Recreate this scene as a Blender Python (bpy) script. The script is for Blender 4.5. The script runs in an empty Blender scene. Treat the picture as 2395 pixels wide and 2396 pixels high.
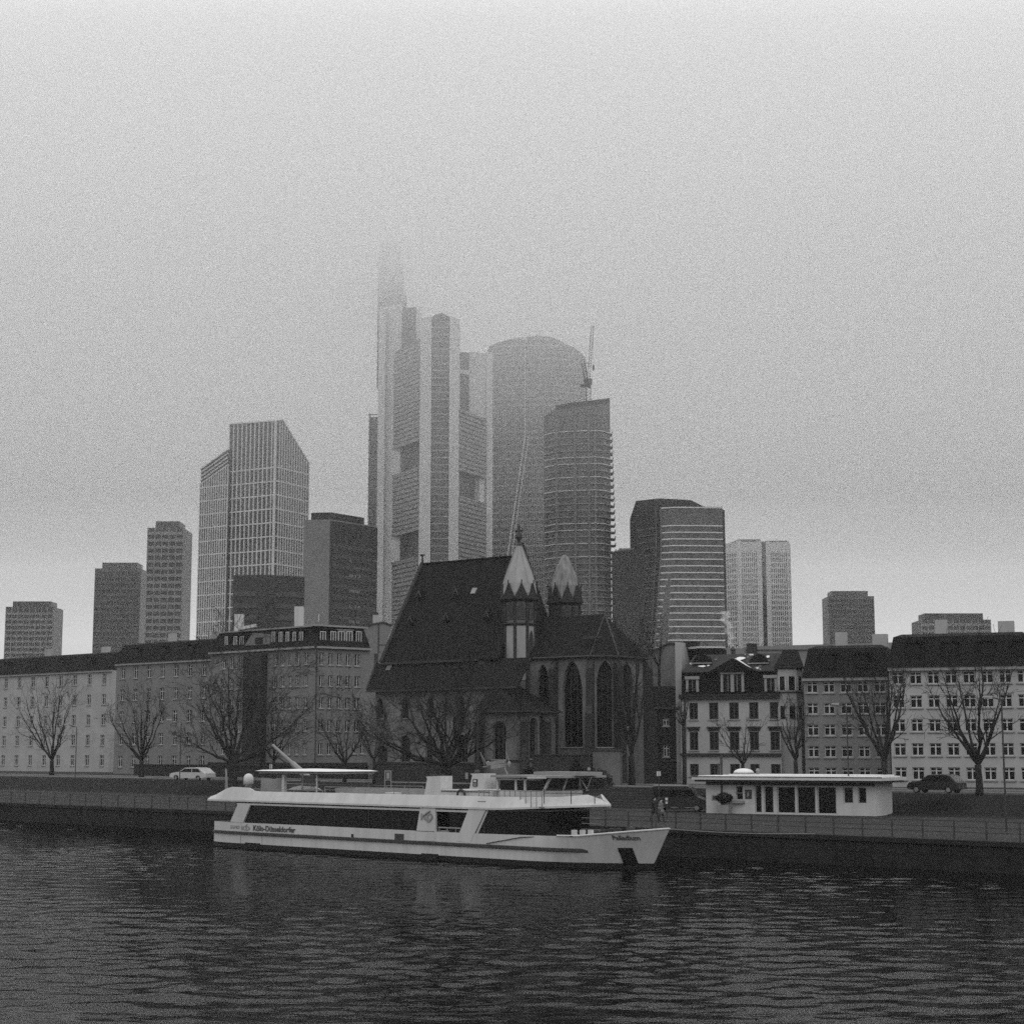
import bpy, math, random
from mathutils import Vector, Matrix
R = math.radians
# ------------------------------------------------------------------ camera, world, light
CX, CY, F = 1197.5, 1198.0, 4037.0        # photo centre and focal length in photo pixels (2395 wide)
CAM_H = 7.0
PITCH = math.atan((1765 - 1198) / F)
scene = bpy.context.scene
cam_d = bpy.data.cameras.new("camera"); cam = bpy.data.objects.new("camera", cam_d)
scene.collection.objects.link(cam); scene.camera = cam
cam.location = (0, 0, CAM_H); cam.rotation_euler = (R(90) + PITCH, 0, 0)
cam_d.sensor_fit = 'HORIZONTAL'; cam_d.sensor_width = 36; cam_d.lens = 36 * F / 2395
cam_d.clip_start = 0.5; cam_d.clip_end = 9000

world = bpy.data.worlds.new("World"); scene.world = world; world.use_nodes = True
wn, wl = world.node_tree.nodes, world.node_tree.links; wn.clear()
sky = wn.new('ShaderNodeTexSky'); sky.sky_type = 'NISHITA'; sky.sun_disc = False
sky.sun_elevation = R(38); sky.sun_rotation = R(200)
bw = wn.new('ShaderNodeRGBToBW'); mixn = wn.new('ShaderNodeMix'); mixn.data_type = 'FLOAT'
mixn.inputs[0].default_value = 0.93                              # overcast veil, brighter towards the zenith
geo = wn.new('ShaderNodeTexCoord'); sep = wn.new('ShaderNodeSeparateXYZ'); grd = wn.new('ShaderNodeMapRange')
wl.new(geo.outputs['Generated'], sep.inputs[0]); wl.new(sep.outputs[2], grd.inputs[0])
SKY_LO, SKY_HI = 6.3, 17.5
grd.inputs[1].default_value = 0.0; grd.inputs[2].default_value = 1.0; grd.inputs[3].default_value = SKY_LO; grd.inputs[4].default_value = SKY_HI
bg = wn.new('ShaderNodeBackground'); bg.inputs[1].default_value = 0.1
wo = wn.new('ShaderNodeOutputWorld')
wl.new(sky.outputs[0], bw.inputs[0]); wl.new(bw.outputs[0], mixn.inputs[2]); wl.new(grd.outputs[0], mixn.inputs[3])
wl.new(mixn.outputs[0], bg.inputs[0]); wl.new(bg.outputs[0], wo.inputs[0])
sun_d = bpy.data.lights.new("sun", 'SUN'); sun_d.energy = 0.5; sun_d.angle = R(35); sun_d.color = (1, 1, 1)
sun = bpy.data.objects.new("sun", sun_d); scene.collection.objects.link(sun)
sun.rotation_euler = (R(52), 0, R(20))
vs = scene.view_settings; vs.view_transform = 'Standard'; vs.look = 'None'; vs.exposure = 0.0; vs.gamma = 1.0; vs.use_curve_mapping = False
cy = scene.cycles
cy.max_bounces = 14; cy.diffuse_bounces = 3; cy.glossy_bounces = 3; cy.volume_bounces = 12
cy.transmission_bounces = 2; cy.transparent_max_bounces = 8
cy.use_denoising = False
cy.caustics_reflective = False; cy.caustics_refractive = False

# ------------------------------------------------------------------ geometry helpers
cp, sp = math.cos(PITCH), math.sin(PITCH)
def ray(px, py):
    x = (px - CX) / F; v = (CY - py) / F
    return (x, cp - v * sp, sp + v * cp)
def W(px, py, Y):                    # world point at depth Y seen at that photo position
    r = ray(px, py); t = Y / r[1]
    return Vector((r[0] * t, Y, CAM_H + r[2] * t))
def GP(px, py, z):                   # on a horizontal plane
    r = ray(px, py); t = (z - CAM_H) / r[2]
    return Vector((r[0] * t, r[1] * t, z))
def ZY(py, Y): return W(CX, py, Y).z
class Frame:                         # u along a facade, v away from the viewer, z up
    def __init__(s, o, ang):
        s.o = Vector((o[0], o[1], 0)); a = R(ang); s.a = -a
        s.d = Vector((math.cos(a), -math.sin(a), 0)); s.n = Vector((math.sin(a), math.cos(a), 0))
    def p(s, u, v, z): return s.o + s.d * u + s.n * v + Vector((0, 0, z))
    def solve(s, px, py, v=0.0):
        r = ray(px, py); o = s.o + s.n * v
        det = -r[0] * s.d.y + r[1] * s.d.x
        t = (-o.x * s.d.y + o.y * s.d.x) / det
        u = (r[0] * o.y - r[1] * o.x) / det * -1
        q = Vector((r[0] * t, r[1] * t, 0)) - o
        return q.dot(s.d), CAM_H + r[2] * t
    def U(s, px, py=1700, v=0.0): return s.solve(px, py, v)[0]
    def Z(s, px, py, v=0.0): return s.solve(px, py, v)[1]
WF = Frame((0, 0), 0)
class MB:
    def __init__(s, fr=WF): s.v = []; s.f = []; s.fr = fr; s.sm = False
    def P(s, pts):
        i = len(s.v)
        s.v += [s.fr.p(*p) for p in pts]
        return list(range(i, len(s.v)))
    def poly(s, pts): s.f.append(s.P(pts))
    def box(s, u0, u1, v0, v1, z0, z1):
        if u1 < u0: u0, u1 = u1, u0
        if z1 < z0: z0, z1 = z1, z0
        i = s.P([(u0,v0,z0),(u1,v0,z0),(u1,v1,z0),(u0,v1,z0),(u0,v0,z1),(u1,v0,z1),(u1,v1,z1),(u0,v1,z1)])
        for a in ((0,1,5,4),(1,2,6,5),(2,3,7,6),(3,0,4,7),(4,5,6,7),(3,2,1,0)): s.f.append([i[k] for k in a])
    def prism(s, pts, z0, z1):       # pts (u,v); z0/z1 number or list
        n = len(pts); z0 = z0 if isinstance(z0, (list, tuple)) else [z0]*n; z1 = z1 if isinstance(z1, (list, tuple)) else [z1]*n
        i = s.P([(p[0], p[1], z) for p, z in zip(pts, z0)]); j = s.P([(p[0], p[1], z) for p, z in zip(pts, z1)])
        for k in range(n): m = (k+1) % n; s.f.append([i[k], i[m], j[m], j[k]])
        s.f.append(j); s.f.append(i[::-1])
    def slab(s, pts, v0, v1):        # pts (u,z) outline extruded through v
        n = len(pts); i = s.P([(p[0], v0, p[1]) for p in pts]); j = s.P([(p[0], v1, p[1]) for p in pts])
        for k in range(n): m = (k+1) % n; s.f.append([i[k], i[m], j[m], j[k]])
        s.f.append(i[::-1]); s.f.append(j)
    def rings(s, rings, cap=True, closed=True):
        idx = [s.P(r) for r in rings]; n = len(rings[0])
        for a, b in zip(idx, idx[1:]):
            for k in range(n if closed else n-1): m = (k+1) % n; s.f.append([a[k], a[m], b[m], b[k]])
        if cap: s.f.append(idx[0][::-1]); s.f.append(idx[-1])
    def lathe(s, c, prof, n=12, rot=0.0):   # prof [(r,z)]
        s.rings([[(c[0]+r*math.cos(rot+2*math.pi*k/n), c[1]+r*math.sin(rot+2*math.pi*k/n), z) for k in range(n)] for r, z in prof])
    def tube(s, p, q, r, r2=None, n=5):
        p = Vector(p); q = Vector(q); r2 = r if r2 is None else r2
        d = (q - p)
        if d.length < 1e-6: return
        d.normalize(); a = d.orthogonal().normalized(); b = d.cross(a)
        s.rings([[tuple(c + (a*math.cos(2*math.pi*k/n) + b*math.sin(2*math.pi*k/n))*rr) for k in range(n)] for c, rr in ((p, r), (q, r2))], cap=n > 3)
    def path(s, pts, r, n=5):
        for a, b in zip(pts, pts[1:]): s.tube(a, b, r, n=n)
    def build(s, name, mat, parent=None, smooth=False, **kw):
        me = bpy.data.meshes.new(name); off = base_of(parent)
        me.from_pydata([v - off for v in s.v], [], s.f); me.validate(); me.update()
        import bmesh
        bm = bmesh.new(); bm.from_mesh(me); bmesh.ops.recalc_face_normals(bm, faces=bm.faces); bm.to_mesh(me); bm.free()
        if smooth:
            for p in me.polygons: p.use_smooth = True
        me.materials.append(mat)
        o = bpy.data.objects.new(name, me); scene.collection.objects.link(o); o.parent = parent
        tag(o, **kw); return o
def base_of(o):
    b = Vector((0, 0, 0))
    while o is not None: b = b + o.location; o = o.parent
    return b
def tag(o, label=None, cat=None, group=None, kind=None):
    if label: o['label'] = label
    if cat: o['category'] = cat
    if group: o['group'] = group
    if kind: o['kind'] = kind
    return o
def thing(name, loc, label, cat, group=None):
    o = bpy.data.objects.new(name, None); scene.collection.objects.link(o); o.location = loc
    o.empty_display_size = 0.5
    return tag(o, label, cat, group)
def copy_tree(o, parent=None):
    c = o.copy(); scene.collection.objects.link(c); c.parent = parent
    for ch in o.children: copy_tree(ch, c)
    return c

# ------------------------------------------------------------------ materials (all neutral: black and white film)
def mat(name, c, rough=0.8, var=0.15, scale=1.5, bump=0.0, metal=0.0, spec=0.12, stretch=(1, 1, 1), c2=None, thr=None, bscale=None):
    m = bpy.data.materials.new(name); m.use_nodes = True; nt = m.node_tree; n, l = nt.nodes, nt.links
    b = n['Principled BSDF']; b.inputs['Roughness'].default_value = rough; b.inputs['Metallic'].default_value = metal
    b.inputs['Specular IOR Level'].default_value = spec
    tc = n.new('ShaderNodeTexCoord'); mp = n.new('ShaderNodeMapping'); mp.inputs['Scale'].default_value = stretch
    l.new(tc.outputs['Object'], mp.inputs[0])
    nz = n.new('ShaderNodeTexNoise'); nz.inputs['Scale'].default_value = scale; nz.inputs['Detail'].default_value = 8; nz.inputs['Roughness'].default_value = 0.65
    l.new(mp.outputs[0], nz.inputs['Vector'])
    cr = n.new('ShaderNodeValToRGB')
    lo = c * (1 - var); hi = c * (1 + var)
    if c2 is not None: lo, hi = c, c2
    a, d = (0.3, 0.7) if thr is None else (thr, thr + 0.04)
    cr.color_ramp.elements[0].position = a; cr.color_ramp.elements[1].position = d
    cr.color_ramp.elements[0].color = (lo, lo, lo, 1); cr.color_ramp.elements[1].color = (hi, hi, hi, 1)
    l.new(nz.outputs[0], cr.inputs[0]); l.new(cr.outputs[0], b.inputs['Base Color'])
    if bump:
        nb = nz
        if bscale:
            nb = n.new('ShaderNodeTexNoise'); nb.inputs['Scale'].default_value = bscale; nb.inputs['Detail'].default_value = 5
            l.new(mp.outputs[0], nb.inputs['Vector'])
        bp = n.new('ShaderNodeBump'); bp.inputs['Strength'].default_value = bump; bp.inputs['Distance'].default_value = 0.1
        l.new(nb.outputs[0], bp.inputs['Height']); l.new(bp.outputs[0], b.inputs['Normal'])
    return m
M = {}
M['ship_white'] = mat('ship_white_paint', 0.43, 0.45, 0.14, 1.1, stretch=(1, 1, 0.12), bump=0.05, bscale=0.6)
M['kiosk_white'] = mat('kiosk_wall_paint', 0.42, 0.8, 0.14, 0.9, stretch=(1, 1, 0.2), bump=0.05)
M['tower_dim2'] = mat('tower_dark_band', 0.05, 0.7, 0.12, 0.08)  # even dark tone, close to the walls behind
M['ship_grey'] = mat('ship_grey_paint', 0.22, 0.5, 0.12, 1.0)
M['black'] = mat('black_paint', 0.012, 0.6, 0.3, 2)
M['letter'] = mat('dark_lettering', 0.06, 0.6, 0.2, 5)
M['glass'] = mat('dark_glass', 0.006, 0.2, 0.3, 0.8, spec=0.12)
M['ship_glass'] = mat('ship_glass', 0.006, 0.16, 0.3, 0.5, spec=0.2)
M['plaster'] = mat('pale_plaster', 0.15, 0.9, 0.14, 0.35, bump=0.1)
M['plaster_white'] = mat('light_plaster', 0.29, 0.9, 0.14, 0.3, bump=0.1)
M['church_wall'] = mat('church_plaster', 0.12, 0.95, 0.45, 0.4, bump=0.2, stretch=(1, 1, 0.5))
M['sandstone'] = mat('dark_sandstone', 0.03, 0.9, 0.35, 1.2, bump=0.3)
M['turret_stone'] = mat('turret_stone', 0.1, 0.9, 0.5, 0.9, bump=0.3, stretch=(1, 1, 0.4))
M['slate'] = mat('slate_roof', 0.01, 0.75, 0.35, 0.9, bump=0.2, spec=0.04)
M['spire'] = mat('pale_spire_roof', 0.25, 0.7, 0.14, 1.3, bump=0.1, stretch=(1, 1, 0.3))
M['spire2'] = mat('weathered_spire_roof', 0.08, 0.8, 0.6, 1.6, bump=0.2, stretch=(1, 1, 0.2), c2=0.26)
M['trim'] = mat('pale_trim', 0.22, 0.8, 0.12, 2)
M['frame'] = mat('white_window_frame', 0.40, 0.7, 0.1, 3)
M['bark'] = mat('plane_bark', 0.02, 0.95, 0.5, 2.2, bump=0.3)
M['bark_pale'] = mat('pale_peeling_bark', 0.04, 0.9, 0.3, 1.4, c2=0.2, thr=0.56)
M['asphalt'] = mat('asphalt', 0.035, 0.95, 0.25, 0.15, bump=0.2)
M['paving'] = mat('quay_paving', 0.022, 0.9, 0.3, 0.25, bump=0.2)
M['bank'] = mat('winter_lawn', 0.01, 1, 0.3, 0.5, bump=0.4)
M['quay'] = mat('quay_stone', 0.018, 0.9, 0.45, 0.6, bump=0.5, stretch=(1, 1, 1))
M['brick'] = mat('dark_brick', 0.022, 0.95, 0.3, 2.0, bump=0.3)
M['metal'] = mat('dark_metal', 0.04, 0.5, 0.2, 4)
M['railm'] = mat('galvanised_metal', 0.2, 0.5, 0.2, 4)
M['car'] = mat('dark_car_paint', 0.015, 0.3, 0.1, 3, spec=0.3)
M['car_pale'] = mat('pale_car_paint', 0.4, 0.3, 0.05, 3, spec=0.5)
M['tyre'] = mat('tyre_rubber', 0.015, 0.9, 0.1, 5)
M['lamp'] = mat('lamp_lens', 0.7, 0.2, 0.1, 5)
M['snow'] = mat('snow', 0.6, 0.9, 0.06, 4, bump=0.2)
M['skin'] = mat('skin', 0.35, 0.6, 0.05, 8)
M['coat_dark'] = mat('dark_coat', 0.02, 0.9, 0.2, 8)
M['coat_pale'] = mat('pale_coat', 0.12, 0.9, 0.2, 8)
M['roof_snow'] = mat('slate_with_snow_rests', 0.03, 0.85, 0.3, 0.45, c2=0.5, thr=0.62)
M['concrete'] = mat('facade_concrete', 0.05, 0.9, 0.12, 0.1)
M['tower_white'] = mat('tower_pale_cladding', 0.72, 0.7, 0.08, 0.05)
M['tower_core'] = mat('tower_grey_core', 0.16, 0.7, 0.1, 0.05)
M['tower_glass'] = mat('tower_glass', 0.08, 0.35, 0.25, 0.08, spec=0.35)
M['tower_slat'] = mat('tower_slats', 0.33, 0.7, 0.12, 0.1)
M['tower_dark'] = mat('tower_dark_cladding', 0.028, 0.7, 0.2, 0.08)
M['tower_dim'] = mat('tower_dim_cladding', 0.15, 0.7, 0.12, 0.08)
M['crane'] = mat('crane_steel', 0.05, 0.6, 0.1, 1)

def water_mat():
    m = bpy.data.materials.new('river_water'); m.use_nodes = True; nt = m.node_tree; n, l = nt.nodes, nt.links
    n.clear(); out = n.new('ShaderNodeOutputMaterial'); b = n.new('ShaderNodeBsdfGlossy'); b.inputs['Color'].default_value = (0.42, 0.42, 0.42, 1); b.inputs['Roughness'].default_value = 0.03
    df = n.new('ShaderNodeBsdfDiffuse'); df.inputs['Color'].default_value = (0.008, 0.008, 0.008, 1); fr_ = n.new('ShaderNodeFresnel'); fr_.inputs['IOR'].default_value = 1.333; mx = n.new('ShaderNodeMixShader')
    l.new(fr_.outputs[0], mx.inputs[0]); l.new(df.outputs[0], mx.inputs[1]); l.new(b.outputs[0], mx.inputs[2]); l.new(mx.outputs[0], out.inputs['Surface'])
    tc = n.new('ShaderNodeTexCoord')
    def layer(scale, sx, sy, rot, det):
        mp = n.new('ShaderNodeMapping'); mp.inputs['Scale'].default_value = (sx, sy, 1); mp.inputs['Rotation'].default_value = (0, 0, R(rot))
        l.new(tc.outputs['Object'], mp.inputs[0])
        z = n.new('ShaderNodeTexNoise'); z.inputs['Scale'].default_value = scale; z.inputs['Detail'].default_value = det; z.inputs['Roughness'].default_value = 0.55
        z.inputs['Distortion'].default_value = 0.4
        l.new(mp.outputs[0], z.inputs['Vector']); return z
    a = layer(0.9, 0.45, 1.0, 8, 3); c = layer(2.6, 0.55, 1.0, -12, 3); e = layer(0.1, 1, 1.4, 20, 2)
    mr = n.new('ShaderNodeMapRange'); mr.inputs[1].default_value = 0.38; mr.inputs[2].default_value = 0.62; mr.inputs[3].default_value = 0.45; mr.inputs[4].default_value = 1.0
    l.new(e.outputs[0], mr.inputs[0])
    b1 = n.new('ShaderNodeBump'); b1.inputs['Distance'].default_value = 0.03
    b2 = n.new('ShaderNodeBump'); b2.inputs['Distance'].default_value = 0.012
    for q in (b1, b2): l.new(mr.outputs[0], q.inputs['Strength'])
    l.new(a.outputs[0], b1.inputs['Height']); l.new(c.outputs[0], b2.inputs['Height'])
    l.new(b1.outputs[0], b2.inputs['Normal']); l.new(b2.outputs[0], b.inputs['Normal']); l.new(b2.outputs[0], fr_.inputs['Normal'])
    return m
M['water'] = water_mat()

# ------------------------------------------------------------------ facade helpers
WAVE = 0.0155
GZ = 3.7                                     # street level
def arch(u0, u1, zs, zt, kind, n=7):         # outline of the head from left spring to right spring
    c = (u0 + u1) / 2; h = zt - zs; w = (u1 - u0) / 2; pts = []
    for k in range(n + 1):
        t = k / n
        if kind == 'round': x = -math.cos(math.pi * t); z = math.sin(math.pi * t)
        else:
            s_ = t * 2 if t <= .5 else (1 - t) * 2
            x = -(1 - s_**1.0) if t <= .5 else (1 - s_)
            z = math.sin(math.acos(1 - s_)) ** 1.1 if s_ > 0 else 0
            z = z * .8 + s_ * .2
        pts.append((c + w * x, zs + h * z))
    return pts
def wall(name, fr, u0, u1, z0, z1, holes, m, parent, v=0.0, dep=0.3, thick=0.5, kw={}):
    """wall skin with real openings; holes: (ua,ub,za,zb[,kind,spring])"""
    mb = MB(fr); us = sorted({u0, u1} | {h[0] for h in holes} | {h[1] for h in holes})
    zs = sorted({z0, z1} | {h[2] for h in holes} | {h[3] for h in holes})
    for a, b in zip(us, us[1:]):
        for c, d in zip(zs, zs[1:]):
            cu, cz = (a+b)/2, (c+d)/2
            if any(h[0] < cu < h[1] and h[2] < cz < h[3] for h in holes): continue
            mb.poly([(a, v, c), (b, v, c), (b, v, d), (a, v, d)])
    for h in holes:
        ua, ub, za, zb = h[:4]
        if len(h) > 4:
            sp_ = h[5]; pts = arch(ua, ub, sp_, zb, h[4]); k = len(pts) // 2
            if len(pts) % 2 == 0: mid = ((pts[k-1][0]+pts[k][0])/2, zb)
            mb.poly([(ua, v, zb)] + [(p[0], v, p[1]) for p in pts[:k]] + [((ua+ub)/2, v, zb)])
            mb.poly([((ua+ub)/2, v, zb)] + [(p[0], v, p[1]) for p in pts[len(pts)-k:]] + [(ub, v, zb)])
            ol = [(ua, za)] + pts[:k] + [((ua+ub)/2, zb)] + pts[len(pts)-k:] + [(ub, za)]
        else: ol = [(ua, za), (ua, zb), (ub, zb), (ub, za)]
        for p, q in zip(ol, ol[1:] + ol[:1]):
            mb.poly([(p[0], v, p[1]), (q[0], v, q[1]), (q[0], v+dep, q[1]), (p[0], v+dep, p[1])])
    # sides and back close the wall
    T = v + thick
    mb.poly([(u0, v, z0), (u0, v, z1), (u0, T, z1), (u0, T, z0)]); mb.poly([(u1, v, z0), (u1, T, z0), (u1, T, z1), (u1, v, z1)])
    mb.poly([(u0, v, z1), (u1, v, z1), (u1, T, z1), (u0, T, z1)]); mb.poly([(u0, T, z0), (u1, T, z0), (u1, T, z1), (u0, T, z1)])
    return mb.build(name, m, parent, **kw)
_wc = {}
def window(fr, h, parent, v=0.0, dep=0.3, style='cross', sill=True, fm='frame', gm='glass'):
    """glazing set into an opening: window > frame, sill. Meshes are shared between equal sizes."""
    w, hh = h[1] - h[0], h[3] - h[2]
    arched = len(h) > 4
    key = (round(w, 1), round(hh, 1), round((h[5]-h[2]), 1) if arched else 0, arched and h[4], style, sill, fm, gm, dep)
    if key not in _wc:
        _wc[key] = 1
        L = Frame((0, 0), 0); w_, h_ = w, hh
        def mk(nm, mb, m):
            me = bpy.data.meshes.new(nm); me.from_pydata([tuple(x) for x in mb.v], [], mb.f); me.update(); me.materials.append(m); return me
        g = MB(L)
        if arched:
            pts = arch(0, w_, h[5]-h[2], h_, h[4]); g.slab([(0, 0)] + pts + [(w_, 0)], dep*0.8, dep)
        else: g.box(0, w_, dep*0.8, dep, 0, h_)
        f = MB(L); t = 0.09 if fm == 'frame' else 0.12; a, b = dep*0.55, dep*0.8 - 0.004
        if arched:
            n = 2 if w_ > 1.0 else 1
            top = (h[5]-h[2])
            for k in range(1, n+1): f.box(w_*k/(n+1)-t/2, w_*k/(n+1)+t/2, a, b, 0, top + (h_-top)*0.55)
            for k in range(1, int(h_/1.6)): f.box(0, w_, a+.01, b, k*1.6, k*1.6+.07)
        else:
            f.box(0, t, a, b, 0, h_); f.box(w_-t, w_, a, b, 0, h_); f.box(t, w_-t, a, b, 0, t); f.box(t, w_-t, a, b, h_-t, h_)
            if style in ('cross', 'mid'): f.box(w_/2-t*.7, w_/2+t*.7, a-.01, b, t, h_-t)
            if style == 'cross': f.box(t, w_-t, a+.01, b, h_*.68, h_*.68+t)
        s_ = MB(L); s_.box(-0.12, w_+0.12, -0.14, dep*.5, -0.13, -0.01)
        _wc[key] = (mk('window', g, M[gm]), mk('frame', f, M[fm]), mk('sill', s_, M['trim']) if sill else None)
    g, f, s_ = _wc[key]
    o = bpy.data.objects.new('window', g); scene.collection.objects.link(o); o.parent = parent
    o.location = fr.p(h[0], v, h[2]) - base_of(parent); o.rotation_euler = (0, 0, fr.a)
    for nm, me in (('frame', f), ('sill', s_)):
        if me: c = bpy.data.objects.new(nm, me); scene.collection.objects.link(c); c.parent = o
    return o
def px_holes(fr, cols, rows, v=0.0, yref=None):      # cols [(px0,px1)], rows [(py0,py1)] -> holes squared up in the facade
    out = []
    pm = sum(c[0]+c[1] for c in cols) / (2*len(cols))
    for (y0, y1) in rows:
        for (a, b) in cols:
            za = fr.Z(pm, y1, v); zb = fr.Z(pm, y0, v)
            out.append((fr.U(a, (y0+y1)/2, v), fr.U(b, (y0+y1)/2, v), za, zb))
    # square up the columns
    n = len(cols)
    for j in range(n):
        ua = sum(out[i*n+j][0] for i in range(len(rows))) / len(rows); ub = sum(out[i*n+j][1] for i in range(len(rows))) / len(rows)
        for i in range(len(rows)): h = out[i*n+j]; out[i*n+j] = (ua, ub, h[2], h[3])
    return out
def facade(fr, u0, u1, z0, z1, holes, m, root, v=0.0, style='cross', sill=True, name='wall', dep=0.3, fm='frame', wins=True):
    o = wall(name, fr, u0, u1, z0, z1, holes, m, root, v, dep)
    if wins:
        for h in holes: window(fr, h, root, v, dep, style, sill, fm)
    return o

# ------------------------------------------------------------------ ground, river, quay
QO = GP(1560, 2003, 0); Q = Frame(QO, 45)
QZ = 1.85
def ground_profile():
    return [(0.5, QZ), (34, QZ), (35.5, QZ + .12), (39.5, GZ - .1), (41, GZ), (3500, GZ)]
pr = ground_profile()
mb = MB(Q)
for (v0, z0), (v1, z1) in zip(pr, pr[1:]):
    for k in range(12):
        a, b = -3000 + k*500, -2500 + k*500
        mb.poly([(a, v0, z0), (b, v0, z0), (b, v1, z1), (a, v1, z1)])
mb.build('ground', M['paving'], kind='structure')
mb = MB(Q); mb.poly([(-400, 34.0, QZ+.006), (400, 34.0, QZ+.006), (400, 35.5, QZ+.126), (-400, 35.5, QZ+.126)])
mb.poly([(-400, 35.5, QZ+.126), (400, 35.5, QZ+.126), (400, 39.5, GZ-.094), (-400, 39.5, GZ-.094)])
mb.build('lawn', M['bank'], kind='structure')
mb = MB(Q); mb.box(-400, 400, 41.2, 49.5, GZ - .3, GZ + .01); mb.build('road', M['asphalt'], kind='structure')
mb = MB(Q)
for v in (41.0, 49.6): mb.box(-400, 400, v, v + .2, GZ - .3, GZ + .13)
mb.build('kerb', M['trim'], kind='structure')
mb = MB(Q)
for k in range(-60, 60): mb.box(k*6, k*6+3, 45.2, 45.35, GZ+.008, GZ+.016)
mb.build('road_marking', M['trim'], kind='structure')
# steps down the bank
mb = MB(Q); uS = Q.U(1475, 1850, 31)
for k in range(8): mb.box(uS-7, uS+4, 32.5+k*.85, 39.7, QZ-.2, QZ+.23*(k+1))
mb.build('steps', M['asphalt'], kind='structure')
# quay wall with coping and courses
mb = MB(Q)
for c in range(5):
    z0 = -1.5 + c*.6; off = (c % 2)*.7
    z1 = z0+.585
    for k in range(-170, 120):
        a = k*1.4+off; j = ((k*7919 + c*104729) % 97)/97*.03
        mb.box(a+.01, a+1.39, -.02-j, .4, z0, z1)
mb.box(-400, 400, .05, .6, -1.5, QZ-.3)
qw = mb.build('quay_wall', M['quay'], label='dark stone block quay wall rising from the river', cat='quay wall')
mb = MB(Q); mb.box(-400, 400, -.16, .55, QZ-.28, QZ+.02); mb.build('coping', M['quay'], qw)
mb = MB(); mb.box(-3000, 3000, -300, 3200, -8, -3); mb.build('river_bed', M['bank'], kind='structure')
import numpy as np
rs = np.random.RandomState(12)
gx0, gx1, gy0, gy1, gs = -72.0, 72.0, 44.0, 190.0, 0.22
nx, ny = int((gx1-gx0)/gs)+1, int((gy1-gy0)/gs)+1
X_, Y_ = np.meshgrid(np.linspace(gx0, gx1, nx), np.linspace(gy0, gy1, ny)); Z_ = np.zeros_like(X_); DX = np.zeros_like(X_); DY = np.zeros_like(X_)
env = 0.62+0.38*np.clip(sum(np.sin(X_*a+Y_*b+c) for a, b, c in ((.06, .035, 1), (-.045, .07, 2), (.11, -.05, 4), (.02, .12, .5)))/1.6, -1, 1)
for k in range(90):
    lam = .5*(2.7/.5)**rs.rand(); th_ = R(80)+rs.normal(0, .7); kk = 2*math.pi/lam; ph = rs.rand()*6.283
    amp = WAVE*lam*(.7 if lam > 3 else 1.0)/2/math.pi*rs.uniform(.5, 1.2)
    ar = kk*(X_*math.cos(th_)+Y_*math.sin(th_))+ph
    Z_ += amp*np.sin(ar); DX -= .8*amp*math.cos(th_)*np.cos(ar)*-1; DY -= .8*amp*math.sin(th_)*np.cos(ar)*-1
edge = np.clip(np.minimum.reduce([X_-gx0, gx1-X_, Y_-gy0, gy1-Y_])/6, 0, 1)
co = np.stack([X_+DX*edge, Y_+DY*edge, Z_*env*edge], -1).reshape(-1, 3)
ii = (np.arange(ny-1)[:, None]*nx+np.arange(nx-1)[None, :]).reshape(-1); fq = np.stack([ii, ii+1, ii+nx+1, ii+nx], 1)
me = bpy.data.meshes.new('river'); me.vertices.add(len(co)); me.vertices.foreach_set('co', co.ravel().astype(np.float32))
me.loops.add(fq.size); me.loops.foreach_set('vertex_index', fq.ravel().astype(np.int32)); me.polygons.add(len(fq)); me.polygons.foreach_set('loop_start', (np.arange(len(fq))*4).astype(np.int32))
me.polygons.foreach_set('use_smooth', np.ones(len(fq), dtype=bool)); me.update(calc_edges=True); me.materials.append(M['water'])
rv_ = bpy.data.objects.new('river', me); scene.collection.objects.link(rv_); tag(rv_, kind='structure')
mb = MB()
for (a_, b_, c_, d_) in ((-1500, gx0, -60, 1700), (gx1, 1500, -60, 1700), (gx0, gx1, -60, gy0), (gx0, gx1, gy1, 1700)): mb.poly([(a_, c_, 0), (b_, c_, 0), (b_, d_, 0), (a_, d_, 0)])
mb.build('river_water', M['water'], kind='structure')

# quay railing: posts and rails
rail = thing('quay_railing', Q.p(0, 1.0, QZ), 'thin dark metal railing along the quay edge', 'railing')
mb = MB(Q)
for z in (.42, .72, 1.08): mb.box(-120, 60, .98, 1.03, QZ+z, QZ+z+.045)
mb.build('rail', M['metal'], rail)
pm = MB(Q); pm.box(-.04, .04, .96, 1.04, QZ, QZ+1.1)
p0 = pm.build('post', M['metal'], rail)
for k in range(-35, 33):
    if k == 0: continue
    c = p0.copy(); scene.collection.objects.link(c); c.location = Q.d * (k*2.2 if k > -12 else k*3.0+9.6)


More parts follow.
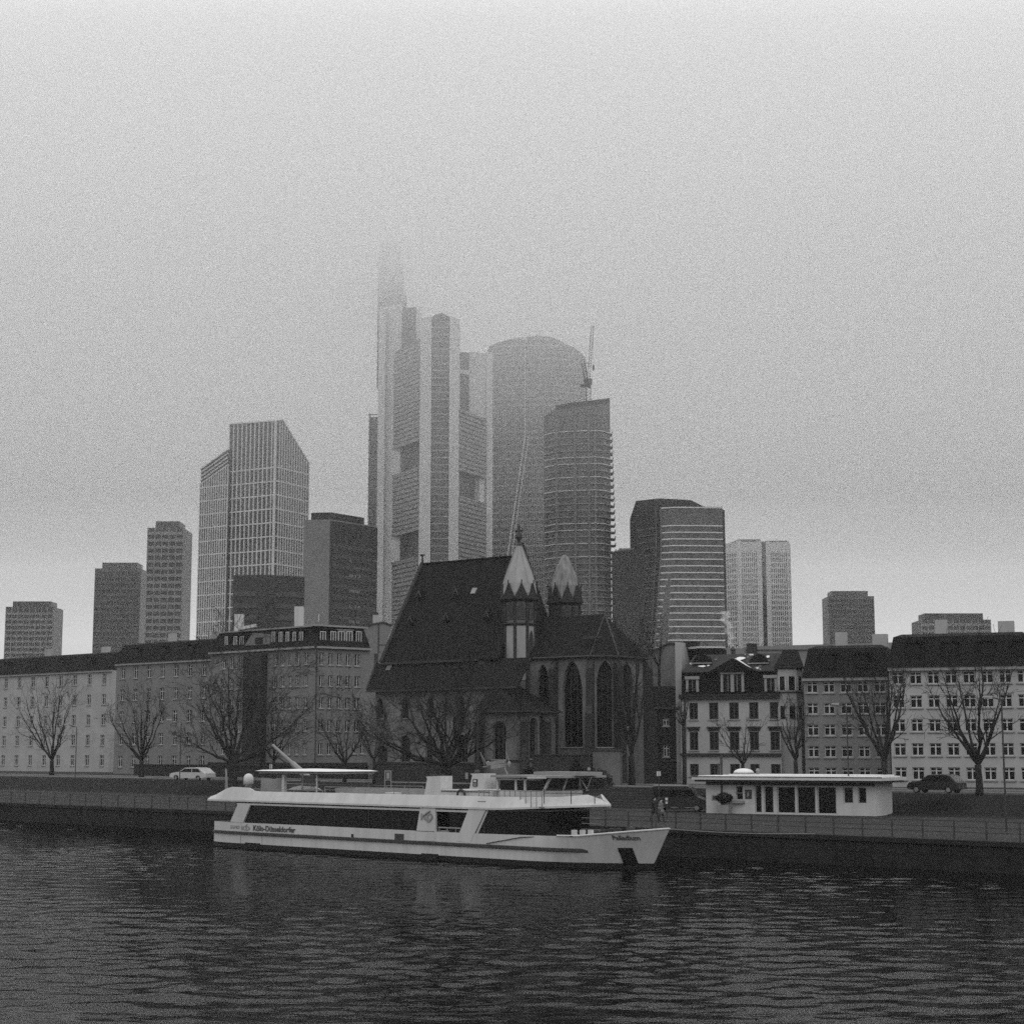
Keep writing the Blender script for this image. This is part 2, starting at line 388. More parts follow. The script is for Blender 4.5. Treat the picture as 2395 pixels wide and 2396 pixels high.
# ------------------------------------------------------------------ lettering on surfaces
def text_mesh(body, bold=0.0):
    cu = bpy.data.curves.new('t', 'FONT'); cu.body = body; cu.size = 1; cu.offset = bold; cu.resolution_u = 3
    ob = bpy.data.objects.new('t', cu); scene.collection.objects.link(ob)
    dg = bpy.context.evaluated_depsgraph_get(); me = ob.evaluated_get(dg).to_mesh()
    vs_ = [(v.co.x, v.co.y) for v in me.vertices]; fs = [list(p.vertices) for p in me.polygons]
    bpy.data.objects.remove(ob); 
    x0 = min(v[0] for v in vs_); x1 = max(v[0] for v in vs_); y0 = min(v[1] for v in vs_); y1 = max(v[1] for v in vs_)
    return [((v[0]-x0)/(x1-x0), (v[1]-y0)/(y1-y0)) for v in vs_], fs
def lettering(body, fr, u0, u1, z0, z1, vfun, m, parent, bold=0.0, name='lettering'):
    vs_, fs = text_mesh(body, bold); mb = MB(fr)
    i = mb.P([(u0+(u1-u0)*x, vfun(u0+(u1-u0)*x, z0+(z1-z0)*y) - .03, z0+(z1-z0)*y) for x, y in vs_])
    mb.f = [[i[k] for k in f] for f in fs]
    return mb.build(name, m, parent)

# ------------------------------------------------------------------ the excursion ship
SO = GP(517, 1981, 0); S = Frame(SO, 45); BM = 7.0; HB = BM/2
s = lambda px, py, v=0.0: S.solve(px, py, v)
def tipu(px, py): return S.solve(px, py, HB)
uT, zT = tipu(1566, 1940)                     # bow tip at the rail
uW, _ = tipu(1533, 2010)
uST = s(488, 1975)[0]                         # stern
def zt(u):                                    # bulwark / sheer line
    uu = [uST, s(700, 1931)[0], s(1100, 1948)[0], s(1340, 1957)[0], uT]
    zz = [s(560, 1925)[1], s(700, 1931)[1], s(1100, 1950)[1], s(1320, 1957)[1], zT]
    for a, b, c, d in zip(uu, uu[1:], zz, zz[1:]):
        if u <= b: t = (u-a)/(b-a); return c + (d-c)*max(0, t)
    return zz[-1]
ZR = s(700, 1957)[1]                          # rub rail height
def hb(u, z):
    top = zT; f = min(1, max(0, z/top)); ub = uW - .3 + (uT-uW+.3)*f
    us = s(1215, 2000)[0] + 2.0*f
    if u > us:
        t = min(1, (u-us)/(ub-us)); b = HB*(1 - t**(1.9+.5*f))**(0.92)
    else: b = HB
    if u < uST+3: b *= .86+.14*math.sin(math.pi/2*max(0, (u-uST)/3))
    return max(b, 0.0)
def hullv(u, z): return HB - hb(u, z)
ship = thing('excursion_ship', S.p(15, HB, 0), 'long white river excursion ship with dark window band and two funnels moored at the quay', 'ship')
def hull_piece(name, zlo, zhi, m, proud=0.0, u_end=None, cap=False):
    mb = MB(S); N = 60; uend = u_end or 99; rows = []
    for i in range(N+1):
        t = i/N; row = []
        for z in (zlo, zhi):
            row.append((t, z))
        rows.append(row)
    def pt(t, zf, side):
        u1 = None
        zz_t = lambda u: (zlo(u) if zf == 0 else zhi(u))
        ue = (uW - .3 + (uT-uW+.3)*min(1, max(0, (zlo(uT) if zf == 0 else zhi(uT))/zT)))
        ue = min(ue, uend); u = uST + (ue-uST)*(1-(1-t)**1.6); z = zz_t(u)
        b = hb(u, z) + proud
        return (u, HB - side*b, z)
    for side in (1, -1):
        a = [mb.P([pt(i/N, 0, side)])[0] for i in range(N+1)]; b = [mb.P([pt(i/N, 1, side)])[0] for i in range(N+1)]
        for i in range(N): mb.f.append([a[i], a[i+1], b[i+1], b[i]])
        if side == 1: A1, B1 = a, b
        else:
            if cap:
                for i in range(N): mb.f.append([B1[i], B1[i+1], b[i+1], b[i]])
            mb.f.append([A1[0], a[0], b[0], B1[0]])
    return mb.build(name, m, ship)
WB = s(900, 1994)[1]
hull_piece('boot_stripe', lambda u: -.9, lambda u: WB, M['black'])
hull_piece('hull', lambda u: WB, lambda u: ZR-.12, M['ship_white'])
hull_piece('topside', lambda u: ZR-.12, lambda u: zt(u), M['ship_white'])
hull_piece('deck', lambda u: zt(u)-.62, lambda u: zt(u)-.60, M['ship_grey'], proud=-.05, cap=True)
mb = MB(S)                                    # gunwale along the bow
uD = s(1300, 1957)[0]
for side in (1, -1):
    pts = []
    for i in range(25):
        u = uD + (uT-.02-uD)*i/24; pts.append((u, HB-side*max(hb(u, zt(u)), .02), zt(u)+.02))
    mb.path(pts, .06, 6)
mb.build('gunwale', M['ship_white'], ship)
mb = MB(S); uR = s(1352, 1981)[0]             # rubbing strake
for side in (1, -1):
    ring = []
    for i in range(50):
        u = uST + (uR-uST)*i/49; b = hb(u, ZR); p = .12 if i < 49 else 0
        v0 = HB-side*(b-.02); v1 = HB-side*(b+p)
        ring.append([(u, v0, ZR-.13), (u, v1, ZR-.08), (u, v1, ZR+.08), (u, v0, ZR+.13)])
    mb.rings(ring)
mb.build('rubbing_strake', M['metal'], ship)
# cabin band of dark glass and the white parts standing in front of it
zS0 = zt(s(700, 1931)[0]); zB0 = s(900, 1887)[1]; zB1 = s(900, 1861)[1]
uG1 = S.solve(1330, 1925, HB)[0]; uGs = s(1150, 1925)[0]
mb = MB(S)
gl = [(s(517, 1925)[0]-0.2, .14), (uGs, .14), ((uGs+uG1)/2, .55), (uG1, 1.5), (uG1, BM-1.5), ((uGs+uG1)/2, BM-.55), (uGs, BM-.14), (s(517, 1925)[0]-.2, BM-.14)]
ua, ub_ = s(1021, 1930)[0], s(1086, 1930)[0]   # door bay
gl1 = [(s(548, 1925)[0], .14), (ua, .14), (ua, BM-.14), (s(548, 1925)[0], BM-.14)]
gl2 = [(ub_-1.6, .14)] + gl[1:7] + [(ub_-1.6, BM-.14)]
zg0 = zS0-.55
mb.prism(gl1, zg0, zB0+.02); mb.prism(gl2, zg0, zB0+.02); mb.prism([(ua, 2.4), (ub_-1.6, 2.4), (ub_-1.6, BM-2.4), (ua, BM-2.4)], zg0, zB0+.02)
mb.build('window_band', M['ship_glass'], ship)
mb = MB(S)
for px in (620, 700, 780, 860, 930, 1130):   # mullions in the window band
    u = s(px, 1915)[0]; mb.box(u-.025, u+.025, .10, .135, zS0-.05, zB0)
mb.build('mullion', M['metal'], ship)
def sidepanel(name, pts, v0, v1, m, parent=None, **kw):
    q = [s(a, b, v0) for a, b in pts]; mb = MB(S); mb.slab(q, BM-v1, BM-v0); mb.build(name, m, parent or ship)
    mb = MB(S); mb.slab(q, v0, v1); return mb.build(name, m, parent or ship, **kw)
r1 = lambda x, y: (500+x/3.576, 1760+y/3.576)
r2 = lambda x, y: (960+x/3.576, 1760+y/3.576)
r3 = lambda x, y: (1400+x/3.862, 1760+y/3.862)
sidepanel('side_pillar', [r1(205, 425), r1(305, 440), r1(245, 592), r1(138, 582)], -.012, .2, M['ship_white'])
blk = sidepanel('side_pillar', [r1(1725, 470), r1(1852, 470), r1(1854, 745), r1(1690, 742), r1(1696, 655)], -.012, .2, M['ship_white'])
sidepanel('side_pillar', [r2(487, 475), r2(632, 478), r2(497, 762), r2(383, 742)], -.012, .2, M['ship_white'])
sidepanel('side_pillar', [r2(640, 480), r2(655, 480), r2(560, 690), r2(545, 690)], .05, .13, M['ship_white'])
# white fascia strips under the deck edge
mb = MB(S); u0 = s(553, 1880)[0]; u1 = s(1128, 1890)[0]; mb.box(u0, u1, .03, .5, s(900, 1895)[1], zB0-.1); mb.box(u0, u1, BM-.5, BM-.03, s(900, 1895)[1], zB0-.1)
mb.build('fascia', M['ship_white'], ship)
mb = MB(S); mb.prism([(u1, .1), (uGs+.1, .1), ((uGs+uG1)/2+.1, .5), (uG1+.1, 1.4), (uG1+.1, BM-1.4), ((uGs+uG1)/2+.1, BM-.5), (uGs, BM-.1), (u1, BM-.1)], s(1250, 1902)[1]+.03, zB0+.012)
mb.build('soffit', M['ship_grey'], ship)
# door bay: grey inner panel, rail, curtain edge
mb = MB(S); mb.box(ua+.02, ub_-1.6, 2.2, 2.3, zg0, zB0); mb.box(ua+.05, ub_+.6, .2, .25, s(1050, 1967)[1], s(1050, 1944)[1])
for k in (0, .33, .66, 1): x_ = ua+.1+(ub_-ua-.2)*k; mb.box(x_-.03, x_+.03, .12, .18, s(1050, 1967)[1], s(1050, 1938)[1])
mb.box(ua+.05, ub_+.5, .1, .16, s(1050, 1939)[1], s(1050, 1936)[1]); mb.box(ua+1.4, ua+1.46, 1.4, 1.5, zg0, zB0)
mb.build('boarding_gate', M['ship_grey'], ship)
# upper deck body: long bulwark band with visor shaped front and raised stern
zA = lambda px, py: s(px, py)[1]
top = [r1(-30, 372), r1(110, 291), r1(270, 300), r1(320, 330), r1(1930, 362), r2(600, 374), r2(1100, 380)]
tb = [(s(*p)[0], s(*p)[1]) for p in top]
uF = tipu(1428, 1887)[0]; zF = tipu(1428, 1887)[1]; uN = s(1128, 1890)[0]
u1394 = S.solve(1393, 1859, HB)
def band_ring():
    rows = []
    us_ = [uST-.2 + (uF-uST+.2)*i/56 for i in range(57)]
    def ztop(u):
        for (a, za), (b, zb_) in zip(tb, tb[1:]):
            if u <= b: return za + (zb_-za)*max(0, min(1, (u-a)/(b-a)))
        t = (u-tb[-1][0])/(u1394[0]-tb[-1][0])
        if t <= 1: return tb[-1][1] + (u1394[1]-tb[-1][1])*t
        return max(zF+.02, u1394[1] + (zF+.02-u1394[1])*(u-u1394[0])/(uF-u1394[0]))
    for u in us_:
        t = max(0, (u-uN-1.5)/(uF-uN-1.5)); b = (HB+.06)*(max(0, 1-t**1.75))**.85; b = max(b, .05)
        lean = .30 if u < uN else .30+.45*t
        zb = zB0 if u < uN else zB0 + (zF-zB0)*t
        z1 = ztop(u); bt = max(b-lean, .03)
        if u > u1394[0]: pass
        rows.append([(u, HB-b, zb), (u, HB-b, zb+.12), (u, HB-bt, z1), (u, HB-bt+.16 if bt > .3 else HB-bt*.5, z1), (u, HB-bt+.2 if bt > .3 else HB-bt*.4, min(z1-.01, zB0+.2+.0*u)),
                     (u, HB+bt-.2 if bt > .3 else HB+bt*.4, min(z1-.01, zB0+.2)), (u, HB+bt-.16 if bt > .3 else HB+bt*.5, z1), (u, HB+bt, z1), (u, HB+b, zb+.12), (u, HB+b, zb)])
    return rows
mb = MB(S); mb.rings(band_ring()); mb.build('upper_deck', M['ship_white'], ship)
mb = MB(S); mb.box(uST+.5, u1394[0]-2, .7, BM-.7, zB0+.21, zB0+.26); mb.build('deck_floor', M['ship_grey'], ship)
# bulwark seams, vents, small marks on the side
mb = MB(S)
for (a, b, c, d) in (((1150), 685, 1170, 712), (1515, 682, 1590, 735)):
    p = s(*r1(a, b)); q = s(*r1(c, d)); mb.box(p[0], q[0], -.02, .06, q[1], p[1])
mb.build('vent', M['metal'], ship)
for (a, b, c, d, R_) in ((275, 757, 385, 800, r1), (105, 847, 233, 900, r2)):
    p = s(*R_(a, b)); q = s(*R_(c, d+12)); mb = MB(S); mb.box(p[0], q[0], -.16, .02, q[1], p[1]); mb.build('fender', M['black'], ship)
ub1, ub2 = None, None
def u_on_hull(px, py, z):
    u = s(px, py)[0]
    for _ in range(30): u = S.solve(px, py, hullv(u, z))[0]
    return u
p = r3(205, 868); q = r3(335, 965); zf1 = S.solve(p[0], p[1], 1.6)[1]
ua_, ub__ = u_on_hull(p[0], p[1], zf1*.6), u_on_hull(q[0], q[1], zf1*.6)
mb = MB(S); mb.rings([[(u, hullv(u, z)-d, z) for z, d in ((.02, .06), (zf1, .06), (zf1, -.05), (.02, -.05))] for u in (ua_, (ua_+ub__)/2, ub__)])
mb.build('fender', M['black'], ship)
mb = MB(S)
seam = [(s(*r1(225, 700))[0], ZR-.2, s(*r1(225, 760))[1]), (s(*r1(405, 700))[0], ZR-.2, s(*r1(405, 770))[1])]
for u, z1, z0 in seam: mb.box(u-.015, u+.015, -.008, .01, z0, z1)
zz = s(*r2(560, 690))[1]
pts = [s(*r2(640, 765)), s(*r2(935, 712)), s(*r2(1330, 706))]
for a, b in zip(pts, pts[1:]): mb.tube((a[0], -.06, a[1]), (b[0], hullv(b[0], b[1])-.06, b[1]), .03)
mb.box(s(*r1(1700, 0))[0], s(*r1(1850, 0))[0], -.03, 0, s(*r1(1780, 664))[1], s(*r1(1780, 661))[1])
mb.build('hand_line', M['metal'], ship)
# writing
fl = lambda u, z: hullv(u, z)
def put(body, R_, x0, x1, yb, yt, bold, fun=fl, m='letter'):
    a = s(*R_(x0, yb)); b = s(*R_(x1, yb)); c = s(*R_(x0, yt)); lettering(body, S, a[0], b[0], (a[1]+b[1])/2, (a[1]+b[1])/2 + (c[1]-a[1]), fun, M[m], ship, bold)
put('2327422', r1, 140, 218, 640, 615, 0.0); put('KD', r1, 232, 303, 655, 620, .03, m='ship_grey')
put('Köln-Düsseldorfer', r1, 330, 685, 668, 620, .035)
put('www.k-d.com', r1, 120, 240, 330, 315, .0, lambda u, z: -.06+.30*(z-zB0)/(zB1-zB0)*.9, 'letter')
put('KD', r1, 1735, 1838, 568, 515, .03, lambda u, z: -.02, 'ship_grey')
zz = S.solve(1465, 1962, 1.7)[1]; ua_, ub__ = u_on_hull(1433, 1966, zz), u_on_hull(1498, 1962, zz)
lettering('Palladium', S, ua_, ub__, zz-.13, zz+.17, fl, M['letter'], ship, .03)
# emblem flourish above the two marks (an arc with a ring)
mb = MB(S); c = s(*r1(1800, 540)); mb.path([(c[0]+.33*math.cos(t), -.05, c[1]+.33*math.sin(t)) for t in [k*.5 for k in range(14)]], .035, 4)
a = s(*r1(1755, 535)); b = s(*r1(1815, 492)); mb.tube((a[0], -.05, a[1]), (b[0], -.05, b[1]), .05)
a = s(*r1(268, 622)); b = s(*r1(282, 604)); mb.tube((a[0], -.04, a[1]), (b[0], -.04, b[1]), .03)
mb.build('emblem', M['ship_grey'], ship)
mb = MB(S)
for y in (412, 425, 440): a = s(*r2(555, y)); b = s(*r2(620, y+5)); mb.box(a[0], b[0], .08, .16, a[1]-.025, a[1]+.025)
mb.build('small_print', M['ship_grey'], ship)
# upper deck rails
def deck_rail(x0, x1, v, ztop, n, mname='railm', mids=2, name='deck_rail'):
    mb = MB(S); u0, u1 = x0, x1; zb = zB0+.2
    mb.box(u0, u1, v-.02, v+.02, ztop-.02, ztop+.03)
    for k in range(mids): z = zB1 + (ztop-zB1)*(k+.4)/(mids+.4); mb.box(u0, u1, v-.01, v+.01, z, z+.018)
    for k in range(n+1): u = u0+(u1-u0)*k/n; mb.box(u-.02, u+.02, v-.02, v+.02, zb, ztop)
    return mb.build(name, M[mname], ship)
zr = s(850, 1843, .5)[1]
deck_rail(s(760, 1842, .5)[0], s(990, 1846, .5)[0], .5, zr, 7); deck_rail(s(668, 1842, 6.5)[0], s(990, 1846, 6.5)[0], BM-.5, zr, 8)
deck_rail(s(560, 1852, .5)[0], s(755, 1850, .5)[0], .5, zr-.28, 6, mids=1)
zr2 = s(1300, 1855, .6)[1]
deck_rail(s(1120, 1860, .5)[0], s(1270, 1856, .6)[0], .5, zr2+.05, 12, mids=1)
mb = MB(S); ue = s(1270, 1856, .6)[0]; pts = []
for z in (zr2-.05, zr2+.2): mb.path([(ue, .7, z), (ue+1.6, 1.5, z), (ue+2.7, 2.5, z), (ue+3.2, HB, z), (ue+2.7, BM-2.5, z), (ue+1.6, BM-1.5, z), (ue, BM-.7, z)], .025, 4)
for u, v in ((ue, .7), (ue+1.6, 1.5), (ue+2.7, 2.5), (ue+3.2, HB)): mb.box(u-.02, u+.02, v-.02, v+.02, zB1-.3, zr2+.2)
mb.build('deck_rail', M['metal'], ship)
# funnels
def funnel(R_, pts, v0, v1):
    q = [S.solve(*R_(*p_), v0) for p_ in pts]; q[0:1] = q[0:1]
    mb = MB(S); mb.slab(q, v0, v1); f = mb.build('funnel', M['ship_white'], ship)
    return f, q
f1, q1 = funnel(r1, [(1775, 205), (1897, 200), (1897, 372), (1758, 368), (1785, 225)], 1.3, 2.4)
mb = MB(S)
for k in range(5): u = q1[0][0]+.3+k*.2; mb.tube((u, 1.8, q1[0][1]), (u+.05*(k-2), 1.8, q1[0][1]+.12+.06*(k % 2)), .06)
mb.box(q1[0][0]+.1, q1[1][0]-.1, 1.5, 2.2, q1[0][1]-.01, q1[0][1]+.06)
mb.build('exhaust', M['metal'], f1)
f2, q2 = funnel(r2, [(500, 180), (616, 180), (616, 312), (493, 308), (517, 195)], 1.3, 2.4)
a = S.solve(*r2(523, 225), 1.28); b = S.solve(*r2(560, 288), 1.28); mb = MB(S); mb.box(a[0], b[0], 1.26, 1.31, b[1], a[1])
sg = mb.build('notice', M['metal'], f2)
mb = MB(S); w = b[0]-a[0]; h = a[1]-b[1]; mb.box(a[0]+.2*w, b[0]-.2*w, 1.245, 1.265, a[1]-.42*h, a[1]-.12*h)
for k in range(4): mb.box(a[0]+.2*w, b[0]-.2*w, 1.245, 1.265, b[1]+(.1+.1*k)*h, b[1]+(.14+.1*k)*h)
mb.build('notice_text', M['ship_white'], sg)
mb = MB(S); a = S.solve(*r2(560, 175), 1.8); mb.tube((a[0], 1.8, a[1]-.05), (a[0], 1.8, a[1]+4.2), .035); mb.lathe((a[0], 1.8), [(.2, a[1]-.02), (.2, a[1]+.1), (.06, a[1]+.22)], 8); mb.build('mast', M['metal'], f2)
# low white housing amidships and wheelhouse
mb = MB(S); a = S.solve(*r2(250, 313), 1.2); b = S.solve(*r2(675, 375), 1.2); mb.box(a[0], b[0], 1.2, 5.5, zB0+.2, a[1]); mb.build('deck_housing', M['ship_white'], ship)
mb = MB(S); a2 = S.solve(*r2(455, 320), 1.18); mb.box(a2[0], a2[0]+.03, 1.17, 1.2, zB0+.4, a[1]-.1)
mb.box(a[0]+.1, b[0]-.1, 1.15, 1.19, a[1]-.12, a[1]-.07); mb.build('housing_seam', M['metal'], ship)
for (x, y) in ((428, 362),):                  # lifebuoy
    a = S.solve(*r2(x, y), .95); mb = MB(S); mb.path([(a[0]+.36*math.cos(t), .9, a[1]+.36*math.sin(t)) for t in [k*math.pi/8 for k in range(17)]], .075, 6); mb.build('lifebuoy', M['metal'], ship)
vw = 1.6
wq = lambda x, y: S.solve(*r2(x, y), vw)
wh = MB(S); a = wq(720, 215); b = wq(1160, 215); c = wq(1105, 345); d = wq(735, 345)
zc = (c[1]+d[1])/2; zw = wq(800, 318)[1]; zh = wq(850, 222)[1]
wh.prism([(d[0], vw), (c[0], vw), (c[0]+.9, 2.7), (c[0]+.9, BM-2.7), (c[0], BM-vw), (d[0], BM-vw)], zB0+.2, zw)
WHS = wh.build('wheelhouse', M['ship_white'], ship)
g = MB(S); g.prism([(d[0]+.1, vw+.08), (c[0]-.1, vw+.08), (c[0]+.75, 2.75), (c[0]+.75, BM-2.75), (c[0]-.1, BM-vw-.08), (d[0]+.1, BM-vw-.08)], zw, zh)
g.build('wheelhouse_glass', M['ship_glass'], WHS)
def post(pts, v0, v1):
    g = MB(S); g.slab(pts, v0, v1); g.build('window_post', M['ship_white'], WHS)
for x0, x1, y0, y1 in ((718, 733, 215, 322), (872, 888, 222, 322), (948, 966, 222, 322)):
    p_ = wq(x0, y0); q_ = wq(x1, y1); R4 = [(p_[0], zw), (q_[0], zw), (q_[0], zh), (p_[0], zh)]; post(R4, vw-.01, vw+.12); post(R4, BM-vw-.12, BM-vw+.01)
post([wq(1152, 222), wq(1170, 222), wq(1125, 322), wq(1105, 322)], vw-.01, vw+.1)
post([wq(1205, 215), wq(1215, 215), wq(1175, 330), wq(1165, 330)], 2.7, 2.8)
g = MB(S); g.box(d[0], c[0]-.1, vw-.008, vw+.1, zh-.1, zh-.002); g.build('head_trim', M['ship_white'], WHS)
g = MB(S); e0 = wq(700, 200); e1 = S.solve(*r2(1450, 190), HB); zr0 = wq(850, 212)[1]; zr1 = wq(850, 194)[1]
g.prism([(e0[0], vw-.35), (b[0]+1.2, vw-.35), (e1[0], 2.5), (e1[0], BM-2.5), (b[0]+1.2, BM-vw+.35), (e0[0], BM-vw+.35)], zr0, zr1)
g.box(wq(940, 180)[0], wq(1340, 180)[0], 2.6, 4.6, zr1, wq(1000, 160)[1]-.04)
for y in (165, 172): pass
g.build('wheelhouse_roof', M['ship_grey'], WHS)
g = MB(S); a = wq(1030, 213); b2 = wq(1170, 213); g.box(a[0], b2[0], vw-.6, vw-.36, a[1]-.06, a[1]+.06); g.build('floodlight', M['ship_white'], WHS)
g = MB(S)
a = wq(1275, 215); c2 = wq(1340, 300); g.tube((a[0], 3.2, a[1]), (c2[0], 3.2, c2[1]-.2), .03); a = wq(1370, 215); g.tube((a[0], 3.2, a[1]), (wq(1325, 330)[0], 3.2, wq(1325, 330)[1]), .03)
g.build('roof_strut', M['railm'], WHS)
# tilting radar mast on the wheelhouse roof
g = MB(S); c_ = wq(745, 95); vm = 3.0
mq = lambda x, y: S.solve(*r2(x, y), vm)
g.tube((mq(812, 188)[0], vm, mq(812, 188)[1]), (mq(782, 125)[0], vm, mq(782, 125)[1]), .05)
a, b = mq(605, 125), mq(840, 100); g.tube((a[0], vm, a[1]), (b[0], vm, b[1]), .03)
a, b = mq(655, 100), mq(780, 82); g.slab([(a[0], a[1]-.1), (b[0], b[1]-.1), (b[0], b[1]+.13), (a[0], a[1]+.13)], vm-.12, vm+.12)
a, b = mq(700, 118), mq(790, 108); g.slab([(a[0], a[1]-.2), (b[0], b[1]-.16), (b[0], b[1]+.08), (a[0], a[1]+.08)], vm-.3, vm+.1)
for x, y in ((650, 88), (825, 90)): a = mq(x, y); g.lathe((a[0], vm), [(.07, a[1]-.25), (.12, a[1]-.1), (.1, a[1]+.05), (.03, a[1]+.1)], 8)
for x0, y0, x1, y1 in ((585, 0, 620, 110), (600, 30, 640, 110), (800, -90, 800, 90), (800, 0, 830, 90)): a, b = mq(x0, y0), mq(x1, y1); g.tube((a[0], vm, a[1]), (b[0], vm, b[1]), .018, n=4)
g.build('radar_mast', M['railm'], WHS)
# stern sun canopy, post, screens, satellite dome, bow gear
vc = 1.0
q = lambda x, y, v=vc: S.solve(*r1(x, y), v)
a, b = q(345, 163), q(940, 158); pk = q(592, 140)
g = MB(S); zc_ = (a[1]+b[1])/2
um = (a[0]+b[0])/2
g.rings([[(a[0], vc, zc_), (b[0], vc, zc_), (b[0], vc+5, zc_), (a[0], vc+5, zc_)], [(a[0]+.4, vc+.4, zc_+.08), (b[0]-.4, vc+.4, zc_+.08), (b[0]-.4, vc+4.6, zc_+.08), (a[0]+.4, vc+4.6, zc_+.08)], [(um-.5, vc+2.2, pk[1]), (um+.1, vc+2.2, pk[1]), (um+.1, vc+2.8, pk[1]), (um-.5, vc+2.8, pk[1])]])
CN = g.build('sun_canopy', M['snow'], ship)
g = MB(S); g.box(a[0]+.25, b[0]-.2, vc+.2, vc+4.8, zc_-.18, zc_-.01); g.build('canopy_frame', M['ship_grey'], CN)
g = MB(S); p_ = q(570, 190, vc+.5); w_ = q(590, 190, vc+.5); g.box(p_[0], w_[0], vc+.5, vc+.75, zB0+.2, zc_-.15)
g.box(q(822, 190)[0], q(828, 190)[0], vc+.4, vc+.46, zB0+.2, zc_-.15); g.box(q(392, 190)[0], q(398, 190)[0], vc+4, vc+4.06, zB0+.2, zc_-.15)
g.build('canopy_post', M['ship_white'], CN)
g = MB(S); a, b = q(395, 222, 3.5), q(568, 222, 3.5); g.box(a[0], b[0], 3.5, 3.6, zB0+.2, a[1]); g.build('screen', M['ship_grey'], ship)
g = MB(S); a, b = q(590, 300, 3.0), q(970, 300, 3.0); g.box(a[0]+.2, b[0], 3.0, 5.5, zB0+.2, a[1]-.15); g.build('bar_counter', M['metal'], ship)
g = MB(S); c_ = q(290, 270, 3.0); rr = (q(325, 240, 3)[0]-q(258, 240, 3)[0])/2*.75; zz = c_[1]
g.lathe((c_[0], 3.0), [(.25, zz-.9), (.25, zz), (rr, zz)] + [(rr, zz+.45)] + [(rr*math.cos(t), zz+.45+rr*math.sin(t)) for t in [.3, .6, .9, 1.2, 1.5]], 16); g.build('satellite_dome', M['ship_white'], ship, smooth=True)
g = MB(S); a = q(150, 292, 3); b = q(380, 290, 3); g.box(a[0], b[0], 2.7, 2.9, a[1]-.1, a[1]+.02); g.tube((q(345, 290, 3)[0], 2.8, a[1]), (q(385, 262, 3)[0], 2.8, a[1]+.5), .05); g.tube((q(262, 290, 3)[0], 2.8, a[1]), (q(262, 130, 3)[0], 2.8, q(262, 130, 3)[1]), .02); g.build('stern_gear', M['metal'], ship)
fl_ = MB(S); a = q(100, 290, HB); t_ = q(98, 135, HB); fl_.tube((a[0], HB, a[1]-.4), (t_[0], HB, t_[1]), .025)
FP = fl_.build('flag_pole', M['railm'], ship)
g = MB(S); n_ = 5; rows = []
for i in range(9):
    z = t_[1]-.05-(t_[1]-a[1]+.1)*i/8; wd = .06+.055*i
    rows.append([(t_[0]+wd*k/4, HB+.05*math.sin(k*1.9+i*.5), z) for k in range(5)])
for r_ in rows[:-1]: pass
g.rings([[(x, y, z) for x, y, z in r_] + [(x, y+.015, z) for x, y, z in r_[::-1]] for r_ in rows]); g.build('flag', M['ship_grey'], FP)
g = MB(S)
for x in (1368, 1438, 1505):
    a = S.solve(*r2(x, 697), 1.0); t2 = S.solve(*r2(x, 652), 1.0); g.box(a[0]-.14, a[0]+.14, .9, 1.15, a[1]-.3, t2[1])
a = S.solve(*r2(1350, 690), 1.0); b = S.solve(*r2(1520, 690), 1.0); g.box(a[0], b[0], .95, 1.1, a[1]-.3, a[1]); g.build('bollard', M['ship_white'], ship)
g = MB(S)
for x, y, w_, h_ in ((1690, 640, .35, .5), (1735, 640, .3, .5), (1640, 650, .4, .35)): a = S.solve(*r2(x, y), HB-.5); g.box(a[0]-w_/2, a[0]+w_/2, HB-.8, HB-.3, a[1]-.6, a[1])
a = S.solve(*r2(1840, 640), HB); g.lathe((a[0], HB), [(.3, a[1]-.7), (.35, a[1]-.2), (.25, a[1]+.1)], 10); a = S.solve(*r2(1560, 630), HB); g.box(a[0]-.8, a[0]+.8, HB-1, HB+1, a[1]-.3, a[1]-.22); g.build('windlass', M['metal'], ship)
g = MB(S)
a = S.solve(*r2(1505, 600), 3); 
for z in (0, .35, .7): g.path([(a[0], 2.2, a[1]-.3+z), (a[0]+1.6, 2.2, a[1]-.3+z)], .02, 4)
g.build('bow_rail', M['railm'], ship)
g = MB(S); a = (uT-1.1, HB, zT); g.tube(a, (uT-1.1, HB, zT+1.6), .03); g.build('jack_staff', M['metal'], ship)
# chairs / lifejacket boxes seen on the upper deck
g = MB(S)
for x0, x1, y in ((985, 1040, 342), (1390, 1460, 338),): a = q(x0, y); b = q(x1, y); g.box(a[0], b[0], 1.5, 2.2, zB0+.2, a[1])
g.build('deck_box', M['ship_white'], ship)
g = MB(S)
for k in range(7):
    u = s(800, 1850, 3)[0]+k*1.5
    for v in (2.4, 4.3): g.box(u, u+.5, v, v+1.3, zB0+.25, zB0+.7); g.box(u-.05, u, v, v+1.3, zB0+.25, zB0+1.1)
g.build('bench_row', M['ship_grey'], ship)
# mooring line from the bow to the quay
ml = MB(); a = S.p(uT-.6, HB, zT+.02); qv, = (GP(1905, 1951, QZ+.2),)
pts = [a.lerp(qv, k/12) + Vector((0, 0, -.12*math.sin(math.pi*k/12))) for k in range(13)]
ml.path([tuple(p_) for p_ in pts], .03, 4); ml.build('mooring_line', M['railm'], label='thin pale mooring line from the ship bow towards the quay', cat='rope')

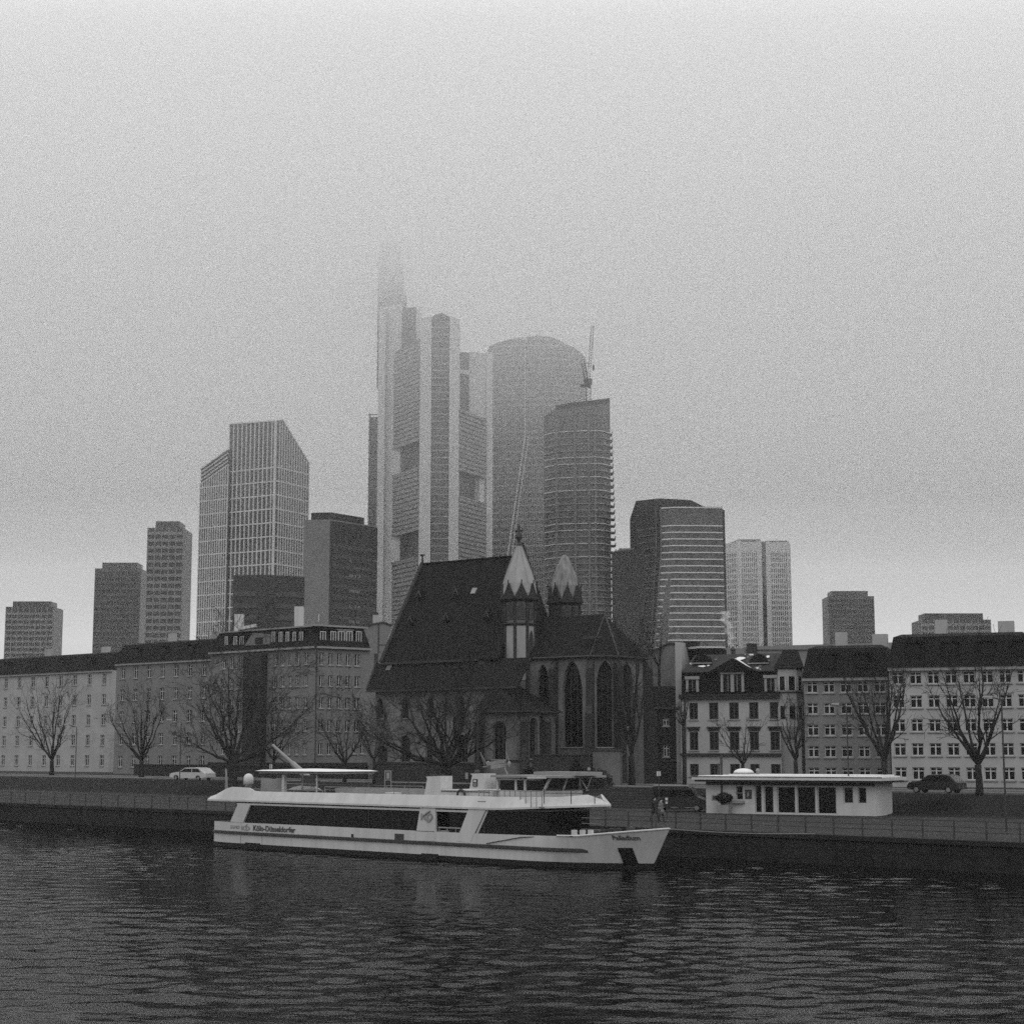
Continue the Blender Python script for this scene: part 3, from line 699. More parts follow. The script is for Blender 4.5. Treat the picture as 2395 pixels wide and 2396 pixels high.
# ------------------------------------------------------------------ the gothic church
r6 = lambda x, y: (860+x/4.198, 1500+y/4.198)
CO = W(868, 1800, 207); C = Frame(CO, 37)
church = thing('gothic_church', C.p(15, 10, GZ), 'old gothic church with huge steep slate roof, two pointed stair turrets and a lower choir', 'church')
zE = C.Z(950, 1612); zU = C.Z(1000, 1541, 2.4); VR = 9.8
uL = C.U(866, 1612, -.4); uRg, zRdg = C.solve(1212, 1300, VR); zRdg = C.Z(1090, 1311, VR); uA = C.U(1294, 1700, -3.0)
uRidL = C.U(990, 1330, VR)
uE = C.U(1165, 1650)                         # aisle visible up to the chapel
zCh = C.Z(1200, 1662, -3.4)
# aisle wall with upper and lower openings
ch = px_holes(C, [(936, 959), (995, 1012), (1068, 1094)], [(1720, 1783)])
ch = [(h[0], h[1], h[2], h[3], 'round', h[3]-(h[1]-h[0])*.5) for h in ch]
up = px_holes(C, [(880, 896), (938, 956), (998, 1014), (1066, 1087)], [(1626, 1680)])
up = [(h[0], h[1], h[2], h[3]-.2, 'point', h[3]-1.3) for h in up]
dr = px_holes(C, [(881, 906)], [(1745, 1815)])[0]; dr = (dr[0], dr[1], GZ+.1, dr[3], 'round', dr[3]-(dr[1]-dr[0])*.5)
wall('wall', C, uL+.5, uE+1, GZ-.3, zE, ch+up+[dr], M['church_wall'], church, 0, .5, 1)
for h in ch+up: window(C, h, church, 0, .5, sill=True, fm='metal')
mb = MB(C); mb.box(dr[0], dr[1], .35, .45, GZ, dr[5]); mb.box((dr[0]+dr[1])/2-.03, (dr[0]+dr[1])/2+.03, .32, .35, GZ, dr[5]); mb.build('door', M['sandstone'], church)
mb = MB(C); zp = C.Z(1000, 1786)
mb.box(uL+.4, uE, -.14, .02, zp-.14, zp+.1); mb.box(uL+.4, uE, -.08, .02, GZ-.3, zp-.14); mb.build('plinth', M['sandstone'], church)
# west gable and hidden long walls
gpts = [(0.4, GZ-.3), (VR*2-.4, GZ-.3), (VR*2-.4, zE), (VR*2-2.4, zU), (VR, zRdg-.1), (2.4, zU), (.4, zE)]
def gable(u0, u1, pts, m, name='gable'):
    mb = MB(C); i = mb.P([(u0, p[0], p[1]) for p in pts]); j = mb.P([(u1, p[0], p[1]) for p in pts]); n = len(pts)
    for k in range(n): mm = (k+1) % n; mb.f.append([i[k], i[mm], j[mm], j[k]])
    mb.f.append(i[::-1]); mb.f.append(j); return mb.build(name, m, church)
gable(uL+.5, uL+1.2, gpts, M['church_wall'])
mb = MB(C); mb.box(uL+1.2, uRg-.6, VR*2-1, VR*2-.5, GZ-.3, zE); mb.build('wall', M['church_wall'], church)
# nave roof: steep upper part, lower skirts, with eaves
def roofquad(mb, a, b, th=.22):              # a,b eave/ridge lists of (u,v,z)
    top = [a[0], a[1], b[1], b[0]]; bot = [(p[0], p[1], p[2]-th) for p in top]; i = mb.P(top); j = mb.P(bot)
    mb.f.append(i); mb.f.append(j[::-1])
    for k in range(4): m_ = (k+1) % 4; mb.f.append([i[k], i[m_], j[m_], j[k]])
mb = MB(C); uRt = uRg
uLr = C.U(897, 1535, 2.4)
roofquad(mb, [(uLr, 2.1, zU-.3), (uRt, 2.1, zU-.3)], [(uRidL, VR, zRdg), (uRt, VR, zRdg)])
roofquad(mb, [(uLr, 2*VR-2.1, zU-.3), (uRt, 2*VR-2.1, zU-.3)], [(uRidL, VR, zRdg), (uRt, VR, zRdg)])
f_ = (6.2-2.1)/(VR-2.1); zx_ = zU-.3+(zRdg-zU+.3)*f_
roofquad(mb, [(uRt, 2.1, zU-.3), (uRt+3.0, 2.1, zU-.3)], [(uRt, 6.2, zx_), (uRt+2.2, 6.2, zx_)]); mb.poly([(uRt, 6.2, zx_), (uRt+2.2, 6.2, zx_), (uRt, VR, zRdg)])
mb.poly([(uRt+3.0, 2.1, zU-.3), (uRt+3.0, 2.1, zU-2), (uRt+2.2, 6.2, zU-2), (uRt+2.2, 6.2, zx_)])
NR = mb.build('nave_roof', M['slate'], church)
mb = MB(C); uLl = C.U(858, 1612, -.5)
roofquad(mb, [(uLl, -.5, zE-.1), (uE+3, -.5, zE-.1)], [(uLr-1.2, 2.5, zU-.35), (uE+3, 2.5, zU-.35)])
roofquad(mb, [(uLl, 2*VR+.5, zE-.1), (uRt, 2*VR+.5, zE-.1)], [(uLr-1.2, 2*VR-2.5, zU-.35), (uRt, 2*VR-2.5, zU-.35)])
mb.build('aisle_roof', M['slate'], church)
mb = MB(C); mb.box(uLr, uRt, 1.9, 2.12, zU-.55, zU-.3); mb.box(uLl, uE+3, -.68, -.48, zE-.32, zE-.1); mb.build('gutter', M['metal'], church)
mb = MB(C)                                    # west verge coping and finial
mb.path([(uLr-.1, 2.1, zU-.2), (uRidL-.1, VR, zRdg+.1)], .28, 4); mb.tube((uRidL-.15, VR, zRdg), (uRidL-.15, VR, zRdg+1.1), .16, .1); mb.box(uRidL-.4, uRidL+.1, VR-.2, VR+.2, zRdg+1.05, zRdg+1.2)
mb.path([(uLl-.02, -.5, zE+.05), (uLr-1.2, 2.5, zU-.2)], .16, 4)
mb.build('verge', M['sandstone'], church)
mb = MB(C)
for k in range(40): u = uRidL+.5+(uRt-uRidL-1)*k/39; mb.box(u-.35, u-.02+.33, VR-.16, VR+.16, zRdg-.1, zRdg+.09)
mb.build('ridge_tiles', M['slate'], NR)
r5 = lambda x, y: (860+x/4.198, 1200+y/4.198)
for i, (x, y) in enumerate([(540, 800), (905, 780), (455, 1050), (810, 1020), (1205, 1000)]):   # little roof dormers
    px, py = r5(x, y); v = 5.5
    for _ in range(6): u_, z_ = C.solve(px, py, v); v = 2.1+(VR-2.1)*(z_-zU+.3)/(zRdg-zU+.3)
    mb = MB(C); mb.rings([[(u_-.3, v-.8, z_-.4), (u_+.3, v-.8, z_-.4), (u_, v-.8, z_+.3)], [(u_-.3, v+.1, z_-.4), (u_+.3, v+.1, z_-.4), (u_, v+.1, z_+.3)]])
    mb.box(u_-.4, u_+.4, v-.85, v, z_-.5, z_-.4)
    d_ = mb.build('roof_dormer', M['slate'], church)
    mb = MB(C); mb.tube((u_-.4, v-.84, z_-.4), (u_, v-.84, z_+.38), .035, n=4); mb.tube((u_+.4, v-.84, z_-.4), (u_, v-.84, z_+.38), .035, n=4); mb.build('trim', M['turret_stone'], d_)
px, py = r5(1048, 765); v = 5.5
for _ in range(6): u_, z_ = C.solve(px, py, v); v = 2.1+(VR-2.1)*(z_-zU+.3)/(zRdg-zU+.3)
mb = MB(C); mb.rings([[(u_-.35, v-.3, z_-.4), (u_+.35, v-.3, z_-.4), (u_+.35, v+.15, z_+.3), (u_-.35, v+.15, z_+.3)], [(u_-.35, v-.4, z_-.36), (u_+.35, v-.4, z_-.36), (u_+.35, v+.05, z_+.36), (u_-.35, v+.05, z_+.36)]]); mb.build('skylight', M['trim'], church)
# east gable with parapet
zP = C.Z(1217, 1271, VR); zf = C.Z(1279, 1424, VR+ (VR-2.1)*.6)
gable(uRg, uRg+.8, [(1.2, GZ), (VR*2-1.2, GZ), (VR*2-1.2, zU-.4), (VR*2-2.0, zU+.4), (VR, zP), (6.2, zx_-.5), (1.2, zU-2.2)], M['sandstone'], 'east_gable')
mb = MB(C); mb.path([(uRg+.4, 2*VR-2.0, zU+.5), (uRg+.4, VR, zP+.1), (uRg+.4, 6.2, zx_+.2)], .16, 4); mb.build('verge', M['metal'], church)
# chapel in front of the aisle
V3 = -3.0
uC0 = C.U(1122, 1700, V3); uA = C.U(1226, 1700, V3)
E0 = C.p(uA, V3, 0); E = Frame(E0, 37-90); eE = E.U(1299, 1700)
hh = px_holes(C, [(1152, 1184)], [(1687, 1777)], V3); hh = [(h[0], h[1], h[2], h[3], 'round', h[3]-(h[1]-h[0])*.55) for h in hh]
wall('wall', C, uC0, uA, GZ-.3, zCh, hh, M['church_wall'], church, V3, .6, 1)
for h in hh: window(C, h, church, V3, .6, fm='metal')
he = px_holes(E, [(1238, 1258)], [(1680, 1775)]) + px_holes(E, [(1278, 1290)], [(1680, 1776)]); he = [(h[0], h[1], h[2], h[3], 'round', h[3]-(h[1]-h[0])*.55) for h in he]
wall('wall', E, 0, eE, GZ-.3, zCh, he, M['church_wall'], church, 0, .6, 1)
for h in he: window(E, h, church, 0, .6, fm='metal')
mb = MB(C); mb.box(uC0, uC0+.6, V3+1, .2, GZ-.3, zCh); mb.build('wall', M['church_wall'], church)
def sbutt(fr, a, b, v):
    mb = MB(fr); mb.slab([(a, GZ-.3), (b, GZ-.3), (b, zCh-1.3), (a, zCh-1.3)], v-.9, v+.02)
    mb.rings([[(a-.05, v-1, zCh-1.35), (b+.05, v-1, zCh-1.35), (b+.05, v+.01, zCh-.5), (a-.05, v+.01, zCh-.5)], [(a-.05, v-1, zCh-1.25), (b+.05, v-1, zCh-1.25), (b+.05, v+.01, zCh-.35), (a-.05, v+.01, zCh-.35)]])
    mb.build('buttress', M['sandstone'], church)
sbutt(Frame(E0, -8), -.42, .42, .1); sbutt(C, uC0, uC0+.7, V3); sbutt(E, E.U(1262, 1700), E.U(1273, 1700), 0)
mb = MB(C); T1 = (uC0-.4, 2.2, zU-1.4); T2 = (uRg+.2, 2.2, zU-1.4); c1 = (uC0-.4, V3-.5, zCh-.05); c2 = (uA+.45, V3-.5, zCh-.05); c3 = (uA+.45, eE+V3+.6, zCh-.05)
T3 = (uRg+.2, eE+V3+1.5, zU-1.4)
mb.f.append(mb.P([c1, c2, T2, T1])); mb.f.append(mb.P([c2, c3, T3, T2])); mb.f.append(mb.P([c1, T1, (uC0-.4, 2.2, zCh-.1)])); mb.f.append(mb.P([c1, c2, c3, (uRg, eE, zCh-.05), (uC0, 2, zCh-.05)]))
mb.f.append(mb.P([c3, (uRg, eE+V3+.6, zCh-.05), T3]))
mb.build('chapel_roof', M['slate'], church)
mb = MB(C); mb.path([(uC0-.5, V3-.58, zCh-.12), (uA+.52, V3-.58, zCh-.12), (uA+.52, eE+V3+.6, zCh-.12)], .13, 4); mb.build('gutter', M['metal'], church)
mb = MB(C); zp3 = C.Z(1180, 1778, V3); mb.box(uC0-.1, uA, V3-.12, V3, zp3-.2, zp3); mb.build('plinth', M['sandstone'], church)
mb = MB(E); mb.box(.02, eE, -.12, 0, zp3-.2, zp3); mb.build('plinth', M['sandstone'], church)
# choir with apse
VC = 4.8; uc = C.U(1383, 1700, VC); zc = C.Z(1330, 1538, VC); zcr, ucr = C.Z(1340, 1443, VR), C.U(1415, 1442, VR)
K1 = C.p(uc, VC, 0); D2 = Frame(K1, 37-45); K2 = C.p(uc+2.05, VC+2.05, 0); D3 = Frame(K2, 37-90); K3 = C.p(uc+2.05, 2*VR-VC-2.05, 0); D4 = Frame(K3, 37-135)
def cwin(fr, x0, x1, y0, y1, v=0.0):
    h = px_holes(fr, [(x0, x1)], [(y0, y1)], v)[0]; return (h[0], h[1], h[2], h[3], 'point', h[3]-(h[1]-h[0])*1.1)
uq = uRg+.8
h1 = [cwin(C, 1315, 1362, 1546, 1748, VC), cwin(C, 1255, 1284, 1555, 1655, VC)]
wall('choir_wall', C, uq, uc, GZ-.3, zc, h1, M['church_wall'], church, VC, .7, 1)
for h in h1: window(C, h, church, VC, .7, fm='sandstone')
h2 = [cwin(D2, 1396, 1437, 1546, 1748)]; h2 = [(max(h2[0][0], .3), min(h2[0][1], 2.6)) + h2[0][2:]]
wall('apse_wall', D2, 0, 2.9, GZ-.3, zc, h2, M['church_wall'], church, 0, .6, 1)
for h in h2: window(D2, h, church, 0, .6, fm='sandstone')
h3 = [cwin(D3, 1451, 1482, 1548, 1700)]
wall('apse_wall', D3, 0, 5.5, GZ-.3, zc, h3, M['church_wall'], church, 0, .6, 1)
for h in h3: window(D3, h, church, 0, .6, fm='sandstone')
wall('apse_wall', D4, 0, 2.9, GZ-.3, zc, [], M['church_wall'], church, 0, .6, 1)
mb = MB(C); mb.box(uq, uc, 2*VR-VC-1, 2*VR-VC, GZ-.3, zc); mb.build('choir_wall', M['church_wall'], church)
def butt(fr, u, w, out, zt_, v=0.0):
    mb = MB(fr); mb.rings([[(u-w/2, v-out, GZ-.3), (u+w/2, v-out, GZ-.3), (u+w/2, v+.05, GZ-.3), (u-w/2, v+.05, GZ-.3)],
        [(u-w/2, v-out, zt_*.55+GZ*.45), (u+w/2, v-out, zt_*.55+GZ*.45), (u+w/2, v+.05, zt_*.55+GZ*.45), (u-w/2, v+.05, zt_*.55+GZ*.45)],
        [(u-w/2, v-out*.62, zt_*.62+GZ*.38), (u+w/2, v-out*.62, zt_*.62+GZ*.38), (u+w/2, v+.05, zt_*.62+GZ*.38), (u-w/2, v+.05, zt_*.62+GZ*.38)],
        [(u-w/2, v-out*.62, zt_-1.3), (u+w/2, v-out*.62, zt_-1.3), (u+w/2, v+.05, zt_-1.3), (u-w/2, v+.05, zt_-1.3)],
        [(u-w/2, v-.1, zt_-.25), (u+w/2, v-.1, zt_-.25), (u+w/2, v+.05, zt_-.2), (u-w/2, v+.05, zt_-.2)]])
    mb.build('buttress', M['sandstone'], church)
butt(C, C.U(1300, 1700, VC), .7, 1.5, zc, VC)
BF = Frame(K1, 37-22.5); butt(BF, 0, .75, 1.6, zc); BF = Frame(K2, 37-67.5); butt(BF, 0, .75, 1.4, zc); BF = Frame(K3, 37-112.5); butt(BF, 0, .75, 1.4, zc)
mb = MB(D2); mb.tube((2.86, -.12, GZ), (2.86, -.12, zc), .09); mb.build('downpipe', M['metal'], church)
mb = MB(C); o_ = .45; ev = [(uq, VC-o_), (uc+.2, VC-o_), (uc+2.05+o_, VC+2.05-.2), (uc+2.05+o_, 2*VR-VC-2.05+.2), (uc+.2, 2*VR-VC+o_), (uq, 2*VR-VC+o_)]
ze_ = zc+.05
i = mb.P([(a, b, ze_) for a, b in ev]); a_ = mb.P([(uq, VR, zcr), (ucr, VR, zcr)])
mb.f += [[i[0], i[1], a_[1], a_[0]], [i[1], i[2], a_[1]], [i[2], i[3], a_[1]], [i[3], i[4], a_[1]], [i[4], i[5], a_[0], a_[1]], [i[5], i[0], a_[0]], i[::-1]]
CR = mb.build('choir_roof', M['slate'], church)
mb = MB(C); mb.path([(a, b, ze_-.05) for a, b in ev[:5]], .13, 5); mb.build('gutter', M['metal'], CR)
mb = MB(C); mb.path([(uq, VR, zcr+.03), (ucr, VR, zcr+.03), (ev[2][0], ev[2][1], ze_+.05)], .1, 4); mb.path([(ucr, VR, zcr+.03), (ev[1][0], ev[1][1], ze_+.05)], .07, 4); mb.build('ridge', M['metal'], CR)
mb = MB(C); mb.box(uc-1.5, uc+.6, VC+.6, VC+1.2, C.Z(1400, 1560, VC)+3.2, C.Z(1400, 1560, VC)+3.5); mb.build('snow_guard', M['metal'], CR)
# two stair turrets: shaft, open belfry stage, band of gables, spire
def turret(cx_px, v, yb, yg, yt, ya, rpx, spire, cross):
    u, _ = C.solve(cx_px, 1400, v); zb = zU-3; z1 = C.Z(cx_px, yb, v); z2 = C.Z(cx_px, yg, v); z3 = C.Z(cx_px, yt, v); z4 = C.Z(cx_px, ya, v)
    r = (C.U(cx_px+rpx, 1400, v)-C.U(cx_px-rpx, 1400, v))/2*.8
    rot = math.pi/8
    t = MB(C); zw = z1-(z1-zb)*.42
    t.lathe((u, v), [(r*.9, zb-8), (r*.9, z2-.5), (r*1.06, z2-.3)], 8, rot)
    tr = t.build('turret', M['turret_stone'], church)
    t = MB(C)
    for k in range(8):                        # corner shafts and string courses
        a = rot+math.pi/4*k; t.tube((u+r*.91*math.cos(a), v+r*.91*math.sin(a), zb-1), (u+r*.91*math.cos(a), v+r*.91*math.sin(a), z2-.3), .2, n=6)
    t.lathe((u, v), [(r*.97, z1-.3), (r*1.02, z1-.18), (r*.97, z1-.06)], 8, rot)
    t.lathe((u, v), [(r*1.06, z2-.4), (r*1.16, z2-.22), (r*1.16, z2-.02), (r*1.0, z2)], 8, rot)
    t.build('cornice', M['sandstone'], tr)
    for k in range(8):                        # dark slab per side: shade of a deep lancet recess put into its colour
        a = rot+math.pi/8+math.pi/4*k; fr = Frame(C.p(u+r*.8315*math.cos(a), v+r*.8315*math.sin(a), 0), 37-math.degrees(a)-90)
        w = r*.2
        t = MB(fr); t.box(-r*.26, r*.26, -.05, .1, zb+.2, z1-.45); t.build('pale_panel', M['spire'], tr)
        for z_a, z_b in ((z1+.3, z2-.7), (zb+.8, z1-.9)):
            if z_b-z_a < .8 or (z_a < z1 and k != 7): continue
            hgt = z_b-z_a; pts = arch(-w, w, z_a+hgt*.75, z_b, 'point')
            t = MB(fr); t.slab([(-w, z_a)]+pts+[(w, z_a)], -.09, .15); L = t.build('lancet', M['metal'], tr)
        a2 = rot+math.pi/8+math.pi/4*k; rr = r*1.02
        fr = Frame(C.p(u+rr*math.cos(a2), v+rr*math.sin(a2), 0), 37-math.degrees(a2)-90)
        w2 = rr*.40; gz = z3
        t = MB(fr); t.rings([[(-w2, 0, z2-.05), (w2, 0, z2-.05), (0, 0, gz)], [(-w2, .25, z2-.05), (w2, .25, z2-.05), (0, r*.3, gz)]])
        t.tube((0, -.03, gz-.1), (0, -.03, gz+.35), .07, n=5); t.build('gablet', M['sandstone'], tr)
    t = MB(C); R0 = r*1.03
    t.lathe((u, v), [(R0*.96, z2), (R0*1.0, z2+.35*(z3-z2)), (R0*.93, z3), (R0*.72, z3+(z4-z3)*.3), (R0*.42, z3+(z4-z3)*.62), (R0*.13, z3+(z4-z3)*.96), (R0*.1, z4)] if cross else
            [(R0*.9, z2), (R0*.88, z3), (R0*.68, z3+(z4-z3)*.35), (R0*.46, z3+(z4-z3)*.65), (R0*.27, z3+(z4-z3)*.88), (R0*.17, z4-.15), (R0*.1, z4)], 8, rot)
    sp_ = t.build('spire', M[spire], tr)
    t = MB(C)
    for k in range(8):
        a = rot+math.pi/4*k
        t.tube((u+R0*.95*math.cos(a), v+R0*.95*math.sin(a), z3), (u+R0*.73*math.cos(a), v+R0*.73*math.sin(a), z3+(z4-z3)*.3), .035, n=4)
        t.tube((u+R0*.73*math.cos(a), v+R0*.73*math.sin(a), z3+(z4-z3)*.31), (u+R0*.15*math.cos(a), v+R0*.15*math.sin(a), z4-.2), .03, n=4)
    t.build('rib', M[spire], sp_)
    if cross:
        t = MB(C); zx = C.Z(cx_px, 1230, v)
        t.lathe((u, v), [(.3, z4-.5), (.34, z4-.1), (.14, z4+.15), (.2, z4+.35), (.42, z4+.75), (.34, z4+1.15), (.1, z4+1.3), (.06, zx)], 8)
        zc2 = zx-.6; t.box(u-.45, u+.45, v-.07, v+.07, zc2-.13, zc2+.13); t.box(u-.12, u+.12, v-.08, v+.08, zx-1.15, zx)
        for du, dz in ((-.45, 0), (.45, 0), (0, .55)): t.lathe((u+du, v), [(.05, zc2+dz-.2), (.19, zc2+dz), (.05, zc2+dz+.2)], 6)
        t.build('cross', M['metal'], sp_)
turret(1214, VR-4.5, 1458, 1400, 1367, 1272, 41, 'spire', True)
turret(1321, VR+4.5, 1450, 1408, 1372, 1299, 39, 'spire2', False)
# small sacristy block by the apse
kx = Frame(W(1387, 1830, 183), 8); mb = MB(kx); mb.box(0, kx.U(1450, 1780), 0, 3, GZ-.2, kx.Z(1415, 1757))
lw = mb.build('garden_shed', M['church_wall'], label='plain plastered little outbuilding with flat top under the church apse', cat='outbuilding')
mb = MB(kx); mb.box(-.15, kx.U(1450, 1780)+.15, -.15, 3.15, kx.Z(1415, 1757), kx.Z(1415, 1757)+.15); mb.build('roof', M['metal'], lw)
mb = MB(kx); mb.box(-6.5, -.2, .5, 1.0, GZ-.2, kx.Z(1340, 1768)); cw = mb.build('churchyard_wall', M['sandstone'], label='low dark stone churchyard wall beneath the tall choir window', cat='wall')
mb = MB(kx); mb.box(-6.6, -.25, .4, 1.1, kx.Z(1340, 1768), kx.Z(1340, 1768)+.12); mb.build('coping', M['sandstone'], cw)

# ------------------------------------------------------------------ left apartment block with mansard roof
r4 = lambda x, y: (500+x/4.198, 1400+y/4.198)
LO = W(735, 1800, 238); LR = Frame(LO, -37); LL = Frame(LO, 42)
lb = thing('apartment_block', LR.p(3, 5, GZ), 'pale plastered corner apartment block with dark mansard roof and white chimneys', 'building')
zg = LR.Z(740, 1513); uRe = LR.U(862, 1600)
rows = [(1528.6, 1557), (1581, 1607), (1632, 1658.5), (1684.5, 1712), (1738.5, 1766)]
cols = [(746, 757), (767, 777.5), (787.6, 799), (808, 819), (829, 841.6)]
hs = px_holes(LR, cols, rows); hs = [h for i, h in enumerate(hs) if not (i // 5 == 4 and i % 5 in (3, 4))]
hs += px_holes(LR, [(823, 834), (843, 854)], [(1736, 1764)])
facade(LR, 0, uRe, GZ-.3, zg, hs, M['plaster'], lb, style='mid')
uLe = LL.U(515, 1600)
colsL = [(637, 647), (654, 663.5), (673, 681.5), (690.5, 699.5), (709, 718.5)]
hl = px_holes(LL, colsL, rows)
bay = hl[1][0]-hl[0][0]
uG0, uG1_ = LL.U(581, 1600), LL.U(625, 1600)
sty = LL.U(560, 1600)
hl2 = []
for i, rw in enumerate(rows):
    for k in range(3): h = hl[i*5]; ux = uG0-1.6-h[1]+h[0]-k*bay*1.15; hl2.append((ux, ux+h[1]-h[0], h[2], h[3]))
uEnd = uG0-1.6-4*bay*1.15
zst = LL.Z(600, 1531)
facade(LL, uEnd, 0, GZ-.3, zg, hl+hl2, M['plaster'], lb, style='mid')
mb = MB(LL); mb.box(uG0, uG1_, -1.0, -.02, GZ-.3, zst); st = mb.build('stair_tower', M['tower_dark'], lb)
mb = MB(LL)
for i in range(7): z = GZ+1+i*(zst-GZ-1)/7; mb.box(uG0+.2, uG1_-.2, -1.06, -1.0, z, z+.12)
for k in (1, 2, 3): u = uG0+(uG1_-uG0)*k/4; mb.box(u-.04, u+.04, -1.05, -1.0, GZ+1, zst-.3)
mb.build('glazing_bar', M['metal'], st)
# continuation beyond the stair tower and base zone
def inset(poly, d): return poly
PT = lambda fr, u, v: fr.p(u, v, 0)
def mansard(name, pts_world, z0, z1, over, ins, m, root):
    n = len(pts_world); c = sum(pts_world, Vector())/n; mb = MB()
    def off(p, d): q = (p-c).normalized(); return p+q*d
    mb.rings([[tuple(off(p, over).xy)+(z0,) for p in pts_world], [tuple(off(p, over).xy)+(z0+.3,) for p in pts_world], [tuple(off(p, over-.4).xy)+(z0+.5,) for p in pts_world], [tuple(off(p, -ins).xy)+(z1,) for p in pts_world], [tuple(off(p, -ins-2.5).xy)+(z1+.25,) for p in pts_world]])
    return mb.build(name, m, root)
zm = LR.Z(742, 1463)
cR = LR.p(uRe, 0, 0); cRb = LR.p(uRe, 11, 0); cL = LL.p(uEnd, 0, 0); cLb = LL.p(uEnd, 11, 0); cO = LR.p(0, 0, 0)
th = (Vector(LL.n)+Vector(LR.n)).normalized()*14; cB = cO+th
def roofshell(root):
    mb = MB()
    def seg(A, B, An, Bn):
        o = .45
        def P(p, n, d, z): return tuple((p+n*d).xy)+(z,)
        mb.rings([[P(A, An, -o, zg), P(A, An, 11, zg), P(A, An, 9, zm), P(A, An, 1.5, zm)], [P(B, Bn, -o, zg), P(B, Bn, 11, zg), P(B, Bn, 9, zm), P(B, Bn, 1.5, zm)]])
    bis = (LL.n+LR.n).normalized()/math.cos(R(79/2))
    seg(cL, cO, LL.n, bis); seg(cO, cR, bis, LR.n)
    return mb.build('mansard_roof', M['slate'], root)
mr = roofshell(lb)
mb = MB(LR); mb.box(-.1, uRe+.2, -.5, -.02, zg-.22, zg+.05); mb.box(.3, uRe+.6, 1.2, 2.2, zm-.02, zm+.22); mb.build('cornice', M['trim'], lb)
mb = MB(LL); mb.box(uEnd, .1, -.5, -.02, zg-.22, zg+.05); mb.box(uEnd, -.6, 1.2, 2.2, zm-.02, zm+.2); mb.build('cornice', M['trim'], lb)
mb = MB(LR); mb.box(uRe, uRe+.3, .1, 10.9, GZ, zm-1.5); mb.build('wall', M['plaster'], lb)
mb = MB(LL); mb.box(uEnd-.01, uEnd+.3, .51, 10.9, GZ, zg); mb.build('wall', M['plaster'], lb)
mb = MB(LR); mb.box(-.06, uRe, -.06, 0, GZ-.3, LR.Z(790, 1785)); mb.build('plinth', M['brick'], lb)
mb = MB(LL); mb.box(uEnd, .0, -.07, 0, GZ-.3, LL.Z(690, 1785)); mb.build('plinth', M['brick'], lb)
mb = MB(LR); mb.tube((.05, -.12, GZ), (.05, -.12, zg), .08); mb.build('downpipe', M['metal'], lb)
# dormers
def dormer(fr, px0, px1, y0, y1, root, n=2, paleface=False):
    v = .55; a, b = fr.U(px0, (y0+y1)/2, v), fr.U(px1, (y0+y1)/2, v); z0, z1 = fr.Z((px0+px1)/2, y1, v), fr.Z((px0+px1)/2, y0, v)
    mb = MB(fr); mb.box(a-.15, b+.15, v-.3, v+1.6, z0-.1, z1+.12); mb.box(a-.3, b+.3, v-.42, v+1.6, z1+.12, z1+.22); d = mb.build('dormer', M['slate'] if not paleface else M['ship_grey'], root)
    mb = MB(fr); mb.box(a, b, v-.33, v-.3, z0, z1); p = mb.build('pane', M['glass'], d)
    mb = MB(fr)
    for k in range(n+1): u = a+(b-a)*k/n; mb.box(u-.06, u+.06, v-.36, v-.33, z0, z1)
    mb.box(a, b, v-.355, v-.331, z1-.1, z1); mb.build('frame', M['frame'], d)
for x0, x1 in ((1035, 1085), (1138, 1185), (1215, 1270), (1295, 1345), (1388, 1435)): dormer(LR, r4(x0, 0)[0], r4(x1, 0)[0], r4(0, 325)[1], r4(0, 425)[1], lb, paleface=x0 in (1215, 1295))
for x0, x1 in ((590, 620), (660, 690), (728, 757), (795, 822), (860, 892)): dormer(LL, r4(x0, 0)[0], r4(x1, 0)[0], r4(0, 330)[1], r4(0, 430)[1], lb)
for x0, x1 in ((130, 155), (215, 245), (275, 310)): dormer(LL, r4(x0, 0)[0], r4(x1, 0)[0], r4(0, 375)[1], r4(0, 460)[1], lb)
# pale gabled stair head and slanting light on the left roof
a, b = LL.U(593, 1490, .3), LL.U(622, 1490, .3); z0, z1 = LL.Z(600, 1510, .3), LL.Z(600, 1483, .3)
mb = MB(LL); mb.slab([(a-1.5, z0), (b+1.2, z0), (b+1.2, z1-.3), (a+.3, z1+.1)], -.1, 2.5); hd = mb.build('roof_terrace', M['plaster'], lb)
mb = MB(LL)
for k in (.3, .62): u = a+(b-a)*k+.5; mb.box(u-.4, u+.4, -.14, -.1, z0+.1, z1-.6)
mb.build('opening', M['glass'], hd)
def chimney(px0, px1, y0, y1, Y, root, m='ship_white'):
    a, b = W(px0, y1, Y), W(px1, y1, Y); t = W((px0+px1)/2, y0, Y).z
    mb = MB(); mb.box(a.x, b.x, Y, Y+1.1, a.z-.8, t); ch_ = mb.build('chimney', M[m], root)
    mb = MB(); w = b.x-a.x; mb.box(a.x+.1, b.x-.1, Y+.1, Y+1, t, t+.12)
    for k in (.3, .7): mb.lathe((a.x+w*k, Y+.5), [(.15, t+.1), (.15, t+.35), (.22, t+.4)], 8)
    mb.build('pot', M['metal'], ch_)
chimney(548, 568, 1437, 1464, 252, lb); chimney(688, 709, 1419, 1455, 248, lb)
mb = MB(); a = W(745.5, 1450, 246); mb.box(a.x-.06, a.x+.06, 246, 246.1, a.z-.3, W(745, 1437, 246).z); mb.build('vent_pipe', M['ship_white'], lb)
mb = MB(); a, b = W(560, 1470, 250), W(598, 1463, 250); mb.slab([(a.x, a.z-.25), (b.x, b.z-.25), (b.x, b.z+.2), (a.x, a.z+.2)], 250, 251); mb.build('skylight', M['ship_white'], lb)
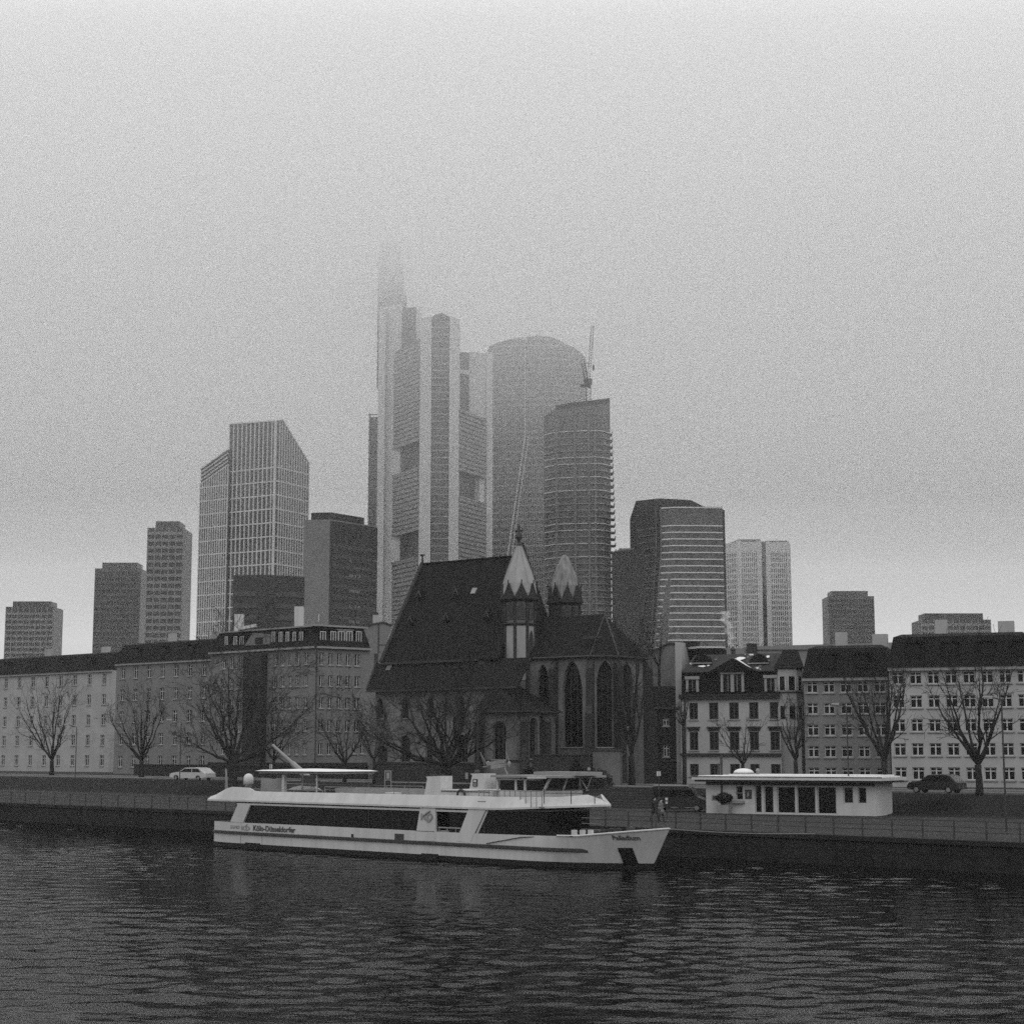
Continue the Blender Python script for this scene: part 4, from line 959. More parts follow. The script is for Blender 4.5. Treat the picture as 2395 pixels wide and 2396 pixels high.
# gabled pale firewall house between block and church
GF = Frame(W(853, 1800, 262), -10)
gp = [r5(-20, 1120), r5(50, 1108), r5(150, 1082), r5(240, 1110), r5(225, 1160), r5(200, 1260)]
gp = [(851, 1470), (862, 1466), (871, 1462), (896, 1457.5), (917, 1465), (913, 1478), (905, 1500), (905, 1800), (851, 1800)]
mb = MB(GF); pts = [GF.solve(*p) for p in gp]; mb.slab([(a, max(z, GZ)) for a, z in pts], 0, 9)
gh = mb.build('gabled_house', M['plaster'], label='pale blank gable end wall rising behind the church eaves', cat='building')
mb = MB(GF); pts = [GF.solve(*p) for p in gp[:5]]; mb.path([(a, -.1, z+.1) for a, z in pts], .15, 4); mb.build('verge', M['metal'], gh)
chimney(872, 886, 1439, 1461, 263, gh, 'plaster_white')
mb = MB(GF); a = GF.solve(880, 1546); mb.box(a[0]-.3, a[0]+.3, -.06, .02, a[1]-1, a[1]+1.1); a = GF.solve(893, 1505); mb.box(a[0]-.6, a[0]-.4, -.06, .02, a[1]-1.5, a[1]+3); mb.box(a[0]-.4, a[0]+1.2, -.06, .02, a[1]-.3, a[1]-.2); mb.build('window', M['metal'], gh)

# ------------------------------------------------------------------ right corner house with pediment and bay
r1b = lambda x, y: (1500+x/4.2, 1440+y/4.2)
RO = W(1594, 1800, 196); H = Frame(RO, 20)
rh = thing('town_house', H.p(12, 4, GZ), 'town house with slate top floor, pediment over a double window and snow flecked roof', 'building')
zC = H.Z(1720, 1628); uH1 = H.U(1826, 1700)
hB = px_holes(H, [(1609.5, 1631), (1655, 1677), (1704.5, 1726), (1750.5, 1772.6), (1797, 1818.6)], [(1644, 1683)])
hC = px_holes(H, [(1613, 1633), (1659.5, 1681), (1706.7, 1729), (1753.6, 1775), (1802, 1824)], [(1713, 1755.5)])
hD = px_holes(H, [(1614, 1636), (1662, 1683), (1709, 1731), (1757, 1778), (1803, 1824)], [(1788, 1816)])
hD = [(b[0], b[1], h[2], h[3]) for h, b in zip(hD, hC)]; hB = [(b[0], b[1], h[2], h[3]) for h, b in zip(hB, hC)]
facade(H, 0, uH1, GZ-.3, zC, hB+hC+hD, M['plaster_white'], rh, fm='metal', style='mid')
mb = MB(H)
for h in hC: mb.box(h[0]-.25, h[1]+.25, -.28, -.01, h[3]+.45, h[3]+.6); mb.box(h[0]-.12, h[1]+.12, -.1, -.01, h[3]+.12, h[3]+.45)
mb.build('window_hood', M['sandstone'], rh)
mb = MB(H); z = H.Z(1700, 1766); mb.box(-.1, uH1, -.3, -.01, z-.15, z+.15); mb.box(-.12, uH1, -.42, -.01, zC-.35, zC); mb.box(-.1, uH1, -.5, .5, zC, zC+.18)
z = H.Z(1700, 1706); mb.build('cornice', M['sandstone'], rh)
zT2 = H.Z(1700, 1571, .4)
mb = MB(H); mb.box(.3, uH1-.1, .5, 1, zC, zT2-.05); mb.box(.02, .5, .51, 10, GZ, zT2-.1); mb.build('slate_wall', M['slate'], rh)
def fwin(x0, x1, y0, y1, n=1, v=.35):
    a, b = H.U(x0, (y0+y1)/2, v), H.U(x1, (y0+y1)/2, v); z0, z1 = H.Z((x0+x1)/2, y1, v), H.Z((x0+x1)/2, y0, v)
    m_ = MB(H); t = .28
    m_.box(a-t, a, v-.15, v+.5, z0-.1, z1); m_.box(b, b+t, v-.15, v+.5, z0-.1, z1); m_.box(a-t-.1, b+t+.1, v-.25, v+.5, z1, z1+.35)
    if n == 2: c_ = (a+b)/2; m_.box(c_-.2, c_+.2, v-.14, v+.5, z0-.1, z1)
    f_ = m_.build('dormer', M['trim'], rh)
    m_ = MB(H); m_.box(a, b, v+.0, v+.1, z0, z1); w_ = m_.build('window', M['glass'], f_)
    m_ = MB(H)
    for k in range(1, 2*n): u = a+(b-a)*k/(2*n); m_.box(u-.03, u+.03, v-.03, v-.001, z0, z1)
    m_.build('glazing_bar', M['ship_grey'], f_)
    return a, b, z0, z1, f_
fwin(1610.7, 1628.6, 1590, 1617); fwin(1794, 1812, 1587, 1616); a, b, z0, z1, f_ = fwin(1691.7, 1734.5, 1577, 1617, 2)
mb = MB(H); pk = H.solve(1712, 1558, .2); mb.slab([(a-.5, z1+.36), (b+.5, z1+.36), ((a+b)/2, z1+1.3)], .05, .6); mb.build('pediment', M['sandstone'], rh)
mb = MB(H)
for (p_, q_) in (((a-.7, z1+.36), ((a+b)/2, z1+1.45)), ((b+.7, z1+.36), ((a+b)/2, z1+1.45))): mb.tube((p_[0], 0, p_[1]), (q_[0], 0, q_[1]), .09, n=4)
mb.build('pediment_trim', M['trim'], rh)
zR2 = H.Z(1700, 1531, 3.2)
mb = MB(H); mb.rings([[(.1, .1, zT2-.12), (uH1+.2, .1, zT2-.12), (uH1+.2, 11, zT2-.12), (.1, 11, zT2-.12)], [(.1, .1, zT2), (uH1+.2, .1, zT2), (uH1+.2, 11, zT2), (.1, 11, zT2)], [(1.0, 3.3, zR2), (uH1-.6, 3.3, zR2), (uH1-.6, 8, zR2), (1.0, 8, zR2)]])
RF = mb.build('roof', M['roof_snow'], rh)
mb = MB(H); a = H.U(1657, 1568, .1); b = H.U(1771, 1566, .1); pk = H.solve(1712, 1543, 1.6)
mb.rings([[(a, -.15, zT2-.05), (b, -.15, zT2-.05), ((a+b)/2, -.15, pk[1])], [(a, 3.2, zT2-.05), (b, 3.2, zT2-.05), ((a+b)/2, 3.2, pk[1])]]); mb.build('cross_gable', M['slate'], rh)
mb = MB(H); c_ = ((a+b)/2, pk[1]); mb.slab([(c_[0]+.3, c_[1]-.02), (b-.6, zT2+.25), (b-.8, zT2+.3), (c_[0]+.2, c_[1]+.06)], .2, 2.2)
for (x0, y0, x1, y1, v) in ((1720, 1537, 1747, 1546, 2.6), (1631, 1556, 1650, 1562, .8), (1652, 1555, 1660, 1560, .9), (1790, 1534, 1801, 1540, 2.6), (1759, 1539, 1764, 1543, 2.2)):
    m0 = H.solve(x0, y1, v); m1 = H.solve(x1, y0, v); n_ = 10; cu, cz = (m0[0]+m1[0])/2, (m0[1]+m1[1])/2; ru, rz = abs(m1[0]-m0[0])/2, abs(m1[1]-m0[1])/2; random.seed(x0)
    base = []
    for k in range(n_):
        j = .65+.45*random.random(); base.append((cu+ru*j*math.cos(2*math.pi*k/n_), cz+rz*j*math.sin(2*math.pi*k/n_)))
    sl = 3.2/(zR2-zT2)
    mb.rings([[(p_[0], (p_[1]-zT2)*sl+.1-.06-o_, p_[1]+.02) for p_ in base] for o_ in (-.05, .08)])
mb.build('snow_patch', M['snow'], RF)
for x, y in ((1643, 1541), (1776, 1541)):
    a, z = H.solve(x, y, 1.7); mb = MB(H); mb.rings([[(a-1.2, v, z-.5), (a+1.2, v, z-.5), (a+.6, v, z+.3), (a, v, z+.55), (a-.6, v, z+.3)] for v in (1.2, 3.2)]); dd = mb.build('eyebrow_dormer', M['slate'], rh)
    mb = MB(H); mb.box(a-.35, a+.35, 1.15, 1.19, z-.35, z+.2); mb.build('pane', M['glass'], dd)
    mb = MB(H); mb.box(a-1.2, a+1.2, 1.0, 1.19, z-.62, z-.5); mb.build('ledge', M['trim'], dd)
mb = MB(H); a0, z0 = H.solve(1583, 1510, 4), 0
ca, cb = H.U(1579, 1530, 2), H.U(1590, 1530, 2); mb.box(ca, cb+.2, 2, 9, GZ, H.Z(1585, 1503, 2)); fw = mb.build('firewall', M['plaster_white'], rh)
mb = MB(H); ca = H.U(1576, 1503, 2); cb = H.U(1626, 1503, 3); mb.box(ca, cb, 4, 5.2, H.Z(1600, 1512, 4), H.Z(1600, 1504, 4)); mb.box(ca, cb, 3.9, 5.3, H.Z(1600, 1504, 4), H.Z(1600, 1501.5, 4)); mb.build('chimney', M['sandstone'], rh)
mb = MB(H); mb.box(H.U(1608, 1525, 6), H.U(1690, 1525, 6), 5, 8, zR2, H.Z(1650, 1519, 6)); mb.build('roof_ridge_box', M['slate'], rh)
mb = MB(H); a, z = H.solve(1715, 1528, 4); mb.lathe((a, 4), [(.25, zR2), (.25, z+.3), (.4, z+.35), (.1, z+.7)], 8); mb.build('chimney_pot', M['metal'], rh)
mb = MB(H)
mb.box(H.U(1602, 1700), H.U(1602, 1700)+.12, -.15, -.03, GZ, zC-.3); mb.build('downpipe', M['metal'], rh)
# polygonal corner bay
bc, bz = H.U(1850, 1700, 1.5), None
br = 1.45
def bayring(r_, z): return [(bc+r_*math.cos(R(a_)), 1.0+r_*math.sin(R(a_)), z) for a_ in (180, 225, 270, 315, 0, 90)]
zb0, zb1 = H.Z(1850, 1700), H.Z(1850, 1566)
mb = MB(H); mb.rings([bayring(.9, zb0-1.2), bayring(br, zb0), bayring(br, zb1)]); by = mb.build('bay', M['plaster_white'], rh)
mb = MB(H); zm1 = H.Z(1850, 1620); zm2 = H.Z(1850, 1645)
mb.rings([bayring(br+.05, zb1), bayring(br+.3, zb1+.12), bayring(br+.3, zb1+.3), bayring(br, zb1+.4)]); mb.rings([bayring(br+.02, zm1-.1), bayring(br+.2, zm1), bayring(br+.02, zm1+.1)]); mb.build('cornice', M['sandstone'], by)
for (ya, yb) in ((1583, 1615), (1652, 1682)):
    for a_, w_ in ((202.5, .3), (247.5, .33), (292.5, .33), (337.5, .3)):
        r_ = br*math.cos(R(22.5)); fr = Frame(H.p(bc+r_*math.cos(R(a_)), 1.0+r_*math.sin(R(a_)), 0), 20-a_-90)
        mb = MB(fr); mb.box(-w_, w_, -.04, .05, H.Z(1850, yb), H.Z(1850, ya)); ww = mb.build('window', M['glass'], by)
        mb = MB(fr); 
        for u in (-w_-.05, w_+.05): mb.box(u-.05, u+.05, -.06, .04, H.Z(1850, yb), H.Z(1850, ya))
        mb.build('frame', M['frame'], ww)
mb = MB(H); mb.box(uH1, bc+1.3, .6, 9, GZ-.3, zb1+.1); mb.build('wall', M['plaster_white'], rh)
mb = MB(H); mb.rings([bayring(br+.2, zb1+.4), [(bc+.8*math.cos(R(a_)), 2.2+.8*math.sin(R(a_)), zR2+.3) for a_ in (180, 225, 270, 315, 0, 90)]]); mb.build('bay_roof', M['slate'], rh)

# blank plastered gable and low brick house between church and town house
G2 = Frame(W(1508, 1800, 214), 18)
pts = [G2.solve(*p) for p in ((1508, 1535), (1540, 1519), (1565, 1507), (1590, 1509), (1600, 1800), (1508, 1800))]
mb = MB(G2); mb.slab([(a, max(z, GZ-.2)) for a, z in pts], 0, 10); g2 = mb.build('gabled_house', M['church_wall'], label='grey plastered blank gable beside the slate topped town house', cat='building')
mb = MB(G2); mb.path([(a, -.1, z+.1) for a, z in pts[:4]], .13, 4); mb.build('verge', M['metal'], g2)
B2 = Frame(W(1450, 1800, 200), 12)
zb = B2.Z(1520, 1657); u1_ = B2.U(1594, 1700)
b2 = thing('brick_house', B2.p(3, 3, GZ), 'low dark brick house under the blank plastered gable, snow on its roof', 'building')
hb2 = px_holes(B2, [(1470, 1484), (1511, 1525), (1551, 1565)], [(1680, 1699), (1744, 1771)])
facade(B2, 0, u1_, GZ-.3, zb, hb2, M['brick'], b2, style='cross')
mb = MB(B2); zt2 = B2.Z(1520, 1606, 3.5); mb.rings([[(-.2, -.4, zb), (u1_, -.4, zb), (u1_, 8, zb), (-.2, 8, zb)], [(2.8, 3.6, zt2), (u1_-.1, 3.6, zt2), (u1_-.1, 4.4, zt2), (2.8, 4.4, zt2)]]); b2r = mb.build('roof', M['slate'], b2)
mb = MB(B2); a = B2.U(1470, 1650, -.1); b = B2.U(1510, 1650, -.1)
random.seed(3)
for k in range(9):
    u = a+(b-a)*k/9+.1*random.random(); w_ = .15+.35*random.random(); t = .1+.2*random.random()
    mb.rings([[(u, -.3+j, zb+(j+.1)*(zt2-zb)/4+.03+o_), (u+w_, -.3+j, zb+(j+.1)*(zt2-zb)/4+.03+o_)][::(1 if j == t else 1)] + [(u+w_*.9, -.3+t+w_, zb+(t+w_+.1)*(zt2-zb)/4+.03+o_), (u+.02, -.3+t+w_, zb+(t+w_+.1)*(zt2-zb)/4+.03+o_)] for j, o_ in ((0.05, 0), (0.05, .06))])
mb.path([(-.1, -.35, zb+.12), (2.8, 3.6, zt2+.05)], .12, 4)
mb.build('snow_patch', M['snow'], b2r)
mb = MB(B2); mb.box(0, u1_, -.1, -.01, B2.Z(1520, 1782), B2.Z(1520, 1778)); mb.box(-.3, u1_, -.55, -.4, zb-.12, zb+.06); mb.build('string_course', M['metal'], b2)
# distant low rooftop building to the right
L2 = Frame(W(1688, 1800, 262), -3)
lo = thing('office_block', L2.p(10, 5, GZ), 'long low flat roofed block peeping over the town house roof', 'building')
mb = MB(L2); mb.box(L2.U(1695, 1520), L2.U(2120, 1520), 0, 14, GZ, L2.Z(1780, 1517)); mb.build('wall', M['tower_core'], lo)
mb = MB(L2); mb.slab([L2.solve(1745, 1520, -.3), L2.solve(2130, 1520, -.3), L2.solve(2130, 1502, -.3), L2.solve(1745, 1513, -.3)], -.3, 12); mb.build('roof_storey', M['tower_core'], lo)
mb = MB(L2); a = L2.solve(1759, 1524, -.4); mb.box(a[0]-.8, a[0]+.8, -.36, -.3, a[1]-.8, a[1]+1.2); mb.build('louvre', M['tower_dark'], lo)

# ------------------------------------------------------------------ towers
def tower(name, o, label, cat='tower', group=None): return thing(name, o, label, cat, group)
def grid(fr, u0, u1, zs, us, wv, wh, d, v=0.0, ztop=None, zbot=GZ):
    """mullions and transoms proud of a face; ztop(u) trims to a sloping head"""
    mb = MB(fr); zt_ = ztop or (lambda u: zs[-1])
    for u in us: mb.box(u-wv/2, u+wv/2, v-d, v, zbot, zt_(u))
    for z in zs:
        a, b = u0, u1
        if ztop:
            while b > a and zt_(b) < z: b -= .5
            while a < b and zt_(a) < z: a += .5
        if b-a > .5: mb.box(a, b, v-d*.8, v, z-wh/2, z+wh/2)
    return mb
# T1 sloped white grid tower
Y1 = 800
a0 = W(645, 1150, Y1); A = Frame(a0, 30); B = Frame(a0, -60)
ul = A.U(535, 1150); ur = B.U(718, 1300)
z_a = A.Z(645, 985); zlft = A.Z(537, 993); zbr0 = B.Z(662, 984); zr_ = B.Z(719, 1084); uk = B.U(660, 990)
t1 = tower('glass_tower', A.p(-5, 8, GZ), 'white gridded glass tower with a sharply sloping roof edge')
zdeep = B.p(ur, 0, 0)
def wp(fr, u, v): q = fr.p(u, v, 0); return (q.x, q.y)
mb = MB(); pts = [wp(A, ul, 0), wp(A, 0, 0), wp(B, uk, 0), wp(B, ur, 0), wp(B, ur, 22), wp(A, ul, 30)]
mb.prism(pts, GZ, [zlft, z_a, zbr0, zr_, zr_, zlft]); mb.build('glass_body', M['tower_glass'], t1)
ztA = lambda u: zlft + (z_a-zlft)*(u-ul)/(0-ul)
ztB = lambda u: z_a if u < uk else zbr0 + (zr_-zbr0)*(u-uk)/(ur-uk)
zl = [A.Z(590, y) for y in range(1099+32*14, 1098, -32)]
mb = grid(A, ul, 0, zl, [ul*k/11 for k in range(1, 12)], .55, .6, .5, ztop=ztA); mb.build('facade_grid', M['tower_white'], t1)
mb = grid(B, 0, ur, zl, [ur*k/13 for k in range(1, 14)], .5, .6, .5, ztop=ztB); mb.build('facade_grid', M['tower_white'], t1)
mb = MB(A); mb.box(-.9, .0, -.9, -.01, GZ, z_a+.2); mb.build('corner_fin', M['tower_white'], t1)
mb = MB(); mb.path([tuple(A.p(ul, -.3, zlft+.1)), tuple(A.p(0, -.3, z_a+.1)), tuple(B.p(uk, -.3, zbr0+.1)), tuple(B.p(ur, -.3, zr_+.1))], .45, 4); mb.build('parapet', M['tower_white'], t1)
# lower wing on its left
w1 = Frame(W(533, 1150, 812), 34); ue_ = w1.U(468, 1200); ztw0 = w1.Z(532, 1052); ztw1 = w1.Z(470, 1098)
gt2 = tower('glass_tower', w1.p(-10, 6, GZ), 'stepped wing tower with slanting louvred roof left of the gridded tower')
mb = MB(w1); mb.slab([(ue_, GZ), (0, GZ), (0, ztw0), (ue_, ztw1)], 0, 22); mb.build('glass_body', M['tower_glass'], gt2)
ztw = lambda u: ztw0+(ztw1-ztw0)*(u/ue_)
mb = grid(w1, ue_, 0, [z for z in zl if z < ztw1-8], [ue_*k/12 for k in range(13)], .5, .6, .5, ztop=lambda u: ztw(u)-7); mb.build('facade_grid', M['tower_white'], gt2)
mb = MB(w1)
for k in range(5): mb.path([(0, -.4, ztw0-k*1.9), (ue_, -.4, ztw1-k*1.9)], .4, 4)
mb.build('louvre', M['tower_white'], gt2)
# low dark block in front
D2_ = Frame(W(622, 1400, 520), 12); D2r = Frame(W(622, 1400, 520), -30)
u_a, u_b = D2_.U(545, 1400), D2r.U(712, 1400); zt_ = D2_.Z(600, 1345)
lowd = tower('office_block', D2_.p(0, 10, GZ), 'dark rounded office block below the gridded tower', 'building')
mb = MB(); pts = [wp(D2_, u_a, 0), wp(D2_, -3, 0), (D2_.o.x, D2_.o.y+.25), wp(D2r, 3, 0), wp(D2r, u_b, 0), wp(D2r, u_b, 25), wp(D2_, u_a, 25)]
mb.prism(pts, GZ, zt_); mb.build('wall', M['tower_dark'], lowd)
mb = MB(D2_)
for k in range(12): z = zt_-6.5-k*3.6; mb.box(u_a+.3, -3, -.3, -.01, z, z+1.5)
mb.build('spandrel_cladding', M['tower_dim2'], lowd)
mb = MB(D2r)
for k in range(12): z = zt_-6.5-k*3.6; mb.box(3, u_b, -.3, -.01, z, z+1.5)
mb.build('spandrel_cladding', M['tower_dim2'], lowd)
# T3 dark block
E1 = W(770, 1300, 620); EL = Frame(E1, 12); ER = Frame(E1, -52)
zt3 = EL.Z(740, 1216); u_l = EL.U(709, 1300); u_r = ER.U(881, 1300)
t3 = tower('dark_office_tower', EL.p(2, 12, GZ), 'plain dark office tower with bare left side and set back roof storey')
mb = MB(); pts = [wp(EL, u_l, 0), wp(EL, 0, 0), wp(ER, u_r, 0), wp(ER, u_r, 20), wp(EL, u_l, 35)]; mb.prism(pts, GZ, zt3); mb.build('wall', M['tower_dim'], t3)
mb = MB(ER); mb.box(.3, u_r, -.35, -.02, GZ, zt3-.5); fc = mb.build('side_facade', M['tower_dark'], t3)
mb = MB(ER)
for k in range(16): z = zt3-10-k*3.7; mb.box(1.2, u_r-.5, -.5, -.352, z, z+1.2)
mb.build('spandrel_cladding', M['tower_dim2'], fc)
random.seed(5); mb = MB(ER); uw = ER.U(816, 1270)
for k in range(6):
    for j in range(6):
        if random.random() < .7: mb.box(uw+j*1.0, uw+j*1.0+.75, -.53, -.501, zt3-14.6-k*5.6, zt3-14.6-k*5.6+1.0)
mb.build('pale_blind', M['tower_core'], fc)  # lit look of these blinds put into a paler colour
zp3_ = EL.Z(772, 1199, 2.0)
mb = MB(); p0_ = EL.U(728, 1205, 1.5); p1_ = ER.U(852, 1220, 1.5); pts = [wp(EL, p0_, 1.5), wp(EL, 0, 1.9), wp(ER, p1_, 1.5), wp(ER, p1_, 16), wp(EL, p0_, 28)]; mb.prism(pts, zt3-.1, zp3_); mb.build('roof_storey', M['tower_dark'], t3)
# T4 slim tower with stacked balconies
F4 = Frame(W(862, 1150, 900), 10); z4 = F4.Z(872, 967)
t4 = tower('slim_tower', F4.p(4, 8, GZ), 'slim hazy tower of stacked framed storeys left of the tallest tower')
mb = MB(F4); w4 = F4.U(892, 1150); mb.box(0, w4, 0, 18, GZ, z4-2); mb.build('wall', M['tower_dim'], t4)
mb = MB(F4); k = 0; z = z4-1
random.seed(8)
while z > 20:
    mb.box(-.3, w4, -.9, -.01, z, z+.5)
    if k % 2 == 0: mb.box(.3+(k % 4)*.9, .8+(k % 4)*.9, -.8, -.02, z-6.6, z)
    z -= 3.4 if k % 2 else 3.4; k += 1
mb.box(0, .4, -.8, -.02, GZ, z4); mb.box(4.2, 4.6, -.8, -.02, GZ, z4-12)
mb.build('balcony_frame', M['tower_core'], t4)

# T5 the tallest tower: white ribs, slatted garden facades, core vanishing into cloud
Y5 = 850
t5 = tower('bank_tower', W(1030, 1400, Y5) * 1.0, 'tallest skyscraper with pale rounded ribs and recessed garden storeys, its core lost in cloud', 'skyscraper')
t5.location.z = GZ
PX = lambda px, Y, py=1050: W(px, py, Y)
xy = lambda p: (p.x, p.y)
c0, c1, c2, c3 = PX(981, Y5+3), PX(1008, Y5-2), PX(1050, Y5-2), PX(1073, Y5+3)
zc5 = W(1030, 737, Y5).z; ze5 = W(1073, 743, Y5).z; zl5 = W(981, 742, Y5).z
def rib(pa, pb, back, z1, z2, name='rib', m='tower_white', z0=GZ):
    mb = MB(); q = [pa, pb, pb+Vector((0, back, 0)), pa+Vector((0, back, 0))]; mb.prism([xy(k) for k in q], z0, [z1, z2, z2, z1]); return mb.build(name, M[m], t5)
rib(c0, c1, 14, zl5, zc5-1); rib(c2, c3, 14, zc5-1, ze5)
i1, i2 = c1+Vector((.05, .9, 0)), c2+Vector((-.05, .9, 0))
mb = MB(); arc_ = [i1.lerp(i2, k/8)+Vector((0, -.4*math.sin(math.pi*k/8), 0)) for k in range(9)]; mb.prism([xy(q_) for q_ in arc_]+[(i2.x, i2.y+12), (i1.x, i1.y+12)], GZ, [zc5-1.2+1.8*math.sin(math.pi*k/8) for k in range(9)]+[zc5-1.2]*2); gl5 = mb.build('front_glazing', M['tower_glass'], t5)
mb = MB(); n5 = 12
for k in range(1, n5): x = i1.x+(i2.x-i1.x)*k/n5; mb.box(x-.08, x+.08, i1.y-.55, i1.y-.1 if k not in (6,) else i1.y-.2, GZ, zc5-1)
z = 20
while z < zc5-4: mb.box(i1.x+.2, i2.x-.2, i1.y-.6, i1.y-.35, z, z+.7); z += 3.7
mb.build('glazing_bar', M['tower_slat'], gl5)
FL = Frame(PX(981, Y5+4), 61); FRr = Frame(PX(1073, Y5+4), -64)
ulf = FL.U(898, 1050)
def slatface(fr, u0, u1, zlo, zhi_a, zhi_b, root, name='slatted_facade'):
    """zhi_a at u0, zhi_b at u1"""
    mb = MB(fr); mb.slab([(u0, zlo), (u1, zlo), (u1, zhi_b), (u0, zhi_a)], 0, 3); o = mb.build(name, M['tower_glass'], root)
    mb = MB(fr); z = zlo+.2
    while z < max(zhi_a, zhi_b)-.8:
        a, b = u0, u1
        if zhi_a != zhi_b:
            t = (z+1.9-zhi_a)/(zhi_b-zhi_a)
            if 0 < t < 1:
                if zhi_a < zhi_b: a = u0+(u1-u0)*t
                else: b = u0+(u1-u0)*t
            elif (t >= 1) == (zhi_b > zhi_a) and t > 1: break
        if b-a > .5: mb.box(a, b, -.3, -.01, z, z+1.5)
        z += 2.3
    mb.build('slat', M['tower_slat'], o); return o
zz = lambda fr, px, py, v=0: fr.Z(px, py, v)
sl_t0, sl_t1 = zz(FL, 898, 838), zz(FL, 980, 792)
lv = [GZ, zz(FL, 981, 1301), zz(FL, 981, 1240), zz(FL, 981, 1092), zz(FL, 981, 1030)]
slatface(FL, ulf, -.1, lv[0], lv[1], lv[1], t5); slatface(FL, ulf, -.1, lv[2], lv[3], lv[3], t5)
mb = MB(FL); slatface(FL, ulf, -.1, lv[4], sl_t0, sl_t1, t5)
for a, b in ((lv[1], lv[2]), (lv[3], lv[4])):
    mb = MB(FL); mb.box(ulf, -.1, 4, 5, a, b); mb.build('garden_recess', M['tower_glass'], t5)
    mb = MB(FL); mb.box(ulf, ulf+4.5, 1.2, 4, a, b); mb.build('recess_pier', M['tower_white'], t5)
    mb = MB(FL); mb.box(ulf, -.1, -.4, 5, a-.9, a-.01); mb.box(ulf, -.1, -.4, 5, b+.01, b+.9); mb.build('recess_ledge', M['tower_slat'], t5)
# left rear rib, upper core
pL0, pL1 = PX(883, Y5+34), PX(899, Y5+30)
zL = W(885, 722, Y5+34).z
rib(pL0, pL1, 10, zL, zL)
zlc = W(915, 720, Y5+36).z
mb = MB(); a, b = PX(889, Y5+36, 760), PX(941, Y5+28, 760); mb.prism([xy(a), xy(b), (b.x, b.y+16), (a.x, a.y+16)], GZ, zlc); mb.build('rear_wing', M['tower_white'], t5)
mb = MB(); a, b = PX(940, Y5+26, 760), PX(973, Y5+22, 760); zz_ = W(955, 722, Y5+26).z; mb.prism([xy(a), xy(b), (b.x, b.y+16), (a.x, a.y+16)], GZ, zz_); mb.build('rear_glazing', M['tower_glass'], t5)
mb = MB(); a, b = PX(973, Y5+20, 760), PX(982, Y5+16, 760); mb.prism([xy(a), xy(b), (b.x, b.y+16), (a.x, a.y+16)], GZ, zz_-2); mb.build('rear_rib', M['tower_white'], t5)
mb = MB(); a, b = PX(884, Y5+48, 650), PX(948, Y5+48, 650); mb.box(a.x, b.x, Y5+48, Y5+64, zlc-40, W(0, 680, Y5+48).z); b2_ = PX(941, Y5+48, 620); mb.box(a.x, b2_.x, Y5+47.9, Y5+64.1, zlc-30, W(0, 590, Y5+48).z)
b3_ = PX(934, Y5+48, 600); mb.box(a.x+.5, b3_.x, Y5+50, Y5+60, zlc, W(0, 562, Y5+48).z); mb.build('upper_core', M['tower_dark'], t5)
# right facades
urf = FRr.U(1137, 1050)
rv = [GZ, zz(FRr, 1075, 1160), zz(FRr, 1075, 1101)]
r_t0, r_t1 = zz(FRr, 1075, 956), zz(FRr, 1137, 986)
slatface(FRr, .1, urf, rv[0], rv[1], rv[1], t5); slatface(FRr, .1, urf, rv[2], r_t0, r_t1, t5)
mb = MB(FRr); mb.box(.1, urf, 4, 5, rv[1], rv[2]); mb.build('garden_recess', M['tower_glass'], t5)
mb = MB(FRr); mb.box(urf-5, urf, 1.2, 4, rv[1], rv[2]); mb.build('recess_pier', M['tower_white'], t5)
mb = MB(FRr); mb.box(.1, urf, -.4, 5, rv[1]-.9, rv[1]-.01); mb.box(.1, urf, -.4, 5, rv[2]+.01, rv[2]+.9); mb.build('recess_ledge', M['tower_slat'], t5)
pR0, pR1 = PX(1137.5, Y5+36), PX(1152, Y5+38); zR5 = W(1145, 822, Y5+36).z; rib(pR0, pR1, 9, zR5, zR5)
mb = MB(); a, b = PX(1074, Y5+30, 900), PX(1097, Y5+32, 900); mb.prism([xy(a), xy(b), (b.x, b.y+10), (a.x, a.y+10)], GZ, W(1085, 823, Y5+30).z); g_ = mb.build('rear_glazing', M['tower_glass'], t5)
mb = MB(); zb_ = W(1085, 870, Y5+30).z; mb.prism([(a.x, a.y-.4), (b.x, b.y-.4), (b.x, b.y-.02), (a.x, a.y-.02)], zb_-1, zb_+1.2); mb.build('band', M['tower_white'], g_)
mb = MB(); a, b = PX(1097, Y5+34, 900), PX(1138, Y5+37, 900); mb.prism([xy(a), xy(b), (b.x, b.y+12), (a.x, a.y+12)], GZ, W(1115, 823, Y5+34).z); mb.build('rear_wing', M['tower_white'], t5)
# triangular inner body closing the plan
mb = MB(); mb.prism([xy(c1+Vector((0, 3, 0))), xy(c2+Vector((0, 3, 0))), wp(FRr, urf-.3, 5), (pR0.x-3, pR0.y+5), (pL1.x+3, pL1.y+5), wp(FL, ulf+.3, 5)], GZ, min(sl_t0, r_t1)-1); mb.build('inner_body', M['tower_glass'], t5)

